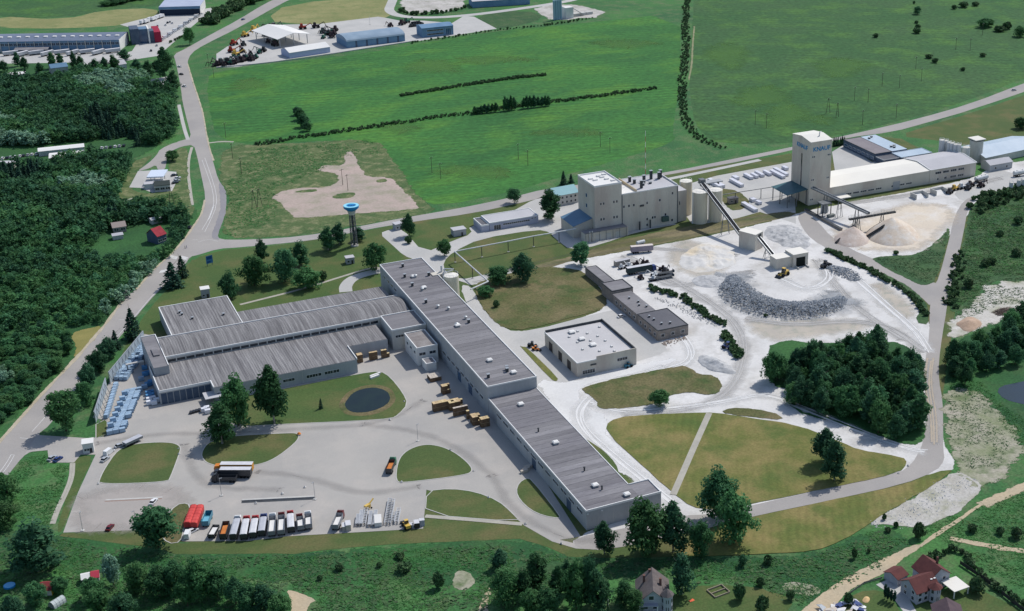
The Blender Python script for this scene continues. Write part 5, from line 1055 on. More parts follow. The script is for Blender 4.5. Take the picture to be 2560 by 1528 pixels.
# ------------------------------------------------------------------ filling station and cottages at the wood edge
g = P(372, 462); e = thing('station_canopy', 'pale flat filling station canopy on posts', 'canopy', g, ang((372, 462), (400, 461)))
MB().box(-.5, 9.5, -1, 13, 4.6, 5.3).build('roof', M('canopy_white', lin(196, 206, 220)), e)
for x in (1.5, 7.5):
    for y in (1, 11): MB().box(x - .2, x + .2, y - .2, y + .2, 0, 4.6).build('post', galv, e)
    MB().box(x - .4, x + .4, 5, 7, 0, 1.6).build('fuel_pump', trim, e)
skew_hall('station_shop', 'dark flat-roofed filling station shop', 'shop', (388, 481), (427, 477), 9, 3.8, 0, w_conc, M('roof_dark_green', lin(52, 60, 58)), 3, flat=True)
skew_hall('station_store', 'white store next to the filling station shop', 'store', (362, 474), (386, 472), 5, 3.0, 0, w_white, r_pale, 0, flat=True)
skew_hall('cottage', 'cottage with bright red roof at the wood edge by the crossing', 'house', (396, 612), (418, 604), 9, 4.6, 3.6, w_dkbl, M('roof_bright_red', lin(160, 62, 70), lin(142, 54, 62), .4), 2)
skew_hall('cottage', 'low grey-brown roofed cottage in the wood garden', 'house', (284, 584), (317, 579), 8, 3.2, 1.8, w_brick, M('roof_brown_grey2', lin(150, 138, 132)), 2)
skew_hall('garden_shed', 'long pale shed below the grey-brown cottage', 'shed', (283, 601), (309, 597), 4, 2.4, .8, w_conc, r_pale)
skew_hall('garden_shed', 'pale shed roof hidden in the trees by the crossing', 'shed', (380, 562), (406, 556), 4, 2.6, .8, w_conc, r_pale)
# ------------------------------------------------------------------ houses at the bottom
def gable(e, x0, x1, y0, y1, h, rise, wall, roof, axis='y', ov=.5):
    """gabled volume with ridge along axis"""
    if axis == 'y':
        xm = (x0 + x1) / 2; MB().extr([(x0, -.3), (x1, -.3), (x1, h), (xm, h + rise), (x0, h)], 'y', y0, y1).build('wall', wall, e)
        k = rise / ((x1 - x0) / 2)
        for s, a in ((1, x0), (-1, x1)):
            b0, b1 = (a - s * ov, h - ov * k + .04), (xm, h + rise + .04)
            MB().hexa([(b0[0], y0 - ov, b0[1]), (b1[0], y0 - ov, b1[1]), (b1[0], y1 + ov, b1[1]), (b0[0], y1 + ov, b0[1])], [(b0[0], y0 - ov, b0[1] + .2), (b1[0], y0 - ov, b1[1] + .2), (b1[0], y1 + ov, b1[1] + .2), (b0[0], y1 + ov, b0[1] + .2)]).build('roof', roof, e)
    else:
        ym = (y0 + y1) / 2; MB().extr([(y0, -.3), (y1, -.3), (y1, h), (ym, h + rise), (y0, h)], 'x', x0, x1).build('wall', wall, e)
        k = rise / ((y1 - y0) / 2)
        for s, a in ((1, y0), (-1, y1)):
            b0, b1 = (a - s * ov, h - ov * k + .04), (ym, h + rise + .04)
            MB().hexa([(x0 - ov, b0[0], b0[1]), (x1 + ov, b0[0], b0[1]), (x1 + ov, b1[0], b1[1]), (x0 - ov, b1[0], b1[1])], [(x0 - ov, b0[0], b0[1] + .2), (x1 + ov, b0[0], b0[1] + .2), (x1 + ov, b1[0], b1[1] + .2), (x0 - ov, b1[0], b1[1] + .2)]).build('roof', roof, e)
def turret(e, x, y, r, h, rise, wall, roof):
    t = MB().cyl(x, y, -.3, h, r, r, 8).build('turret', wall, e)
    MB().cyl(x, y, h + .002, h + rise, r * 1.3, .05, 8).build('turret_roof', roof, t)
    for z in (.9, 3.7):
        if z + 1.4 < h:
            for a in (-.5, -1.571, -2.64): MB().box(-.45, .45, -r * .93 - .04, -r * .93 + .06, z, z + 1.4).build('turret_window', glass, t, (x, y, 0), a + 1.571)
w_ghouse = M('wall_grey_render', lin(170, 172, 180), lin(156, 158, 168), .3, fine=.06)
g = P(1633, 1528); e = thing('grey_house', 'grey house with steep brown-grey roof and round corner turret at the bottom', 'house', g, -HEAD + R(2))
gable(e, -5.2, 5.2, 0, 13, 3.4, 4.6, w_ghouse, r_brown)
turret(e, 4.6, .2, 1.8, 6.4, 2.2, w_ghouse, r_brown)
for x in (-2.4, .6): win(e, 'S', x, .9, 1.3, 1.5, 0)
win(e, 'S', -.6, 4.4, 1.6, 1.5, 0)
MB().box(-4.6, 1.6, -1.8, -.01, 2.9, 3.1).build('balcony', w_ghouse, e)
for x in (-4.4, 1.4): MB().box(x - .12, x + .12, -1.7, -1.4, 0, 2.9).build('balcony_post', trim, e)
for x, y in ((2.6, 6.5), (-2.8, 8.6), (-.8, 12)): MB().box(x - .4, x + .4, y - .4, y + .4, 5.4, 8.4).build('chimney', M('chimney_brick', lin(112, 84, 76)), e)
g = P(2338, 1496); e = thing('red_roofed_house', 'large grey house with red tiled cross-gabled roofs and octagonal bay', 'house', g, R(2))
gable(e, -8, 1, 0, 8.5, 4.6, 2.8, w_ghouse, r_red, 'x')
gable(e, 0.5, 9, 4, 13, 4.8, 3.2, w_ghouse, r_red, 'y')
turret(e, -1.0, -.6, 2.0, 5.4, 1.6, w_ghouse, r_red)
for x in (-6.6, -4.2): win(e, 'S', x, .9, 1.3, 1.4, 0); win(e, 'S', x, 3.0, 1.3, 1.2, 0)
for y in (2, 6): win(e, 'W', y, .9, 1.3, 1.4, -8); win(e, 'W', y, 3.2, 1.3, 1.2, -8)
for x in (2.8, 6.6): win(e, 'S', x, 1.0, 1.4, 1.4, 4); win(e, 'S', x, 3.2, 1.3, 1.2, 4)
MB().box(6.5, 7.1, 8, 8.6, 5, 9.4).build('chimney', M('chimney_brick', lin(0, 0, 0)), e)
MB().box(5, 11.5, -3.5, 3.6, 2.8, 3.0).build('terrace_roof', r_cream, e)
for x in (5.3, 11.2): MB().box(x - .15, x + .15, -3.3, -3, 0, 2.8).build('terrace_post', trim, e)
for x in (-.4, .9): MB().box(x - .4, x + .4, 2.0, 3.0, 6.3, 6.5).build('roof_window', trim, e)
e, L = skew_hall('garage', 'small red-roofed garage left of the red-roofed house', 'garage', (2243, 1466), (2268, 1452), 6, 2.6, 1.4, w_ghouse, r_red)
g = P(2374, 1572); e = thing('brown_house', 'dark brown roof of a house cut by the bottom edge', 'house', g, R(-28)); gable(e, -4.5, 4.5, 0, 9, 2.8, 2.6, w_ghouse, M('roof_dark_brown', lin(92, 78, 82), lin(80, 68, 74), .4))
patch('driveway', [(2190, 1462), (2240, 1440), (2262, 1450), (2280, 1440), (2300, 1470), (2262, 1478), (2280, 1510), (2300, 1545), (2270, 1545), (2225, 1485)], g_conc, .07, 0)
patch('garden_lawn', [(2080, 1528), (2140, 1480), (2200, 1475), (2225, 1490), (2262, 1545), (2080, 1545)], g_lawn2, .06, 1)
patch('garden_lawn', [(2265, 1495), (2310, 1500), (2420, 1450), (2450, 1475), (2560, 1528), (2560, 1545), (2290, 1545)], g_lawn2, .062, 1)
patch('garden_lawn', [(1660, 1528), (1690, 1480), (1760, 1462), (1880, 1465), (1990, 1500), (1960, 1545), (1660, 1545)], g_lawn2, .06, 1, 1.0)
e, L = skew_hall('garden_shed', 'garden shed with dark red roof and yellow gable at bottom left', 'shed', (101, 1491), (130, 1489), 5, 2.2, 1.5, w_white, M('roof_wine', lin(126, 56, 58))); MB().extr([(0, 0), (5, 0), (5, 2.2), (2.5, 3.6), (0, 2.2)], 'x', L + .01, L + .15).build('gable_end', M('yellow_paint', lin(206, 176, 66)), e)
skew_hall('garden_shed', 'small shed with bright red roof in the garden belt', 'shed', (231, 1458), (249, 1455), 4, 2.0, 1.2, w_conc, M('roof_raspberry', lin(176, 64, 80)))
skew_hall('garden_shed', 'small white-roofed shed beside the bright red one', 'shed', (207, 1462), (226, 1458), 3.5, 2.0, .8, w_conc, r_white)
g = P(24, 1467); e = thing('paddling_pool', 'round bright blue garden pool at bottom left', 'pool', g); MB().cyl(0, 0, -.05, .7, 1.9, 1.9, 24).build('wall', wt_blue, e); MB().cyl(0, 0, .702, .72, 1.75, 1.75, 24).build('water', M('pool_water', lin(96, 170, 214), rough=.1), e)
e = thing('greenhouse', 'small arched plastic greenhouse at bottom left', 'greenhouse', P(137, 1524), .6); MB().extr([(1.6 - 1.6 * math.cos(math.pi * i / 8), 2.2 * math.sin(math.pi * i / 8)) for i in range(9)], 'x', 0, 5).build('cover', M('plastic_sheet', lin(182, 190, 190), rough=.4), e)
for k in range(5): MB().extr([(1.6 - 1.66 * math.cos(math.pi * i / 8), 2.26 * math.sin(math.pi * i / 8)) for i in range(9)], 'x', k * 1.22, k * 1.22 + .07).build('hoop', galv, e)
e = thing('raised_bed', 'wooden raised bed frame on the lawn of the grey house', 'raised bed', P(1788, 1496), .1)
for a, b in (((0, 0), (6, 0)), ((6, 0), (6, 5)), ((6, 5), (0, 5)), ((0, 5), (0, 0)), ((0, 2.5), (6, 2.5))): MB().beam((*a, .3), (*b, .3), .25, .6).build('board', M('old_wood', lin(150, 140, 122)), e)
e = thing('picnic_blanket', 'small orange cover lying on the lawn of the grey house', 'cover', P(1729, 1502), .2); MB().hexa([(-1, -.6, .02), (1, -.6, .02), (1, .6, .02), (-1, .6, .02)], [(-.9, -.5, .2), (.9, -.5, .14), (.9, .5, .22), (-.9, .5, .12)]).build('cloth', M('orange_cloth', lin(222, 110, 76)), e)
def fence(label, pts, h, mat, step=2.5, name='fence'):
    q = [P2(p) for p in pts]; o = q[0]; e = thing(name, label, 'fence', (o[0], o[1], 0)); r = resample(q, step, False)
    for a, b in zip(r[:-1], r[1:]):
        MB().beam((a[0] - o[0], a[1] - o[1], h * .55), (b[0] - o[0], b[1] - o[1], h * .55), .06, h * .8).build('board_panel' if h > 1.2 else 'rail', mat, e)
        MB().box(a[0] - o[0] - .07, a[0] - o[0] + .07, a[1] - o[1] - .07, a[1] - o[1] + .07, 0, h).build('post', mat, e)
    return e
fence('thin pale fence line left of the grey house garden', [(1516, 1462), (1520, 1500), (1524, 1545)], 1.0, galv)
fence('dark board fence along the right side of the red-roofed house garden', [(2400, 1412), (2460, 1452), (2520, 1500), (2570, 1540)], 1.8, M('fence_dark', lin(64, 64, 62)))
fence('low wall between the sand track and the red-roofed house drive', [(2120, 1488), (2160, 1460), (2205, 1447)], .9, w_brick, 2.0)
fence('long wire fence between dealer yard and green field', [(541, 171), (640, 162), (760, 148), (870, 130), (1040, 104)], 1.0, galv, 5)
# ------------------------------------------------------------------ vehicles
def paint(n, r, g, b): return M('paint_' + n, lin(r, g, b), rough=.35, spec=.5)
PA_W, PA_R, PA_DR, PA_B, PA_G, PA_DK, PA_O, PA_S, PA_T, PA_Y = paint('white', 222, 222, 222), paint('red', 176, 34, 38), paint('dark_red', 104, 26, 30), paint('blue', 46, 66, 118), paint('green', 76, 128, 104), paint('dark', 44, 46, 52), paint('orange', 214, 128, 44), paint('silver', 170, 174, 178), paint('teal', 60, 128, 150), paint('yellow', 212, 176, 84)
tyre = M('tyre', lin(30, 30, 32), rough=.9); vglass = M('car_glass', lin(28, 34, 42), rough=.1, spec=.6)
MESH = {}
def shared(key, fn):
    if key not in MESH: MESH[key] = fn()
    return MESH[key]
def wheel_mesh(r, w): return shared(('wh', r, w), lambda: MB().tube((0, -w / 2, 0), (0, w / 2, 0), r, 10).mesh(tyre, 'wheel'))
def wheels(e, xs, y, r=.33, w=.22):
    for x in xs:
        for s in (-1, 1): put('wheel', wheel_mesh(r, w), e, (x, s * y, r))
def car(label, px, rz, mat, group=None, van=False, name=None):
    e = thing(name or ('van' if van else 'car'), label, 'van' if van else 'car', px if len(px) > 2 else P(*px), rz, group); k = (mat.name, van)
    L, W = (5.2, 1.95) if van else (4.3, 1.76)
    def body():
        m = MB(); m.hexa([(-L / 2, -W / 2, .3), (L / 2, -W / 2, .3), (L / 2, W / 2, .3), (-L / 2, W / 2, .3)], [(-L / 2 + .05, -W / 2 + .04, .85), (L / 2 - .1, -W / 2 + .04, .78), (L / 2 - .1, W / 2 - .04, .78), (-L / 2 + .05, W / 2 - .04, .85)])
        if van: m.hexa([(-L / 2 + .05, -.93, .852), (1.5, -.93, .852), (1.5, .93, .852), (-L / 2 + .05, .93, .852)], [(-L / 2 + .15, -.85, 2.2), (1.0, -.85, 2.2), (1.0, .85, 2.2), (-L / 2 + .15, .85, 2.2)])
        return m.mesh(mat, 'body')
    put('body', shared(('b',) + k, body), e)
    if van: put('windscreen', shared('vw', lambda: MB().hexa([(1.502, -.85, .86), (2.0, -.85, .86), (2.0, .85, .86), (1.502, .85, .86)], [(1.05, -.78, 2.0), (1.2, -.78, 2.0), (1.2, .78, 2.0), (1.05, .78, 2.0)]).mesh(vglass, 'windscreen')), e)
    else:
        put('glasshouse', shared('gh', lambda: MB().hexa([(-1.75, -.8, .82), (1.1, -.8, .79), (1.1, .8, .79), (-1.75, .8, .82)], [(-1.2, -.64, 1.38), (.35, -.64, 1.4), (.35, .64, 1.4), (-1.2, .64, 1.38)]).mesh(vglass, 'glasshouse')), e)
        put('roof', shared(('r',) + k, lambda: MB().box(-1.2, .35, -.65, .65, 1.402, 1.45).mesh(mat, 'roof')), e)
    wheels(e, (-L * .3, L * .31), W / 2 - .12)
    return e
def truck(label, rear, front, cab, body, load=None, cover=None, H=1.7, name='tipper_truck', cat='truck', group=None, z1=3.0, Lmax=None, cabbed=True, world=None):
    """rear = ground point at the tail, front = point on the cab roof"""
    if world: A, rz, L = world
    else:
        A = P(*rear); B = P(front[0], front[1], z1 if cabbed else .8); rz = math.atan2(B[1] - A[1], B[0] - A[0]); L = math.hypot(B[0] - A[0], B[1] - A[1]) + 1.0
        if Lmax: L = min(L, Lmax)
    e = thing(name, label, cat, A, rz, group); cl = 2.1 if cabbed else 0; bl = L - cl - (.3 if cabbed else 0)
    MB().box(.1, L - .2, -.45, .45, .65, 1.0).build('chassis', steel_d, e)
    t = .1; z0, z2 = 1.1, 1.1 + H
    m = MB(); m.box(0, bl, -1.25, 1.25, z0, z0 + .12).box(0, t, -1.25, 1.25, z0 + .121, z2).box(bl - t, bl, -1.25, 1.25, z0 + .121, z2 + .2).box(t + .001, bl - t - .001, -1.25, -1.25 + t, z0 + .121, z2).box(t + .001, bl - t - .001, 1.25 - t, 1.25, z0 + .121, z2)
    m.build('dump_body', body, e)
    for k in range(int(bl / 1.5)): MB().box(.6 + k * 1.5, .72 + k * 1.5, -1.3, 1.3, z0 + .2, z2 - .02).build('rib', body, e) if load is None and cover else None
    if cover: MB().extr([(-1.24, z2 + .003), (1.24, z2 + .003), (.7, z2 + .22), (-.7, z2 + .22)], 'x', .05, bl - .12).build('tarpaulin', cover, e)
    if load: MB().hexa([(t, -1.1, z0 + .13), (bl - t, -1.1, z0 + .13), (bl - t, 1.1, z0 + .13), (t, 1.1, z0 + .13)], [(bl * .2, -1.0, z0 + H * .5), (bl * .8, -.9, z0 + H * .7), (bl * .8, .9, z0 + H * .6), (bl * .2, 1.0, z0 + H * .5)]).build('load', load, e)
    if cabbed:
        c = MB().hexa([(L - cl, -1.22, .5), (L, -1.22, .5), (L, 1.22, .5), (L - cl, 1.22, .5)], [(L - cl + .05, -1.15, 3.1), (L - .35, -1.15, 3.0), (L - .35, 1.15, 3.0), (L - cl + .05, 1.15, 3.1)]).build('cab', cab, e)
        MB().hexa([(L - .12, -1.05, 1.7), (L + .02, -1.05, 1.7), (L + .02, 1.05, 1.7), (L - .12, 1.05, 1.7)], [(L - .36, -1.0, 2.75), (L - .24, -1.0, 2.75), (L - .24, 1.0, 2.75), (L - .36, 1.0, 2.75)]).build('windscreen', vglass, c)
        MB().hexa([(L - cl + .1, -1.0, 3.1), (L - .7, -1.0, 3.05), (L - .7, 1.0, 3.05), (L - cl + .1, 1.0, 3.1)], [(L - cl + .12, -.9, 3.7), (L - cl + .7, -.9, 3.45), (L - cl + .7, .9, 3.45), (L - cl + .12, .9, 3.7)]).build('roof_fairing', cab, c)
    wheels(e, [1.0, 2.3] + ([L - 1.2] if cabbed else []) + ([3.6] if L > 9.5 else []), 1.05, .5, .32)
    return e
def semi(label, A, rz, L, cab, side, top, H=2.7, group=None, name='semi_trailer_truck', cabbed=True):
    e = thing(name, label, 'truck' if cabbed else 'trailer', A, rz, group); cl = 2.6 if cabbed else 0
    MB().box(0, L - cl, -1.27, 1.27, 1.15, 1.15 + H).build('box', side, e); MB().box(-.02, L - cl + .02, -1.29, 1.29, 1.152 + H, 1.22 + H).build('roof', top, e)
    MB().box(.2, L - .6, -.5, .5, .7, 1.148).build('chassis', steel_d, e)
    if cabbed:
        c = MB().hexa([(L - 2.2, -1.22, .5), (L, -1.22, .5), (L, 1.22, .5), (L - 2.2, 1.22, .5)], [(L - 2.15, -1.15, 3.3), (L - .4, -1.15, 3.1), (L - .4, 1.15, 3.1), (L - 2.15, 1.15, 3.3)]).build('cab', cab, e)
        MB().hexa([(L - .12, -1.05, 1.7), (L + .02, -1.05, 1.7), (L + .02, 1.05, 1.7), (L - .12, 1.05, 1.7)], [(L - .42, -1.0, 2.85), (L - .3, -1.0, 2.85), (L - .3, 1.0, 2.85), (L - .42, 1.0, 2.85)]).build('windscreen', vglass, c)
    else: MB().box(L - 2.6, L - 2.3, -.9, .9, 0, 1.14).build('landing_leg', steel_d, e)
    wheels(e, [1.2, 2.5, 3.8] + ([L - 1.3, L - 3.6] if cabbed else []), 1.05, .5, .32)
    return e
tarp_w, tarp_g = M('tarp_white', lin(206, 206, 208), lin(192, 192, 196), .5), M('tarp_grey', lin(182, 184, 190), lin(168, 170, 178), .5)
tip_d, tip_s = paint('tip_dark', 58, 60, 64), paint('tip_steel', 126, 130, 136)
gy = M('gypsum_load', lin(222, 220, 216)); orl = M('orange_load', lin(206, 130, 70), lin(186, 112, 58), .5)
G_ = 'tipper trucks parked in the yard row'
truck('tipper with orange load, leftmost of the parked truck row', (558, 1352), (566, 1318), PA_DK, tip_d, orl, group=G_, Lmax=8.5, cabbed=False, name='tipper_trailer', cat='trailer')
for rear, front, cab, cov, ld, lab, bd in (((584, 1353), (594, 1290), PA_W, tarp_g, None, 'white-cabbed tipper with grey tarpaulin next to the orange load', tip_d), ((610, 1353), (616, 1291), PA_R, tarp_w, None, 'red-cabbed tarped tipper, left of the two adjoining red ones', tip_d), ((633, 1349), (638, 1290), PA_R, tarp_w, None, 'red-cabbed tarped tipper beside the blue-cabbed one', tip_d),
        ((655, 1344), (659, 1286), PA_B, tarp_g, None, 'blue-cabbed tarped tipper in the middle of the row', tip_d), ((680, 1345), (681, 1284), PA_W, None, gy, 'white-cabbed open tipper with white load in the row', tip_s), ((704, 1342), (703, 1282), PA_DR, None, gy, 'dark red open tipper with white load in the row', tip_s),
        ((729, 1335), (725, 1278), PA_R, tarp_w, None, 'red-cabbed tarped tipper, third from the right of the row', tip_d), ((754, 1331), (748, 1286), PA_DR, None, gy, 'short dark maroon tipper, second from the right of the row', tip_s), ((773, 1327), (769, 1279), PA_W, None, gy, 'white and blue open tipper at the right end of the row', tip_s), ((838, 1329), (851, 1277), PA_DR, None, gy, 'maroon-cabbed open tipper standing apart right of the row', tip_s)):
    truck(lab, rear, front, cab, bd, ld, cov, group=G_)
truck('green-cabbed truck with orange load beside the domed lawn', (972, 1188), (982, 1144), PA_G, tip_d, orl, None)
truck('small trailer with white stones left of the truck row', (528, 1349), (539, 1324), PA_DK, tip_d, gy, None, 1.0, 'tipper_trailer', 'trailer', cabbed=False)
A = P(634, 1180); rz = ang((634, 1180), (548, 1180)); semi('orange-cabbed semi trailer truck with white roof, rear one of the pair', A, rz + .0, 15, PA_O, M('orange_curtain', lin(196, 140, 60)), tarp_w)
A = P(630, 1193); semi('dark-sided semi trailer truck with white roof, middle of the three', A, rz, 14.5, PA_DK, tip_d, tarp_w)
truck('short dark tipper in front of the two semi trailers', None, None, PA_DK, tip_d, None, None, 1.4, world=(P(593, 1204), rz, 9.5))
# covered red trailer, teal container, small white lorry, misc in the left bay
red_tarp = M('tarp_red', lin(206, 84, 80), lin(188, 70, 68), .4)
for k, (b, f, lab) in enumerate((((470, 1325), (487, 1280), 'left red-tarped block trailer at the edge of the truck yard'), ((486, 1326), (503, 1280), 'right red-tarped block trailer at the edge of the truck yard'))):
    A, B = P(*b), P(*f); L = math.hypot(B[0] - A[0], B[1] - A[1]); e = thing('tarped_trailer', lab, 'trailer', A, math.atan2(B[1] - A[1], B[0] - A[0]))
    MB().box(0, L, -1.2, 1.2, .5, 1.1).build('bed', steel_d, e); MB().extr([(-1.25, 1.1), (1.25, 1.1), (1.25, 2.9), (.6, 3.3), (-.6, 3.3), (-1.25, 2.9)], 'x', 0, L).build('tarpaulin', red_tarp, e)
    for j in range(7): MB().extr([(-1.29, 1.1), (1.29, 1.1), (1.29, 2.95), (.62, 3.36), (-.62, 3.36), (-1.29, 2.95)], 'x', .3 + j * (L - .6) / 6 - .05, .3 + j * (L - .6) / 6 + .05).build('tarp_fold', red_tarp, e)
    wheels(e, (1, 2.2, L - 1.5), 1.0, .45, .3)
A, B = P(514, 1320), P(525, 1292); L = math.hypot(B[0] - A[0], B[1] - A[1]); e = thing('teal_trailer', 'teal open-topped trailer beside the red-tarped trailers', 'trailer', A, math.atan2(B[1] - A[1], B[0] - A[0]))
m = MB(); m.box(0, L, -1.25, 1.25, .9, 1.1).box(0, L, -1.25, -1.15, 1.102, 2.8).box(0, L, 1.15, 1.25, 1.102, 2.8).box(0, .1, -1.148, 1.148, 1.102, 2.8).box(L - .1, L, -1.148, 1.148, 1.102, 2.8); m.build('body', PA_T, e)
MB().box(.2, L * .55, -1.1, 1.1, 1.102, 2.2).build('load', M('blue_wrap', lin(110, 170, 190)), e); wheels(e, (1, 2.2, L - 1.5), 1.0, .45, .3)
car('small white pickup van below the red-tarped trailers', (470, 1340), 1.2, PA_W, van=True); car('white car nose in front of the red-tarped trailers', (482, 1330), .4, PA_W)
for px, r, mt, lab, van in (((131, 1148), .75, PA_S, 'silver-blue car at the entrance, left of the two', 0), ((145, 1151), .75, PA_B, 'dark blue car at the entrance, right of the two', 0), ((273, 1134), .8, PA_W, 'white van parked by the west lawn corner', 1), ((263, 1151), .8, PA_S, 'grey car behind the white van by the west lawn', 0), ((300, 1117), .3, PA_S, 'silver car at the top of the west lawn', 0), ((384, 1257), .95, PA_W, 'white car crossing the pale parking bay', 0), ((275, 1322), 1.0, PA_DR, 'dark red car at the lower edge of the pale bay', 0), ((372, 1318), .3, PA_T, 'teal car half under the yard edge tree', 0),
        ((449, 168), 2.0, PA_W, 'white car highest on the curving main road', 0), ((453, 187), 2.0, PA_DK, 'dark car on the curving main road', 0), ((461, 217), 2.0, PA_W, 'white car lowest on the curving main road', 0), ((608, 50), .7, PA_B, 'blue car on the far stretch of main road', 0), ((2535, 227), .15, PA_S, 'silver car on the road at the right edge', 0), ((126, 1035), .9, PA_DK, 'dark car on the main road by the entrance tree', 0), ((475, 570), 1.2, PA_DK, 'dark motor car at the turning lane', 0), ((1553, 793), 0.2, PA_W, 'white car by the wall of the grey row', 0),
        ((436, 440), .3, PA_DK, 'dark car at the top of the filling station bays', 0), ((444, 447), .3, PA_W, 'upper white car at the filling station', 0), ((442, 454), .3, PA_S, 'middle silver car at the filling station', 0), ((438, 459), .3, PA_DK, 'lower dark car at the filling station', 0)):
    car(lab, px, r, mt, None, bool(van))
e = semi('long grey flat trailer at the top of the west lawn', P(312, 1119), .5, 8, PA_S, tip_s, tarp_g, 1.0, name='trailer', cabbed=False)
# far depot vehicles
for k in range(24):
    t = k / 23; x, y = 400 + 102 * t, 104 - 68 * t
    car('white car in the long parked line of the depot yard', (x + rnd.uniform(-1, 1), y), .35, PA_W if k % 5 else PA_S, 'depot line of white vehicles', k % 3 == 0)
for k, (x, y) in enumerate(((352, 62), (361, 60), (371, 55), (379, 54), (389, 50), (398, 47))): semi('white box lorry along the rear edge of the depot yard', P(x, y), .9, 8, PA_W, PA_W, tarp_w, 2.4, 'box lorries of the depot yard', 'box_lorry')
for k, (x, y) in enumerate(((391, 71), (394, 66), (414, 64), (419, 58), (425, 56), (431, 59), (378, 128), (392, 115))): car('parked car in the middle of the depot yard', (x, y), 1.4, (PA_DK, PA_S, PA_W)[k % 3], 'cars in the middle of the depot yard')
for k in range(9): semi('pale trailer parked below the depot hall', P(8 + k * 32, 141 - .8 * k + (k % 2) * 4), .1 + (.5 if k % 2 else 0), 12, PA_W, PA_S, tarp_w, 2.4, 'pale trailers below the depot hall', 'trailer', False)
for k in range(10): car('car parked in the wood clearing', (5 + k * 11 + rnd.uniform(-2, 2), 398 - k * 1.4), 1.3, (PA_W, PA_DK, PA_S, PA_W)[k % 4], 'cars in the wood clearing')
for k in range(6): car('car parked behind the clearing shed', (255 + k * 11, 372 - k * 1.2), 1.3, (PA_W, PA_S, PA_DK)[k % 3], 'cars behind the clearing shed')
# dealer yard machines
rust_d = M('machine_dark', lin(70, 58, 60), lin(52, 46, 50), .8); mch_r = M('machine_red', lin(150, 60, 50)); mch_y = M('machine_yellow', lin(206, 170, 84)); mch_g = M('machine_green', lin(50, 96, 82))
def implement(label, px, rz, mat, s, group):
    e = thing('farm_machine', label, 'machine', P(*px), rz, group)
    def a(): return MB().box(-1.6, 1.6, -.9, .9, .7, 1.5).hexa([(-1.2, -.7, 1.5), (.2, -.7, 1.5), (.2, .7, 1.5), (-1.2, .7, 1.5)], [(-1.0, -.6, 2.8), (0, -.6, 2.8), (0, .6, 2.8), (-1.0, .6, 2.8)]).mesh(mat, 'body')
    put('body', shared(('imp', mat.name), a), e, scale=(s, s, s))
    put('boom', shared(('boom', mat.name), lambda: MB().beam((1.4, 0, 1.4), (4.2, .3, 2.6), .3, .3).beam((4.2, .3, 2.6), (5.2, .3, .6), .25, .25).mesh(mat, 'boom')), e, scale=(s, s, s))
    for x in (-1.1, 1.1):
        for y in (-1, 1): put('wheel', wheel_mesh(.65, .4), e, (x * s, y * s, .65 * s), scale=(s, s, s))
    return e
for k in range(46):
    x, y = ((540 + k * 5.2, 166 - k * .9) if k < 20 else (rnd.uniform(600, 690), rnd.uniform(80, 140)) if k < 30 else (rnd.uniform(640, 720), rnd.uniform(68, 78)) if k < 34 else (rnd.uniform(805, 860), rnd.uniform(72, 100)) if k < 42 else (rnd.uniform(950, 1030), rnd.uniform(60, 66)))
    implement('dark farm implement parked in the dealer yard', (x, y + rnd.uniform(-4, 4)), rnd.uniform(0, 3.1), (rust_d, rust_d, PA_DK, mch_g)[k % 4], rnd.uniform(1.2, 1.9), 'dark implements of the dealer yard')
for px, mt, lab, r in (((580, 131), mch_r, 'red telescopic machine in the left of the dealer yard', .1), ((590, 140), mch_y, 'yellow machine below the red one in the dealer yard', .1), ((613, 92), mch_y, 'yellow digger at the road side of the dealer yard', .5), ((635, 78), mch_y, 'cream digger at the rear corner of the dealer yard', .8), ((585, 113), mch_r, 'red and white tractor at the road side fence of the dealer yard', .6), ((757, 73), mch_r, 'red implement behind the canopy hall', 0), ((790, 70), rust_d, 'tall dark harvester right of the canopy hall', 0)):
    implement(lab, px, r, mt, 1.8, None)
for k in range(4): truck('tank lorry parked beside the blue office', None, None, PA_DK, tip_d, world=(P(1030 + k * 9, 68 - k), 1.2 + k * .2, 8), group='lorries by the blue office', name='lorry')
# wheel loaders in the works
def loader(label, px, rz, mat, s=1.0, bucket=True):
    e = thing('wheel_loader', label, 'loader', P(*px), rz)
    MB().box(-2.6 * s, -.2 * s, -.9 * s, .9 * s, .8 * s, 1.9 * s).build('engine', mat, e); MB().hexa([(-.9 * s, -.7 * s, 1.9 * s), (.4 * s, -.7 * s, 1.3 * s), (.4 * s, .7 * s, 1.3 * s), (-.9 * s, .7 * s, 1.9 * s)], [(-.8 * s, -.65 * s, 3.1 * s), (.2 * s, -.65 * s, 3.1 * s), (.2 * s, .65 * s, 3.1 * s), (-.8 * s, .65 * s, 3.1 * s)]).build('cab', vglass, e)
    MB().box(-.9 * s, .3 * s, -.7 * s, .7 * s, 3.102 * s, 3.25 * s).build('cab_roof', mat, e); MB().box(-.15 * s, 1.8 * s, -.6 * s, .6 * s, .7 * s, 1.2 * s).build('front_frame', mat, e)
    for y in (-.5, .5): MB().beam((.6 * s, y * s, 1.4 * s), (2.9 * s, y * s, .6 * s), .25 * s, .3 * s).build('lift_arm', mat, e)
    if bucket: MB().extr([(2.8 * s, .1 * s), (3.9 * s, .05 * s), (3.1 * s, .5 * s), (3.0 * s, 1.2 * s), (2.7 * s, .9 * s)], 'y', -1.3 * s, 1.3 * s).build('bucket', steel_d, e)
    for x in (-1.7, 1.3):
        for y in (-1.0, 1.0): put('wheel', wheel_mesh(.75, .55), e, (x * s, y * s, .75 * s), scale=(s, s, s))
    return e
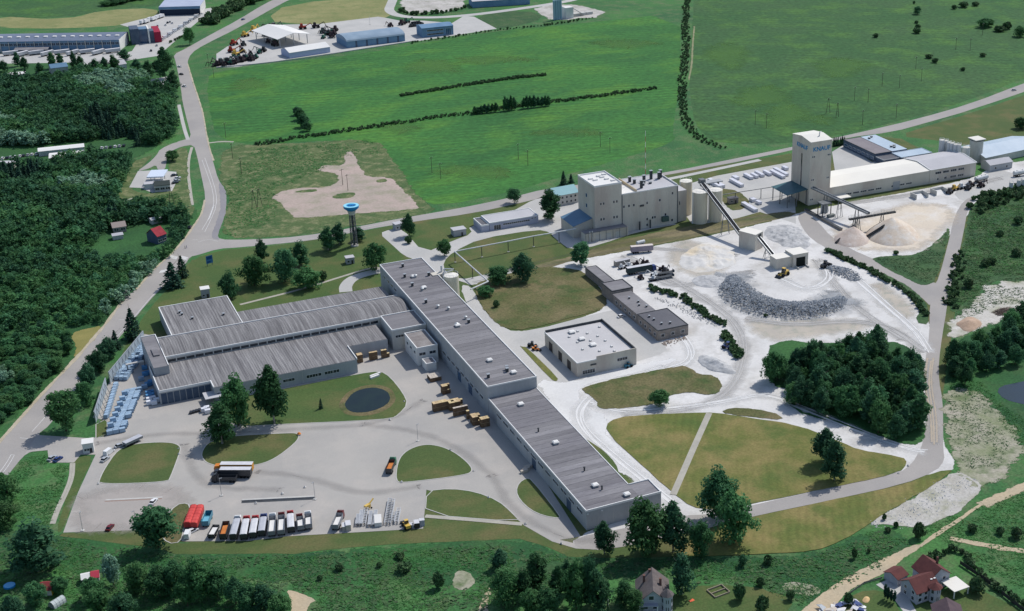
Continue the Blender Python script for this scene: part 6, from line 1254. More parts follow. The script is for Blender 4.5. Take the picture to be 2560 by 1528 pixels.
loader('yellow wheel loader on the rock bank before the hopper house', (1958, 690), R(200), PA_Y, 1.35); loader('dark grey wheel loader at the small rock bank', (2064, 668), R(20), PA_DK, 1.2); loader('yellow loader at the end of the steel frame row', (1016, 1318), 1.6, PA_Y, 1.0)
loader('dark forklift on the strip left of the white warehouse', (1332, 868), R(-40), PA_DK, .9, False); loader('orange compact loader on the strip beside the dark forklift', (1340, 876), R(-40), PA_O, .7)
loader('blue lift truck in front of the white warehouse', (1572, 918), .2, PA_T, .8, False); loader('blue compactor in the shrub spit by the gypsum track', (1818, 872), R(120), PA_B, 1.1, False)
# gypsum yard trailers
semi('purple-brown box trailer alone on the gypsum yard', P(1577, 634), ang((1577, 634), (1630, 629)), 12.2, PA_S, M('container_purple', lin(150, 140, 148), lin(136, 126, 136), .3), M('container_top', lin(206, 196, 190)), 2.9, None, 'box_trailer', False)
semi('dark green trailer with white roof and blue cab among the parked scrap', P(1567, 688), ang((1567, 688), (1636, 676)), 16.5, PA_B, M('trailer_green', lin(60, 72, 72), lin(48, 60, 62), .4), tarp_w, 2.9)
e = thing('container', 'grey-brown steel container behind the dark green trailer', 'container', P(1540, 668), ang((1540, 668), (1573, 661))); MB().box(0, 8.5, 0, 2.5, 0, 2.8).build('shell', M('container_grey', lin(150, 146, 140)), e)
for k in range(9): MB().box(.4 + k * .95, .55 + k * .95, -.05, 0.0, .1, 2.7).build('rib', M('container_grey', lin(0, 0, 0)), e)
MB().box(-.05, 8.55, -.06, 2.55, 2.802, 2.9).build('roof', r_pale, e)
for k, (x, y, l) in enumerate(((1622, 704, 14), (1645, 690, 9))):
    e = thing('flat_trailer', ('long flat trailer in front of the parked scrap', 'short flat trailer behind the long flat one')[k], 'trailer', P(x, y), ang((1622, 704), (1678, 694))); MB().box(0, l, -1.2, 1.2, 1.0, 1.3).build('deck', steel_d, e); MB().box(l - .2, l, -1.2, 1.2, 1.302, 2.2).build('headboard', steel, e); wheels(e, (1, 2.2, 3.4), 1.0, .5, .3)
for k, (x, y, mt) in enumerate(((1555, 672, silo_w), (1572, 668, silo_w), (1590, 664, rust_d), (1608, 661, rust_d), (1616, 662, rust_d), (1634, 700, silo_w), (1636, 690, silo_w), (1602, 698, rust_d), (1655, 676, rust_d), (1664, 680, PA_DK))): implement('old dusty machine in the scrap park of the gypsum yard', (x, y), rnd.uniform(0, 3), mt, 1.0, 'scrap park machines')
e = thing('white_tank', 'white cylindrical tank behind the purple-brown trailer', 'tank', P(1592, 614), ang((1592, 614), (1612, 609))); MB().tube((0, 0, 1.4), (5, 0, 1.4), 1.0, 14).build('shell', silo_w, e)
for x in (.8, 4.2): MB().box(x - .2, x + .2, -.8, .8, 0, .7).build('saddle', w_conc, e)
# tank wagons, hoppers and bins at the right
def wagon(label, a, b):
    A, B = P(*a), P(*b); L = math.hypot(B[0] - A[0], B[1] - A[1]); e = thing('tank_trailer', label, 'tank trailer', A, math.atan2(B[1] - A[1], B[0] - A[0]))
    MB().tube((0, 0, 2.6), (L, 0, 2.6), 1.3, 16).build('tank', silo_w, e); MB().box(0, L, -.5, .5, .9, 1.3).build('chassis', steel_d, e)
    for k in range(3): MB().cyl(L * (k + .5) / 3, 0, 3.85, 4.15, .35, .35, 8).build('hatch', galv, e)
    wheels(e, (1, 2.3, 3.6, L - 1), 1.05, .5, .3)
wagon('white powder tank trailer by the right end of the packing hall', (2438, 458), (2467, 451)); wagon('white powder tank trailer at the right edge by the gatehouse', (2534, 443), (2575, 436))
for k, (x, y) in enumerate(((2526, 480), (2545, 474), (2556, 472))): silo('hopper_silo', ('left small hopper silo on legs beside the shrub bank', 'middle small hopper silo on legs beside the shrub bank', 'right small hopper silo on legs beside the shrub bank')[k], P(x, y)[0], P(x, y)[1], 1.25, 6, silo_w, 'small hopper silos', 2.6, 14, False)
for k, (x, y) in enumerate(((2290, 500), (2340, 490))):
    e = thing('storage_bay', ('left open concrete storage bay before the packing hall', 'right open concrete storage bay before the packing hall')[k], 'bay', P(x, y)); m = MB(); m.box(0, 9, 5.5, 6, 0, 3).box(0, .5, 0, 5.498, 0, 3).box(8.5, 9, 0, 5.498, 0, 3); m.build('wall', w_conc, e); MB().hexa([(.6, .5, 0), (8.4, .5, 0), (8.4, 5.4, 0), (.6, 5.4, 0)], [(2, 3, .7), (7, 3, .8), (7, 5.3, 1.5), (2, 5.3, 1.6)]).build('fill', gy, e)
for px, mt, lab in (((2374, 484), PA_DK, 'dark machine left of the tractors near the packing hall'), ((2386, 476), mch_y, 'yellow and dark tractor near the packing hall'), ((2420, 474), PA_DK, 'dark tractor by the tank trailer'), ((2426, 466), rust_d, 'dark trailer next to the tank trailer'), ((2452, 468), rust_d, 'low rusty implement below the tank trailer'), ((2404, 472), silo_w, 'pale low trailer between the tractors')): implement(lab, px, rnd.uniform(0, 1), mt, 1.3, None)
e = thing('skip', 'grey steel skip standing alone on the dusty yard', 'skip', P(2071, 546), .1); MB().hexa([(.4, 0, 0), (4.6, 0, 0), (4.6, 2, 0), (.4, 2, 0)], [(0, 0, 1.6), (5, 0, 1.6), (5, 2, 1.6), (0, 2, 1.6)]).build('tub', M('skip_grey', lin(128, 132, 128)), e)
# ------------------------------------------------------------------ goods: white packs in the storage yard
pack_m = M('pack_film', lin(214, 214, 220), lin(200, 200, 208), .3, fine=.05, rough=.4); pack_s = M('pack_side', lin(176, 176, 188), lin(162, 162, 176), .3)
for k, (x, y, l, w, lab) in enumerate(((1813, 470, 13, 4.4, 'widest white board pack right of the cream silos'), (1793, 461, 8, 2.4, 'short white pack behind the cream silos'), (1860, 468, 14, 2.4, 'long single white pack in the middle of storage yard'), (1849, 450, 5, 3, 'short pack at the back beside the long single one'), (1884, 449, 9, 2.2, 'first of the five packs left of the tower'), (1897, 446, 7, 2.0, 'second of the five packs left of the tower'), (1912, 443, 9, 2.2, 'third of the five packs left of the tower'), (1930, 440, 8, 2.0, 'fourth of the five packs left of the tower'), (1964, 447, 15, 2.4, 'long pack nearest the tower, front one'), (1972, 441, 15, 2.4, 'long pack touching the tower side'), (1972, 426, 5, 2.4, 'small pack behind the tower corner'), (1895, 530, 15, 2.6, 'long white pack lying in front of the loading canopy'), (1892, 505, 4, 3, 'small white pack beside the yard pipe post'), (1905, 512, 4, 2.2, 'low white pack by the loading canopy'))):
    g = P(x, y); e = thing('board_pack', lab, 'pack', g, R(1), 'white packs of the storage yard')
    n = max(2, int(l / 2.4)); mt_ = MB().box(-w + .02, 0, .02, l / n - .04, .25, 1.9).mesh(pack_m, 'bundle'); ms = MB().box(-w + .1, -.1, .1, l / n - .15, 0, .248).mesh(pole_m, 'pallet')
    for j in range(n): put('bundle', mt_, e, (0, j * l / n, 0)); put('pallet', ms, e, (0, j * l / n, 0))
# ------------------------------------------------------------------ wooden crates
wood_t, wood_s = M('crate_top', lin(190, 166, 126), lin(202, 182, 144), .5, rnd_amt=.16, hue=.012), M('crate_wood', lin(124, 102, 80), lin(102, 84, 68), 1.2, rnd_amt=.16, fine=.12, fsc=3)
def crate_meshes(s, h):
    m = MB().box(.06, s - .06, .06, s - .06, .12, h - .05)
    for k in range(4):
        a = .03 + k * (s - .18) / 3; m.box(a, a + .12, .01, .058, .05, h - .03).box(a, a + .12, s - .058, s - .01, .05, h - .03); m.box(.01, .058, a, a + .12, .05, h - .03)
    return m.mesh(wood_s, 'crate_body'), MB().box(0, s, 0, s, h - .048, h).mesh(wood_t, 'lid')
S_c, H_c = 1.22, 1.95; cb, cl_ = crate_meshes(S_c, H_c)
gry = M('crate_grey', lin(196, 186, 172), lin(180, 170, 160), .6, rnd_amt=.08); cg = cl_.copy(); cg.materials.clear(); cg.materials.append(gry)
def crates(px, nx, ny, nz, lab, lid=None, skip=0):
    g = P(*px); rr = random.Random(int(px[0]))
    for i in range(nx):
        for j in range(ny):
            top = nz - (1 if rr.random() < skip else 0)
            for k in range(top):
                e = thing('crate', lab + (' upper layer' if k == nz - 1 and nz > 1 else (' lower layer' if nz > 1 else '')), 'crate', (g[0] + i * 1.26 + rr.uniform(-.03, .03), g[1] + j * 1.26 + rr.uniform(-.03, .03), .08 + k * H_c), 0, lab)
                put('body', cb, e); put('lid', lid or cl_, e)
for px, nx, ny, nz, lab, lid, sk in (((1077, 957), 4, 4, 1, 'weathered pale crate in the stack nearest the porch hut', cg, 0), ((1107, 988), 3, 2, 2, 'yellow-topped crate in the second stack from the porch hut,', None, .1), ((1085, 1032), 5, 2, 2, 'orange-topped crate at the left end of the big crate row,', None, 0), ((1125, 1030), 5, 3, 2, 'yellow-topped crate in the middle of the big crate row,', None, .1), ((1135, 1043), 5, 1, 2, 'pale-topped crate in the thin row before the big crate row,', cg, 0),
        ((1168, 1050), 1, 1, 2, 'lone crate between the thin row and the southern stack,', None, 0), ((1183, 1066), 3, 3, 2, 'yellow-topped crate in the southernmost stack,', None, .2), ((1204, 1071), 3, 2, 2, 'crate at the right corner of the southernmost stack,', None, .1), ((895, 909), 2, 2, 2, 'bright crate against the front workshop end wall,', None, 0), ((925, 903), 3, 1, 2, 'brown crate in the middle against the workshop wall,', None, .3), ((955, 897), 3, 1, 2, 'brown crate at the right against the workshop wall,', None, .2)):
    crates(px, nx, ny, nz, lab, lid, sk)
for k, (x, y) in enumerate(((1304, 1186), (1309, 1180), (1314, 1175))):
    e = thing('plank_stack', ('front', 'middle', 'rear')[k] + ' of three plank stacks in the shade of the low hall', 'planks', P(x, y), .1)
    for j in range(4): MB().box(0, 3, 0, 1.2, j * .32, j * .32 + .28).build('plank_layer', gry, e)
e = thing('white_bench_boxes', 'pair of long white boxes on the edge of the pond lawn', 'boxes', P(928, 949), .3); MB().box(0, 4.4, 0, 1, 0, .9).build('box', w_white, e); MB().box(.8, 6, 1.4, 2.4, 0, .9).build('box', w_white, e)
# ------------------------------------------------------------------ wrapped block pallets at the west side
blk = [M('wrap_greyblue', lin(152, 174, 192), lin(134, 158, 182), .6, rnd_amt=.1), M('wrap_blue', lin(92, 148, 190), lin(78, 130, 176), .6, rnd_amt=.1), M('wrap_white', lin(214, 216, 222), rnd_amt=.05)]
bm_ = [MB().box(-1.15, 1.15, -.8, .8, .18, 1.85).mesh(m, 'wrapped_blocks') for m in blk]; pl_ = MB().box(-1.1, 1.1, -.75, .75, 0, .17).mesh(pole_m, 'pallet')
def pallet(x, y, rz, kind, lab, z=0.0):
    e = thing('block_pallet', lab, 'pallet', (x, y, .08 + z), rz, lab); put('wrapped_blocks', bm_[kind], e); put('pallet', pl_, e)
a1 = ang((285, 950), (355, 866))
for k in range(26):
    t = k / 25; g = P(292 + 62 * t + rnd.uniform(-2, 2), 950 - 84 * t + rnd.uniform(-2, 2))
    for j in range(3):
        if rnd.random() < .72: pallet(g[0] + j * 2.0 * math.sin(a1), g[1] - j * 2.0 * math.cos(a1), a1 + rnd.uniform(-.06, .06), 0, 'grey-blue wrapped block pallet in the rows along the north panel wall')
for k in range(24):
    t = k / 23; g = P(332 - 44 * t, 982 + 102 * t); w_ = rnd.choice((2, 3, 3))
    for j in range(w_): pallet(g[0] + j * 2.45 - 2, g[1] + rnd.uniform(-.1, .1), rnd.uniform(-.05, .05), 0, 'grey-blue wrapped block pallet in the long stack row of the west yard')
    if k % 3 == 0 and k > 2: pallet(g[0] - 2, g[1], 0, 0, 'grey-blue wrapped block pallet on top of the west yard stack row', 1.86)
for k in range(12):
    t = k / 11; g = P(252 + 24 * t, 1048 - 78 * t); pallet(g[0] + 2.4, g[1], a1, 0, 'grey-blue wrapped block pallet along the south panel wall')
for x, y, kd in ((362, 924, 1), (363, 940, 1), (369, 938, 1), (354, 952, 0), (370, 966, 1), (376, 964, 1), (378, 960, 1), (362, 972, 0), (372, 988, 1), (379, 986, 1), (373, 996, 1), (380, 993, 1), (374, 1004, 2), (383, 1001, 2), (374, 1012, 2), (386, 1012, 2), (392, 1006, 2)): g = P(x, y); pallet(g[0], g[1], 0, kd, ('grey wrapped pallet in the shade of the head block', 'bright blue wrapped pallet in the shade of the head block', 'white wrapped pallet at the corner of the head block')[kd])
for k, (x, y) in enumerate(((511, 1030), (518, 1026), (520, 1034))): g = P(x, y); pallet(g[0], g[1], 0, 2, 'white wrapped pallet under the yard trees')
for k in range(4): g = P(478 + k * 7, 1034 - k * 2); e = thing('trolley', 'small dark trolley in the row by the yard trees', 'trolley', g, 1.2, 'trolleys by the yard trees'); MB().box(-.9, .9, -.6, .6, .4, 1.0).build('tray', PA_DK, e); wheels(e, (-.6, .6), .5, .2, .12)
e = thing('lean_to_roof', 'flat grey lean-to roof at the corner of the front workshop', 'shed', P(516, 1016), 0); MB().box(0, 13, 0, 7, 3.0, 3.25).build('roof', r_pale, e)
for x in (.3, 6, 12.6): MB().box(x - .12, x + .12, .2, .45, 0, 3.0).build('post', steel, e)
# ------------------------------------------------------------------ steel frame stacks at the right of the truck row
fr_m = M('frame_steel', lin(190, 192, 194), lin(170, 172, 176), .4, rough=.5)
FR = [((893, 1317), (897, 1292), 0), ((901, 1317), (905, 1282), 0), ((910, 1316), (917, 1276), 1), ((924, 1319), (928, 1284), 0), ((936, 1319), (940, 1282), 0), ((965, 1314), (976, 1252), 1), ((973, 1315), (984, 1254), 1), ((982, 1310), (985, 1286), 1), ((991, 1312), (998, 1276), 1)]
for k, (a, b, kind) in enumerate(FR):
    A, B = P(*a), P(*b); L = math.hypot(B[0] - A[0], B[1] - A[1]); e = thing('frame_stack', '%s of the long steel frame stacks beside the yellow loader' % ('first', 'second', 'third', 'fourth', 'fifth', 'sixth', 'seventh', 'eighth', 'last')[k], 'frames', A, math.atan2(B[1] - A[1], B[0] - A[0]), 'steel frame stacks')
    for z in range(3):
        for y in (-.6, .6): MB().box(0, L, y - .07, y + .07, .1 + z * .55, .3 + z * .55).build('rail', fr_m, e)
        n = int(L / (1.1 if kind else .7))
        rm = shared(('rung', kind), lambda: MB().box(-.12 if kind else -.25, .12 if kind else .25, -.528, .528, 0, .16).mesh(fr_m, 'rung'))
        if z == 2:
            for j in range(n): put('rung', rm, e, ((j + .5) * L / n, 0, .12 + z * .55))
e = thing('board_bundle', 'white bundle of boards between the steel frame stacks', 'bundle', P(946, 1318), R(75)); MB().box(0, 6, -1.3, 1.3, .2, 1.8).build('boards', M('white_boards', lin(210, 208, 204)), e); MB().box(.3, 5.7, -1.2, 1.2, 0, .198).build('bearers', pole_m, e)
for k, (x, y, l, h, mt, lab) in enumerate(((863, 1328, 3, 1.8, gry, 'left pale crate box between maroon tipper and frames'), (872, 1328, 3.4, 2.4, gry, 'right pale crate box between maroon tipper and frames'), (1028, 1321, 2, 1.2, w_white, 'small white box right of the yellow loader'), (1043, 1322, 2.6, 2.2, PA_DK, 'dark lilac container box at the yard corner'), (1056, 1316, 1.6, 2.4, tarp_g, 'pale box on the outer yard corner'))):
    e = thing('storage_box', lab, 'box', P(x, y), R(78)); MB().box(0, l, -.9, .9, 0, h).build('shell', mt, e); MB().box(-.05, l + .05, -.95, .95, h + .002, h + .1).build('lid', tarp_w, e)
A = P(883, 1290); e = thing('beam_lifter', 'cream folded lifting machine at the head of the frame stacks', 'machine', P(916, 1276), .5); MB().box(0, 2.4, 0, 1.2, .3, 1.6).build('body', PA_Y, e); MB().beam((2.2, .6, 1.5), (4.6, .8, 2.6), .4, .4).build('boom', PA_Y, e); wheels(e, (.4, 2), .7, .35, .25)
# scattered odds and ends
for k, (px, lab) in enumerate((((748, 1088), 'orange flower tub at the tip of the central lawn'),)):
    e = thing('flower_tub', lab, 'tub', P(*px)); MB().cyl(0, 0, 0, .6, .7, .9, 10).build('pot', w_conc, e); MB().cyl(0, 0, .602, 1.3, .9, .3, 8).build('flowers', PA_O, e)
stone_m = MB().add([(.5, 0, .1), (.1, .45, .1), (-.5, .1, .1), (-.1, -.4, .1), (.05, 0, .6), (0, 0, -.1)], [(0, 1, 4), (1, 2, 4), (2, 3, 4), (3, 0, 4), (1, 0, 5), (2, 1, 5), (3, 2, 5), (0, 3, 5)]).mesh(M('rock_pale', lin(0, 0, 0)), 'boulder')
for k, (x, y) in enumerate(((246, 1210), (446, 1122), (448, 1136), (508, 1150), (1010, 1004), (975, 1050), (1126, 1126), (1184, 1178), (1222, 1244), (1004, 1206), (2270, 1165), (2246, 1184), (1403, 1360), (1314, 1310), (640, 1259), (706, 1235), (762, 1219))):
    o = put('boulder', stone_m, None, P(x, y, .1), rnd.uniform(0, 6), (rnd.uniform(.9, 1.6),) * 3); tag(o, 'small kerb boulder at the edge of a works lawn or yard', 'boulder', 'kerb boulders')
e = thing('scrap_heap', 'heap of white and blue boards and junk by the sand track at the bottom', 'junk', P(2105, 1528)); rr = random.Random(9)
for k in range(26): MB().hexa(*[[(x * rr.uniform(.5, 2.2), y * rr.uniform(.3, 1.2), z * .14) for x, y in ((-1, -1), (1, -1), (1, 1), (-1, 1))] for z in (0, 1)]).build('board', (w_white, galv, gry, tarp_w, PA_B)[k % 5], e, (rr.uniform(-7, 7), rr.uniform(-4, 4), .1 + k * .05), rr.uniform(0, 3))
# two people crossing the road
def person(label, px, rz, shirt, legs):
    e = thing('person', label, 'person', P(*px), rz)
    V = [(0, 0, .95), (0, 0, 1.2), (0, 0, 1.45), (0, 0, 1.56), (0, .02, 1.7), (-.18, 0, 1.42), (-.24, .05, 1.15), (-.2, .2, .95), (.18, 0, 1.42), (.24, -.05, 1.15), (.2, .12, .95), (-.1, 0, .9), (-.1, .12, .5), (-.1, .05, .06), (-.1, .2, .03), (.1, 0, .9), (.1, -.05, .5), (.1, -.2, .08), (.1, -.06, .03)]
    Ed = [(0, 1), (1, 2), (2, 3), (3, 4), (2, 5), (5, 6), (6, 7), (2, 8), (8, 9), (9, 10), (0, 11), (11, 12), (12, 13), (13, 14), (0, 15), (15, 16), (16, 17), (17, 18)]
    r = [.15, .15, .16, .06, .11, .07, .05, .04, .07, .05, .04, .1, .07, .05, .05, .1, .07, .05, .05]
    m = bpy.data.meshes.new('body'); m.from_pydata(V, Ed, []); m.materials.append(shirt); o = put('body', m, e)
    sk = o.modifiers.new('s', 'SKIN')
    for i, sv in enumerate(m.skin_vertices[0].data): sv.radius = (r[i], r[i]); sv.use_root = (i == 0)
    o.modifiers.new('d', 'SUBSURF').levels = 1
    MB().cyl(0, .02, 1.66, 1.84, .12, .06, 8).build('hair', legs, e)
person('person in dark clothes walking over the junction, left of the two', (463, 622), 1.2, PA_DK, tyre); person('person in dark clothes walking over the junction, right of the two', (467, 621), 1.2, PA_B, tyre)
# ------------------------------------------------------------------ vegetation
leaf_a = M('leaves_broad', lin(86, 132, 84), lin(66, 112, 72), .3, fine=.22, fsc=1.2, rough=.7, spec=.1, rnd_amt=.26, hue=.025, tint=True, trans=.4)
leaf_b = M('leaves_dark', lin(70, 112, 76), lin(56, 94, 66), .35, fine=.22, fsc=1.2, rough=.7, spec=.1, rnd_amt=.24, hue=.02, tint=True, trans=.35)
leaf_c = M('needles', lin(50, 84, 66), lin(40, 68, 56), .4, fine=.22, fsc=1.5, rough=.75, spec=.1, rnd_amt=.2, hue=.015, tint=True, trans=.2)
leaf_w = M('leaves_willow', lin(128, 162, 136), lin(104, 140, 112), .35, fine=.2, fsc=1.2, rough=.7, spec=.1, rnd_amt=.16, hue=.02, tint=True, trans=.25)
leaf_h = M('leaves_hedge', lin(62, 94, 62), lin(78, 106, 68), .2, lin(88, 102, 74), .3, fine=.3, fsc=1.0, rough=.75, spec=.1, rnd_amt=.1, tint=True, trans=.2)
leaf_g = M('weed_leaves', lin(58, 108, 60), lin(74, 124, 66), .08, lin(98, 128, 78), .2, fine=.3, fsc=1.0, rough=.75, spec=.1, rnd_amt=.2, tint=True, trans=.3)
bark = M('bark', lin(84, 74, 64), lin(66, 58, 52), 1.5, rough=.9)
bark_b = M('birch_bark', lin(170, 168, 160), lin(90, 84, 78), 2.5, rough=.9)
nrg = np.random.default_rng(11)
def quads_at(c, nrm, size, rg):
    """leaf quads centred at c (n,3) facing roughly nrm (n,3)"""
    n = len(c)
    v = nrm + rg.normal(0, .55, (n, 3)); v /= np.linalg.norm(v, axis=1)[:, None] + 1e-9
    t = np.cross(v, rg.normal(0, 1, (n, 3))); t /= np.linalg.norm(t, axis=1)[:, None] + 1e-9
    b = np.cross(v, t)
    s = (size * rg.uniform(.55, 1.25, n))[:, None]
    return np.stack([c - t * s - b * s * .6, c + t * s - b * s * .5, c + t * s * .7 + b * s * .7, c - t * s * .8 + b * s * .6], 1)   # n,4,3
def sph(n, rg):
    v = rg.normal(0, 1, (n, 3)); return v / np.linalg.norm(v, axis=1)[:, None]
def crown_pts(kind, seed, dens=1.0):
    """unit: crowns are built at their natural size in metres, standing on z=0; returns (n,4,3)"""
    rg = np.random.default_rng(seed); out = []
    if kind == 'conifer':
        H, W = 12.0, 2.5
        lv = int(15)
        for k in range(lv):
            t = k / (lv - 1); z = 1.0 + t * (H - 1.2); r = W * (1 - t) ** .85 + .15
            n = int((26 + 60 * (1 - t)) * dens)
            a = rg.uniform(0, 2 * np.pi, n); rr = r * rg.uniform(.35, 1.05, n) * (1 + .18 * np.sin(a * 5 + k))
            c = np.stack([np.cos(a) * rr, np.sin(a) * rr, z - rr * .35 + rg.normal(0, .12, n)], 1)
            nr = np.stack([np.cos(a) * .6, np.sin(a) * .6, np.ones(n) * .8], 1)
            out.append(quads_at(c, nr, .36 if dens > .6 else .55, rg))
        return np.concatenate(out)
    if kind == 'tuft':
        n = 9; a = rg.uniform(0, 6.28, n); r = rg.uniform(0, 1.0, n) ** .5
        c = np.stack([np.cos(a) * r, np.sin(a) * r, rg.uniform(.1, .55, n) * (1.1 - r * .7)], 1)
        return quads_at(c, np.tile(np.array([0, 0, 1.0]), (n, 1)), .3, rg)
    if kind == 'bush': H, W, z0, nb, br, per, ls = 2.6, 2.0, 0.2, 9, .8, 34, .3
    elif kind == 'round': H, W, z0, nb, br, per, ls = 10.0, 4.4, .3, 40, 1.25, 92, .25
    elif kind == 'tall': H, W, z0, nb, br, per, ls = 13.0, 3.2, .3, 40, 1.1, 92, .25
    elif kind == 'loose': H, W, z0, nb, br, per, ls = 11.0, 4.0, .8, 34, 1.15, 84, .26
    elif kind == 'poplar': H, W, z0, nb, br, per, ls = 6.0, .62, .1, 12, .5, 40, .2
    zc, hz = (H + z0) / 2, (H - z0) / 2
    d = sph(nb, rg); rad = rg.uniform(.45, .95, nb) ** .7
    cs = np.stack([d[:, 0] * rad * (W - br * .6), d[:, 1] * rad * (W - br * .6), zc + d[:, 2] * rad * (hz - br * .6)], 1)
    if kind in ('round', 'tall', 'loose'):
        cs += rg.normal(0, .28, cs.shape) * np.array([1, 1, 1.2]); t = np.clip((cs[:, 2] - z0) / (H - z0), 0, 1)
        cs[:, :2] *= (1.18 - .62 * np.clip((t - .3) / .7, 0, 1) ** 1.3 - .35 * np.clip((.2 - t) / .2, 0, 1))[:, None]; cs[:, 2] = np.clip(cs[:, 2], .6, H)
    if kind == 'bush': cs[:, 2] = np.abs(cs[:, 2] - z0) * .9 + .4
    per = max(5, int(per * dens)); k = 1.0 if dens > .6 else (2.6 if dens < .1 else 1.75)
    for c in cs:
        r = br * rg.uniform(.55, 1.35); s = sph(per, rg)
        out.append(quads_at(c + s * r * rg.uniform(.6, 1.2, per)[:, None] * np.array([1, 1, .85]), s + np.array([0, 0, .45]), ls * k, rg))
    s = sph(int(200 * dens), rg)
    out.append(quads_at(np.array([0, 0, zc]) + s * np.array([W * .55, W * .55, hz * .6]), s, ls * 2.4, rg))  # inner leaf shell, added to keep sun from leaking through the crown
    return np.concatenate(out)
def quad_mesh(name, q, mat, tint=None):
    n = len(q); m = bpy.data.meshes.new(name)
    m.vertices.add(n * 4); m.vertices.foreach_set('co', q.reshape(-1).astype(np.float32))
    m.loops.add(n * 4); m.loops.foreach_set('vertex_index', np.arange(n * 4, dtype=np.int32))
    m.polygons.add(n); m.polygons.foreach_set('loop_start', np.arange(0, n * 4, 4, dtype=np.int32))
    try: m.polygons.foreach_set('loop_total', np.full(n, 4, dtype=np.int32))
    except Exception: pass
    m.materials.append(mat)
    if tint is not None:
        at = m.attributes.new('tint', 'FLOAT', 'POINT'); at.data.foreach_set('value', np.repeat(tint, 4).astype(np.float32))
    m.update(calc_edges=True); m.validate()
    return m
def trunk_mesh(h, r, mat, seed, lean=.3):
    rr = random.Random(seed); m = MB(); p = Vector((0, 0, -.2)); k = 4; top = h
    pts = [Vector((rr.uniform(-lean, lean) * i / k, rr.uniform(-lean, lean) * i / k, -.2 + (top + .2) * i / k)) for i in range(k + 1)]
    for i in range(k): m.tube(pts[i], pts[i + 1], r * (1 - .2 * i), 7, r * (1 - .2 * (i + 1)))
    for i in range(5):
        a = rr.uniform(0, 6.28); z = top * rr.uniform(.45, .9); l = h * rr.uniform(.15, .28)
        m.tube((0, 0, z), (math.cos(a) * l, math.sin(a) * l, z + l * .9), r * .4, 5, r * .12)
    return m.mesh(mat, 'trunk')
SPEC = {'round': (leaf_a, bark, 10.0, 4.2, 7.0, .28), 'tall': (leaf_b, bark_b, 13.0, 3.0, 10.0, .2), 'loose': (leaf_a, bark, 11.0, 3.8, 8.5, .22),
        'conifer': (leaf_c, bark, 12.0, 2.5, 11.0, .2), 'bush': (leaf_h, bark, 2.8, 2.2, 1.2, .06), 'tuft': (leaf_g, bark, .6, 1.0, 1, .1), 'poplar': (leaf_c, bark, 6.0, .75, 5, .1), 'dark': (leaf_b, bark, 10.0, 4.2, 7.0, .28), 'willow': (leaf_w, bark, 10.0, 4.2, 7.0, .24)}
PROTO = {}
def proto(kind):
    if kind not in PROTO:
        mt, bk, H, W, th, tr = SPEC[kind]; g = {'dark': 'round', 'willow': 'loose'}.get(kind, kind)
        PROTO[kind] = [(quad_mesh('crown', crown_pts(g, 100 + 17 * i + len(kind)), mt), trunk_mesh(th, tr, bk, i)) for i in range(3 if kind != 'poplar' else 1)]
    return PROTO[kind], SPEC[kind]
def tree(kind, x, y, h, w, label, name='tree', cat='tree', group=None, z=0.0):
    pr, (mt, bk, H, W, th, tr) = proto(kind); cm, tm = pr[rnd.randrange(len(pr))]
    e = thing(name, label, cat, (x, y, z), rnd.uniform(0, 6.28), group)
    sx, sz = w / (2 * W), h / H
    put('trunk', tm, e, scale=(max(sx, .6 * sz), max(sx, .6 * sz), sz))
    put('crown', cm, e, scale=(sx * rnd.uniform(.95, 1.08), sx * rnd.uniform(.95, 1.08), sz))
    return e
def pxh(base, top):   # metres between a base point and the top seen above it
    g = P(*base); lo, hi = 0., 80.
    for _ in range(40):
        m = (lo + hi) / 2
        X, Y, Z = g[0] * _ch - g[1] * _sh, g[0] * _sh + g[1] * _ch, m - CAM_H
        y = CYP - FPX * (Y * _sp + Z * _cp) / (Y * _cp - Z * _sp)
        lo, hi = (m, hi) if y > top else (lo, m)
    return m
def pxm(x, y):       # pixels per metre at a ground point
    g = P(x, y); X, Y = g[0] * _ch - g[1] * _sh, g[0] * _sh + g[1] * _ch
    return FPX / (Y * _cp + CAM_H * _sp)
def ptree(kind, bx, by, ty, wpx, label, name='tree', cat='tree', group=None):
    g = P(bx, by); return tree(kind, g[0], g[1], pxh((bx, by), ty), 1.14 * wpx / pxm(bx, by), label, name, cat, group)
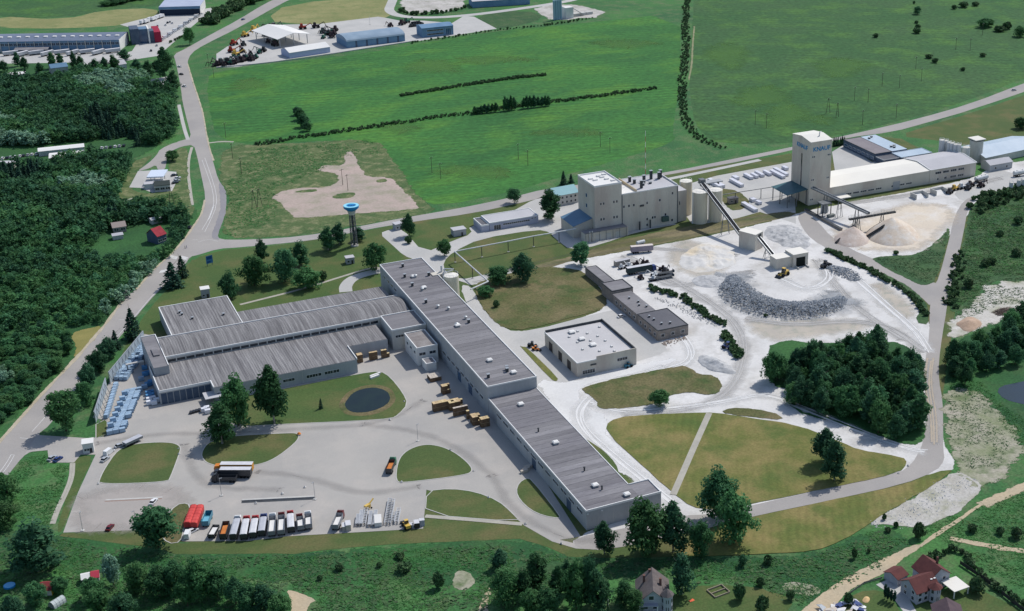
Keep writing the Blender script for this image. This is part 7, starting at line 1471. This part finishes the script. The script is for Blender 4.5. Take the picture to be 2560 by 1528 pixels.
ONE = [
 ('conifer', 433, 718, 656, 46, 'larger dark spruce of the pair beside the road crossing', 'spruce_tree'), ('conifer', 457, 692, 640, 30, 'smaller dark spruce of the pair beside the road crossing', 'spruce_tree'),
 ('conifer', 334, 847, 772, 44, 'lone pointed spruce by the road at the corner of the back workshop', 'spruce_tree'),
 ('conifer', 291, 872, 826, 26, 'pointed spruce at the north tip of the fence row', 'spruce_tree'), ('dark', 272, 895, 842, 46, 'dense dark tree second from the north in the fence row'), ('dark', 247, 930, 872, 48, 'dense dark tree in the middle of the fence row'),
 ('dark', 222, 968, 905, 44, 'dark tree south of the middle in the fence row'), ('round', 216, 1012, 950, 46, 'rounded tree in the fence row behind the forked tree'), ('loose', 166, 1078, 966, 76, 'big open-crowned tree at the works entrance, south end of fence row'),
 ('tall', 655, 655, 596, 28, 'narrow tree behind the round tree on the north lawn'), ('round', 637, 714, 634, 66, 'big round tree in the middle of the north lawn'), ('round', 713, 706, 615, 58, 'tall broad tree right of the round tree on the north lawn'),
 ('tall', 753, 664, 601, 40, 'tall tree behind the broad tree on the north lawn'), ('round', 771, 720, 667, 62, 'low spreading tree by the diagonal lawn path'), ('bush', 808, 702, 676, 20, 'small bush beside the spreading tree by the lawn path', 'bush'),
 ('tall', 821, 626, 564, 31, 'slim tree left of the blue-topped water tower'), ('tall', 849, 611, 555, 30, 'slim tree just behind and left of the water tower'), ('tall', 899, 602, 566, 26, 'slim tree partly hidden behind the water tower'),
 ('round', 941, 675, 598, 52, 'dense oval tree on the lawn beyond the long hall gable'), ('dark', 577, 748, 676, 44, 'dark tree behind the back workshop corner'), ('dark', 1024, 591, 533, 31, 'dark tree on the corner of side road and works drive'),
 ('bush', 1022, 609, 589, 18, 'small bush under the corner tree of the works drive', 'bush'), ('loose', 1111, 640, 596, 34, 'small open tree where the works drives meet'), ('loose', 1286, 508, 466, 31, 'small tree beside the side road north of the office'),
 ('tall', 1376, 550, 470, 44, 'tall tree between the low office and the teal-roofed house'), ('conifer', 1409, 462, 428, 18, 'taller small spruce behind the teal roof', 'spruce_tree'), ('conifer', 1428, 457, 435, 14, 'shorter small spruce behind the teal roof', 'spruce_tree'),
 ('loose', 1453, 664, 605, 49, 'single open tree at the railway crossing by the gypsum yard'), ('dark', 1307, 702, 632, 56, 'big dark tree at the edge of the scrub field'), ('round', 1247, 708, 662, 56, 'bushy tree left of the big dark tree by the scrub field'),
 ('round', 1213, 740, 712, 34, 'low bushy tree at the west corner of the scrub field'), ('bush', 1240, 768, 750, 16, 'small bush standing in the scrub field', 'bush'),
 ('tall', 686, 1060, 910, 66, 'tallest of the three yard trees, right of the group'), ('round', 596, 1064, 940, 78, 'broad yard tree in the middle of the group of three'), ('tall', 556, 1110, 1002, 62, 'front yard tree standing on the paving edge'),
 ('loose', 397, 1370, 1262, 98, 'large tree at the south edge of the truck yard'), ('tall', 96, 1428, 1300, 98, 'large tall tree below the truck yard at bottom left'), ('round', 22, 1256, 1180, 58, 'dark tree at the left edge above the garden plots'), ('round', 12, 1318, 1250, 62, 'second tree at the left edge above the garden plots'),
 ('tall', 1511, 1386, 1302, 45, 'slim birch in front of the low hall corner', 'birch_tree'), ('round', 1614, 1386, 1248, 98, 'biggest broad tree in front of the low hall'), ('tall', 1683, 1380, 1252, 66, 'tall tree just right of the biggest tree by low hall'),
 ('dark', 1752, 1392, 1297, 54, 'dark oval tree below the works road bend'), ('round', 1797, 1294, 1172, 88, 'broad tree on the dry lawn corner above the works road'), ('round', 1838, 1352, 1226, 88, 'broad tree on the road edge right of the dry lawn corner tree'),
 ('tall', 1706, 1486, 1378, 50, 'dark tall tree behind the grey-roofed house'), ('dark', 1856, 1416, 1386, 20, 'small dark tree on the bank right of the tall tree'), ('tall', 2062, 1158, 1068, 54, 'left of the two trees alone on the dry lawn'), ('tall', 2085, 1201, 1092, 50, 'right of the two trees alone on the dry lawn'),
 ('round', 1650, 1016, 970, 46, 'small bushy tree at the lower edge of the dry scrub island'), ('loose', 475, 112, 62, 24, 'lone tree beside the depot access road'), ('tall', 414, 196, 116, 36, 'tall tree by the depot road junction'), ('tall', 436, 228, 174, 24, 'slim roadside tree by the small parking lot'),
 ('round', 432, 402, 372, 28, 'small round tree beside the filling station drive'), ('conifer', 803, 1022, 995, 10, 'tiny dark conifer on the pond lawn', 'shrub'),
 ('dark', 760, 318, 285, 26, 'bushy shrub at the near end of the field shrub row', 'bush'), ('dark', 752, 300, 270, 26, 'bushy shrub in the middle of the field shrub row', 'bush'), ('dark', 744, 288, 266, 24, 'bushy shrub at the far end of the field shrub row', 'bush'), ('dark', 768, 328, 302, 22, 'low shrub at the foot of the field shrub row', 'bush'),
 ('round', 2293, 36, 14, 18, 'round tree in the east field, second row from the top'), ('bush', 2285, 10, 2, 7, 'small bush at the top edge of the east field', 'bush'), ('bush', 2291, 59, 51, 11, 'upper bush of the column in the east field', 'bush'), ('bush', 2294, 69, 61, 15, 'middle bush of the column in the east field', 'bush'), ('bush', 2291, 83, 69, 22, 'lowest bush of the column in the east field', 'bush'),
 ('bush', 2189, 94, 83, 15, 'lone bush left of the bush column in the east field', 'bush'), ('bush', 2385, 23, 12, 15, 'left small bush in the top right corner of the east field', 'bush'), ('bush', 2409, 18, 4, 26, 'wide bush in the top right corner of the east field', 'bush'), ('bush', 2438, 15, 4, 20, 'right bush in the top right corner of the east field', 'bush'),
 ('round', 2460, 69, 45, 34, 'left round tree of the east field tree pair'), ('round', 2471, 67, 44, 24, 'right round tree of the east field tree pair'), ('bush', 2498, 79, 64, 30, 'wide shrub right of the east field tree pair', 'bush'), ('bush', 2518, 73, 54, 24, 'taller shrub right of the east field tree pair', 'bush'), ('round', 2550, 92, 63, 30, 'dark tree at the right edge of the east field'),
 ('bush', 2322, 146, 135, 20, 'left half of the double shrub in the east field', 'bush'), ('bush', 2338, 157, 145, 18, 'right half of the double shrub in the east field', 'bush'), ('bush', 2457, 142, 132, 16, 'small bush in the right of the east field', 'bush'), ('bush', 2407, 177, 168, 13, 'small bush near the road in the east field', 'bush'),
 ('dark', 2552, 322, 291, 32, 'dark tree at the right edge beyond the hangar'), ('round', 268, 14, 0, 34, 'tree left on the far field boundary'), ('dark', 292, 10, -8, 40, 'dark tree on the far field boundary'),
]
for t in ONE:
    nm = t[6] if len(t) > 6 else 'tree'
    ptree(t[0], t[1], t[2], t[3], t[4], t[5], nm, {'bush': 'bush', 'shrub': 'shrub'}.get(nm, 'tree'))
for k, (x, y, ty, w) in enumerate(((44, 166, 128, 16), (62, 172, 140, 18), (132, 172, 128, 18), (152, 166, 132, 16), (186, 172, 126, 16), (202, 168, 138, 18), (240, 182, 146, 22), (262, 176, 142, 20), (286, 178, 136, 22), (312, 150, 122, 26), (342, 176, 146, 22), (372, 190, 150, 24), (392, 178, 150, 20), (10, 178, 150, 22), (100, 184, 156, 18))): ptree(('tall', 'dark', 'tall')[k % 3], x, y, ty, w, '%s roadside tree in the row below the depot hall' % ('slim', 'dark rounded', 'slim')[k % 3], 'tree', 'tree', 'trees below the depot hall')
for k in range(6): ptree('conifer', 2085 + k * 5.2 + rnd.uniform(-1, 1), 366 - k * .8, 342 - k * .5 + rnd.uniform(-3, 3), 8, ('leftmost narrow conifer beside the mixing tower', 'narrow conifer in the row behind the mixing tower', 'narrow conifer in the row behind the mixing tower', 'narrow conifer in the row behind the mixing tower', 'narrow conifer in the row behind the mixing tower', 'rightmost narrow conifer of the row beside the dark blue hall')[k], 'conifer', 'tree', 'conifer row behind the tower')
for k, x in enumerate((1187, 1196, 1204, 1213, 1222, 1231, 1240, 1263, 1270, 1278, 1286, 1310, 1318, 1326, 1336, 1346, 1356, 1364, 1371)):
    ptree('tall', x, 286 - (x - 1187) * .115, (262 if x < 1260 else 246) - (x - 1187) * .06 + rnd.uniform(-5, 5), 12, 'slender dark tree in the clump along the field ditch', 'tree', 'tree', 'tree clump on the field ditch')
for k, (x, y, ty) in enumerate(((2212, 1497, 1459), (2219, 1501, 1466), (2227, 1505, 1473), (2235, 1508, 1476))):
    ptree('poplar', x, y, ty, 8, 'clipped columnar thuja, %s of the four along the house drive' % ('first', 'second', 'third', 'last')[k], 'thuja', 'shrub', 'columnar thujas by the drive')
def in_poly(x, y, p):
    c = False
    for i in range(len(p)):
        a, b = p[i - 1], p[i]
        if (a[1] > y) != (b[1] > y) and x < (b[0] - a[0]) * (y - a[1]) / (b[1] - a[1]) + a[0]: c = not c
    return c
def scatter(px, sp, seed, avoid=(), jitter=.48):
    rr = random.Random(seed); p = [P2(q) for q in px]; av = [[P2(q) for q in a] for a in avoid]
    xs, ys = [q[0] for q in p], [q[1] for q in p]; out = []
    y = min(ys)
    while y < max(ys):
        x = min(xs)
        while x < max(xs):
            a, b = x + rr.uniform(-jitter, jitter) * sp, y + rr.uniform(-jitter, jitter) * sp
            if in_poly(a, b, p) and not any(in_poly(a, b, q) for q in av): out.append((a, b))
            x += sp
        y += sp * .9
    return out
# the wood left of the main road
WOOD = [(-60, 180), (150, 178), (250, 190), (370, 200), (375, 225), (430, 232), (440, 300), (432, 340), (395, 362), (240, 380), (225, 395), (330, 402), (305, 450), (290, 500), (300, 540), (340, 520), (480, 548), (490, 560), (430, 632), (378, 690), (320, 742), (262, 800), (185, 870), (178, 905), (60, 1020), (-60, 1110)]
CLEAR = [[(-60, 366), (90, 366), (240, 350), (340, 350), (330, 372), (240, 392), (120, 420), (-60, 430)], [(262, 575), (350, 560), (420, 560), (430, 590), (415, 632), (350, 650), (250, 655), (215, 640)], [(170, 826), (262, 806), (225, 850), (180, 900)], [(-60, 165), (190, 175), (190, 200), (-60, 205)]]
wp = scatter(WOOD, 4.7, 5, CLEAR)
cdist = lambda q: math.hypot(q[0], q[1])
wp.sort(key=cdist)
near, far = wp[:110], wp[110:]
def wkind(x, y):
    n = mnoise.noise((x * .018, y * .018, 1.7)); far_ = y > 760
    if n > .33 or (y > 800 and x < -190 and n > .02): return 'willow'
    if far_ and n < .12: return 'dark' if n > -.4 else 'conifer'
    return 'round' if n > -.1 else ('loose' if n > -.3 else 'tall')
for (x, y) in near:
    k = wkind(x, y); h = rnd.uniform(3.6, 7.5) * (1 if k != 'tall' else 1.25)
    tree(k, x, y, h, h * rnd.uniform(.85, 1.2) * (.62 if k == 'tall' else 1), {'willow': 'pale grey-green willow in the dense wood beside the main road', 'round': 'round-crowned tree in the dense wood beside the main road', 'dark': 'dark round tree in the dense wood beside the main road', 'conifer': 'conifer in the dense wood beside the main road', 'loose': 'open-crowned tree in the dense wood beside the main road', 'tall': 'slim tall tree in the dense wood beside the main road'}[k], 'tree', 'tree', 'trees of the wood beside the main road')
LOW = {}
def low(kind):
    if kind not in LOW: LOW[kind] = [crown_pts(kind, 300 + i, .055 if kind in ('round', 'tall', 'loose') else .3) for i in range(3)]
    return LOW[kind]
def mass(name, label, spots, mat, cat=None):
    """spots = (kind, x, y, h, w): many crowns nobody could count, one object"""
    qs, ts = [], []
    for kind, x, y, h, w in spots:
        b = low(kind)[rnd.randrange(3)]; a = rnd.uniform(0, 6.28); ca, sa = math.cos(a), math.sin(a)
        _, _, H, W, _, _ = SPEC[kind]; sx, sz = w / (2 * W), h / H
        q = np.empty_like(b); q[..., 0] = (b[..., 0] * ca - b[..., 1] * sa) * sx + x; q[..., 1] = (b[..., 0] * sa + b[..., 1] * ca) * sx + y; q[..., 2] = b[..., 2] * sz
        qs.append(q); ts.append(np.full(len(q), rnd.random()))
    if qs: tag(put(name, quad_mesh(name, np.concatenate(qs), mat, np.concatenate(ts))), label, cat, None, 'stuff')
fs = {'a': [], 'b': [], 'c': [], 'w': []}
for (x, y) in far:
    k = wkind(x, y); h = rnd.uniform(3.6, 7.6)
    if y > 800: h *= 1.4
    mk = {'willow': 'w', 'round': 'a', 'loose': 'a', 'dark': 'b', 'tall': 'b', 'conifer': 'c'}[k]; kk = {'willow': 'loose', 'dark': 'round'}.get(k, k)
    fs[mk].append((kk, x, y, h, h * rnd.uniform(.85, 1.15) * (.6 if k in ('tall', 'conifer') else 1)))
mass('wood_canopy', 'mass of green broad-leaved trees deep in the left-hand wood', fs['a'], leaf_a, 'wood'); mass('wood_canopy', 'mass of darker trees deep in the left-hand wood', fs['b'], leaf_b, 'wood')
mass('wood_canopy', 'mass of conifers deep in the left-hand wood', fs['c'], leaf_c, 'wood'); mass('wood_canopy', 'mass of pale willows deep in the left-hand wood', fs['w'], leaf_w, 'wood')
# grove in the gypsum works and the trees by the lake
GROVE = [(1930, 955), (1985, 912), (2060, 900), (2130, 882), (2230, 878), (2284, 920), (2296, 960), (2308, 1010), (2308, 1100), (2270, 1112), (2200, 1092), (2140, 1068), (2060, 1048), (1972, 1018), (2002, 985), (1935, 978)]
for k, (x, y) in enumerate(scatter(GROVE, 7.2, 3)):
    kd = ('dark', 'tall', 'tall', 'round')[k % 4]; h = rnd.uniform(9, 17)
    tree(kd, x, y, h, h * (.7 if kd != 'tall' else .55), {'dark': 'dark dense tree in the grove between the dry lawn and works road', 'tall': 'slender tree in the grove between the dry lawn and works road', 'round': 'round green tree in the grove between the dry lawn and works road'}[kd], 'tree', 'tree', 'grove by the works road')
for k, (x, y) in enumerate(scatter([(2362, 950), (2365, 905), (2420, 890), (2470, 868), (2560, 800), (2568, 800), (2568, 905), (2520, 930), (2440, 960), (2400, 965)], 7.6, 8)):
    h = rnd.uniform(9, 14); tree(('dark', 'tall', 'round')[k % 3], x, y, h, h * .66, 'dark tree in the belt along the lake shore at right', 'tree', 'tree', 'trees by the lake')
# groves along the bottom bank
BOT = [('round', 1268, 1506, 1416, 72), ('tall', 1342, 1478, 1378, 48), ('tall', 1396, 1504, 1414, 44), ('round', 1441, 1522, 1400, 66), ('dark', 1476, 1512, 1386, 50), ('tall', 1310, 1500, 1420, 40), ('dark', 1500, 1528, 1440, 60), ('dark', 1420, 1480, 1400, 40), ('tall', 1250, 1420, 1372, 36), ('dark', 1560, 1510, 1452, 50), ('round', 1586, 1530, 1470, 46), ('round', 1370, 1540, 1470, 60), ('loose', 1330, 1545, 1470, 56),
       ('willow', 285, 1462, 1386, 46), ('round', 345, 1480, 1405, 60), ('dark', 400, 1490, 1412, 66), ('round', 440, 1484, 1400, 56), ('round', 500, 1500, 1398, 74), ('dark', 545, 1492, 1416, 58), ('loose', 470, 1515, 1440, 60), ('dark', 590, 1510, 1440, 50), ('round', 620, 1530, 1462, 60), ('dark', 660, 1528, 1460, 56), ('round', 235, 1500, 1440, 50), ('loose', 250, 1535, 1470, 60), ('round', 90, 1510, 1450, 44), ('dark', 310, 1545, 1485, 60), ('round', 150, 1480, 1440, 36), ('round', 700, 1540, 1480, 50), ('dark', 30, 1545, 1490, 50)]
for k, (kd, x, y, ty, w) in enumerate(BOT): ptree(kd, x, y, ty, w, ('%s tree in the grove left of the grey-roofed house' if x > 900 else '%s tree in the garden belt at bottom left') % {'round': 'green rounded', 'tall': 'slim upright', 'dark': 'dark dense', 'willow': 'pale silvery', 'loose': 'loose open'}[kd], 'tree', 'tree', 'bottom grove' if x > 900 else 'garden belt trees')
for k, (x, y, h, w) in enumerate(((848, 1425, 16, 24), (948, 1418, 12, 16), (1010, 1428, 22, 40), (1096, 1470, 40, 28), (1000, 1396, 14, 26), (800, 1450, 12, 16), (2135, 1396, 26, 14), (2172, 1382, 12, 10), (2295, 1345, 40, 30), (1920, 1410, 22, 26), (1900, 1465, 22, 22), (1975, 1500, 24, 24), (2120, 1512, 30, 24), (1905, 1528, 40, 34), (2430, 1330, 20, 26), (2540, 1345, 26, 30), (2500, 1335, 18, 24), (2440, 1480, 36, 44), (1850, 1500, 40, 30), (2220, 1330, 12, 18), (2240, 1318, 14, 14), (2210, 1300, 16, 12), (2058, 868, 6, 10), (1914, 792, 8, 12), (2240, 636, 10, 16), (2480, 660, 16, 24), (2500, 590, 14, 20), (2545, 560, 20, 26), (2462, 665, 18, 26), (2540, 640, 20, 30), (2420, 720, 24, 30))):
    ptree('bush', x, y, y - h, w, 'single shrub among the rough grass of the %s' % ('southern bank' if y > 1300 else 'works edge'), 'bush', 'bush', 'single shrubs of the %s' % ('southern bank' if y > 1300 else 'works edge'))
# hedges and ditch lines: continuous growth
def line_pts(px, step, wid, seed):
    rr = random.Random(seed); p = resample(chaikin([P2(q) for q in px], 1, False), step, False); ns = normals2(p, False)
    return [(x + n[0] * rr.uniform(-wid, wid) + rr.uniform(-.5, .5), y + n[1] * rr.uniform(-wid, wid)) for (x, y), n in zip(p, ns)]
def hedge(name, label, px, step, wid, h0, h1, seed, mat=None, rep=1):
    sp = []
    for r in range(rep):
        for (x, y) in line_pts(px, step, wid, seed + r): h = rnd.uniform(h0, h1); sp.append(('bush', x, y, h, h * rnd.uniform(1.0, 1.6)))
    mass(name, label, sp, mat or leaf_h, 'hedge')
hedge('hedge', 'straight dark hedge strip in the upper field', [(1002, 240), (1100, 224), (1200, 208), (1300, 194), (1364, 188)], 1.1, 2.4, .9, 2.1, 21, rep=3)
hedge('hedge', 'ragged shrub line along the ditch across the middle of the field', [(645, 362), (740, 346), (850, 330), (1000, 308), (1100, 292), (1180, 284), (1380, 256), (1500, 240), (1640, 222)], 1.7, 3.0, .6, 2.2, 31, rep=3)
hedge('hedge', 'overgrown ditch between the two big fields', [(1720, -10), (1712, 60), (1716, 120), (1708, 180), (1704, 240), (1712, 300), (1740, 340), (1800, 372)], 1.7, 3.8, .6, 2.0, 41, rep=2)
hedge('hedge', 'dark trees and shrubs beside the road at the top of the picture', [(520, 62), (560, 36), (600, 18), (640, 0), (690, -14)], 3, 7, 4, 9, 51, rep=3)
hedge('hedge', 'shrub belt on the far field boundary at top left', [(270, 12), (330, 2), (420, -12), (500, -20), (560, -20)], 4, 5, 3, 7, 55, rep=3)
hedge('hedge', 'scrubby bushes round the far gravel yard', [(1002, 28), (1030, 38), (1080, 36), (1130, 30), (1162, 20)], 4, 2.5, 1.5, 4.5, 57, rep=2)
hedge('hedge', 'dense shrub bank right of the factory yard', [(2440, 525), (2470, 505), (2510, 492), (2560, 478), (2600, 470)], 2.2, 9, 1.8, 4.2, 58, rep=4)
hedge('hedge', 'shrub edge along the right side of the works road', [(2400, 640), (2390, 690), (2378, 730), (2374, 770)], 2.0, 4, 1.2, 3.0, 59, rep=2)
hedge('hedge', 'bushes along the lane side of the access track', [(2075, 630), (2140, 662), (2200, 692), (2250, 722), (2290, 752), (2315, 790)], 1.8, 1.6, 1.2, 2.8, 61, rep=2)
hedge('hedge', 'weedy shrub strip with rubble between gypsum yard and grey row', [(1625, 722), (1660, 736), (1700, 742), (1740, 770), (1780, 800), (1812, 815)], 1.5, 2.2, 1.2, 2.8, 71, rep=2)
hedge('hedge', 'green shrub spit beside the blue tank by the gypsum track', [(1812, 838), (1828, 862), (1842, 885), (1848, 894)], 1.2, 1.8, 1.6, 3.2, 81, rep=2)
hedge('hedge', 'young avenue of shrubs in front of the far depot', [(425, 108), (440, 100), (452, 95), (466, 90)], 4.5, .2, 2.0, 2.6, 85)
hedge('hedge', 'clipped hedge along the fence of the red-roofed house', [(2300, 1430), (2330, 1395), (2395, 1372), (2430, 1420), (2490, 1470), (2560, 1515)], 1.6, .9, 1.6, 3.0, 91)
hedge('hedge', 'shrub line in front of the far dealer yard fence', [(1030, 108), (1130, 94), (1240, 76), (1380, 64), (1480, 45)], 3, 1.5, 1.0, 2.6, 95)
# rough ground cover
def cover(label, px, sp, h0, h1, seed, mat, avoid=()):
    mass('ground_cover', label, [('tuft', x, y, rnd.uniform(h0, h1) * .55, rnd.uniform(.9, 1.8) * sp) for (x, y) in scatter(px, sp, seed, avoid) if mnoise.noise((x * .07, y * .07, seed)) > -.25], mat, 'undergrowth')
NOB = [[(715, 1470), (800, 1490), (775, 1540), (715, 1540)], [(1125, 1420), (1200, 1430), (1200, 1480), (1125, 1480)]]
BANK = [(-20, 1340), (150, 1345), (460, 1395), (740, 1392), (1000, 1374), (1300, 1364), (1430, 1402), (1860, 1402), (2040, 1392), (2180, 1330), (2270, 1350), (2190, 1420), (2000, 1510), (1880, 1460), (1740, 1450), (1540, 1440), (1240, 1528), (-20, 1528)]
cover('rough weeds and nettles on the southern bank', BANK, 1.5, .3, .9, 14, leaf_g, NOB)
cover('darker nettles on the southern bank', BANK, 3.6, .4, 1.2, 44, leaf_h, NOB)
cover('tall weeds left of the works entrance', [(5, 1215), (60, 1150), (118, 1130), (120, 1160), (168, 1165), (150, 1250), (120, 1320), (-20, 1330), (-20, 1240)], 1.5, .3, .9, 15, leaf_g)
cover('low scrub right of the works road', [(2445, 515), (2490, 492), (2570, 462), (2600, 460), (2600, 690), (2480, 690), (2440, 740), (2380, 775), (2395, 690), (2418, 590), (2430, 530)], 1.7, .4, 1.3, 16, leaf_h)
cover('green weeds right of the works road', [(2445, 515), (2490, 492), (2570, 462), (2600, 460), (2600, 690), (2480, 690), (2440, 740), (2380, 775), (2395, 690), (2418, 590), (2430, 530)], 2.6, .4, 1.3, 46, leaf_g)
cover('scrub between access track and works road', [(2190, 648), (2290, 645), (2345, 606), (2372, 575), (2345, 690), (2310, 708), (2240, 676)], 1.6, .4, 1.2, 17, leaf_h)
cover('grassy tufts on the chalk slope', [(2370, 985), (2430, 985), (2480, 1020), (2530, 1090), (2500, 1180), (2420, 1170), (2375, 1090)], 1.7, .3, .8, 18, leaf_h)
cover('scrub strips on the pale flat at right', [(2380, 800), (2440, 740), (2480, 700), (2590, 690), (2590, 760), (2500, 760), (2440, 790)], 2.0, .4, 1.2, 48, leaf_h)
cover('scrub on the lake bank', [(2375, 930), (2460, 960), (2500, 1010), (2580, 1060), (2580, 1150), (2520, 1080), (2450, 1000), (2380, 975)], 1.4, .4, 1.2, 19, leaf_g)
cover('weeds around the filling station and the verge wood edge', [(310, 500), (440, 482), (470, 520), (485, 545), (400, 530)], 1.5, .4, 1.2, 20, leaf_g)
cover('weedy verge right of the main road', [(560, 470), (580, 420), (640, 372), (930, 350), (960, 395), (900, 380), (860, 400), (800, 430), (690, 470), (690, 540), (620, 590), (560, 590), (575, 530)], 2.6, .2, .7, 22, leaf_g)
cover('rough grass around the houses at bottom right', [(2300, 1320), (2560, 1230), (2600, 1360), (2560, 1480), (2430, 1400), (2380, 1365)], 1.7, .3, .9, 23, leaf_g)
cover('grass clumps on the scrub field beside the hall drive', [(1200, 720), (1300, 690), (1440, 680), (1500, 740), (1500, 765), (1320, 815), (1262, 815)], 2.2, .2, .6, 25, leaf_h)
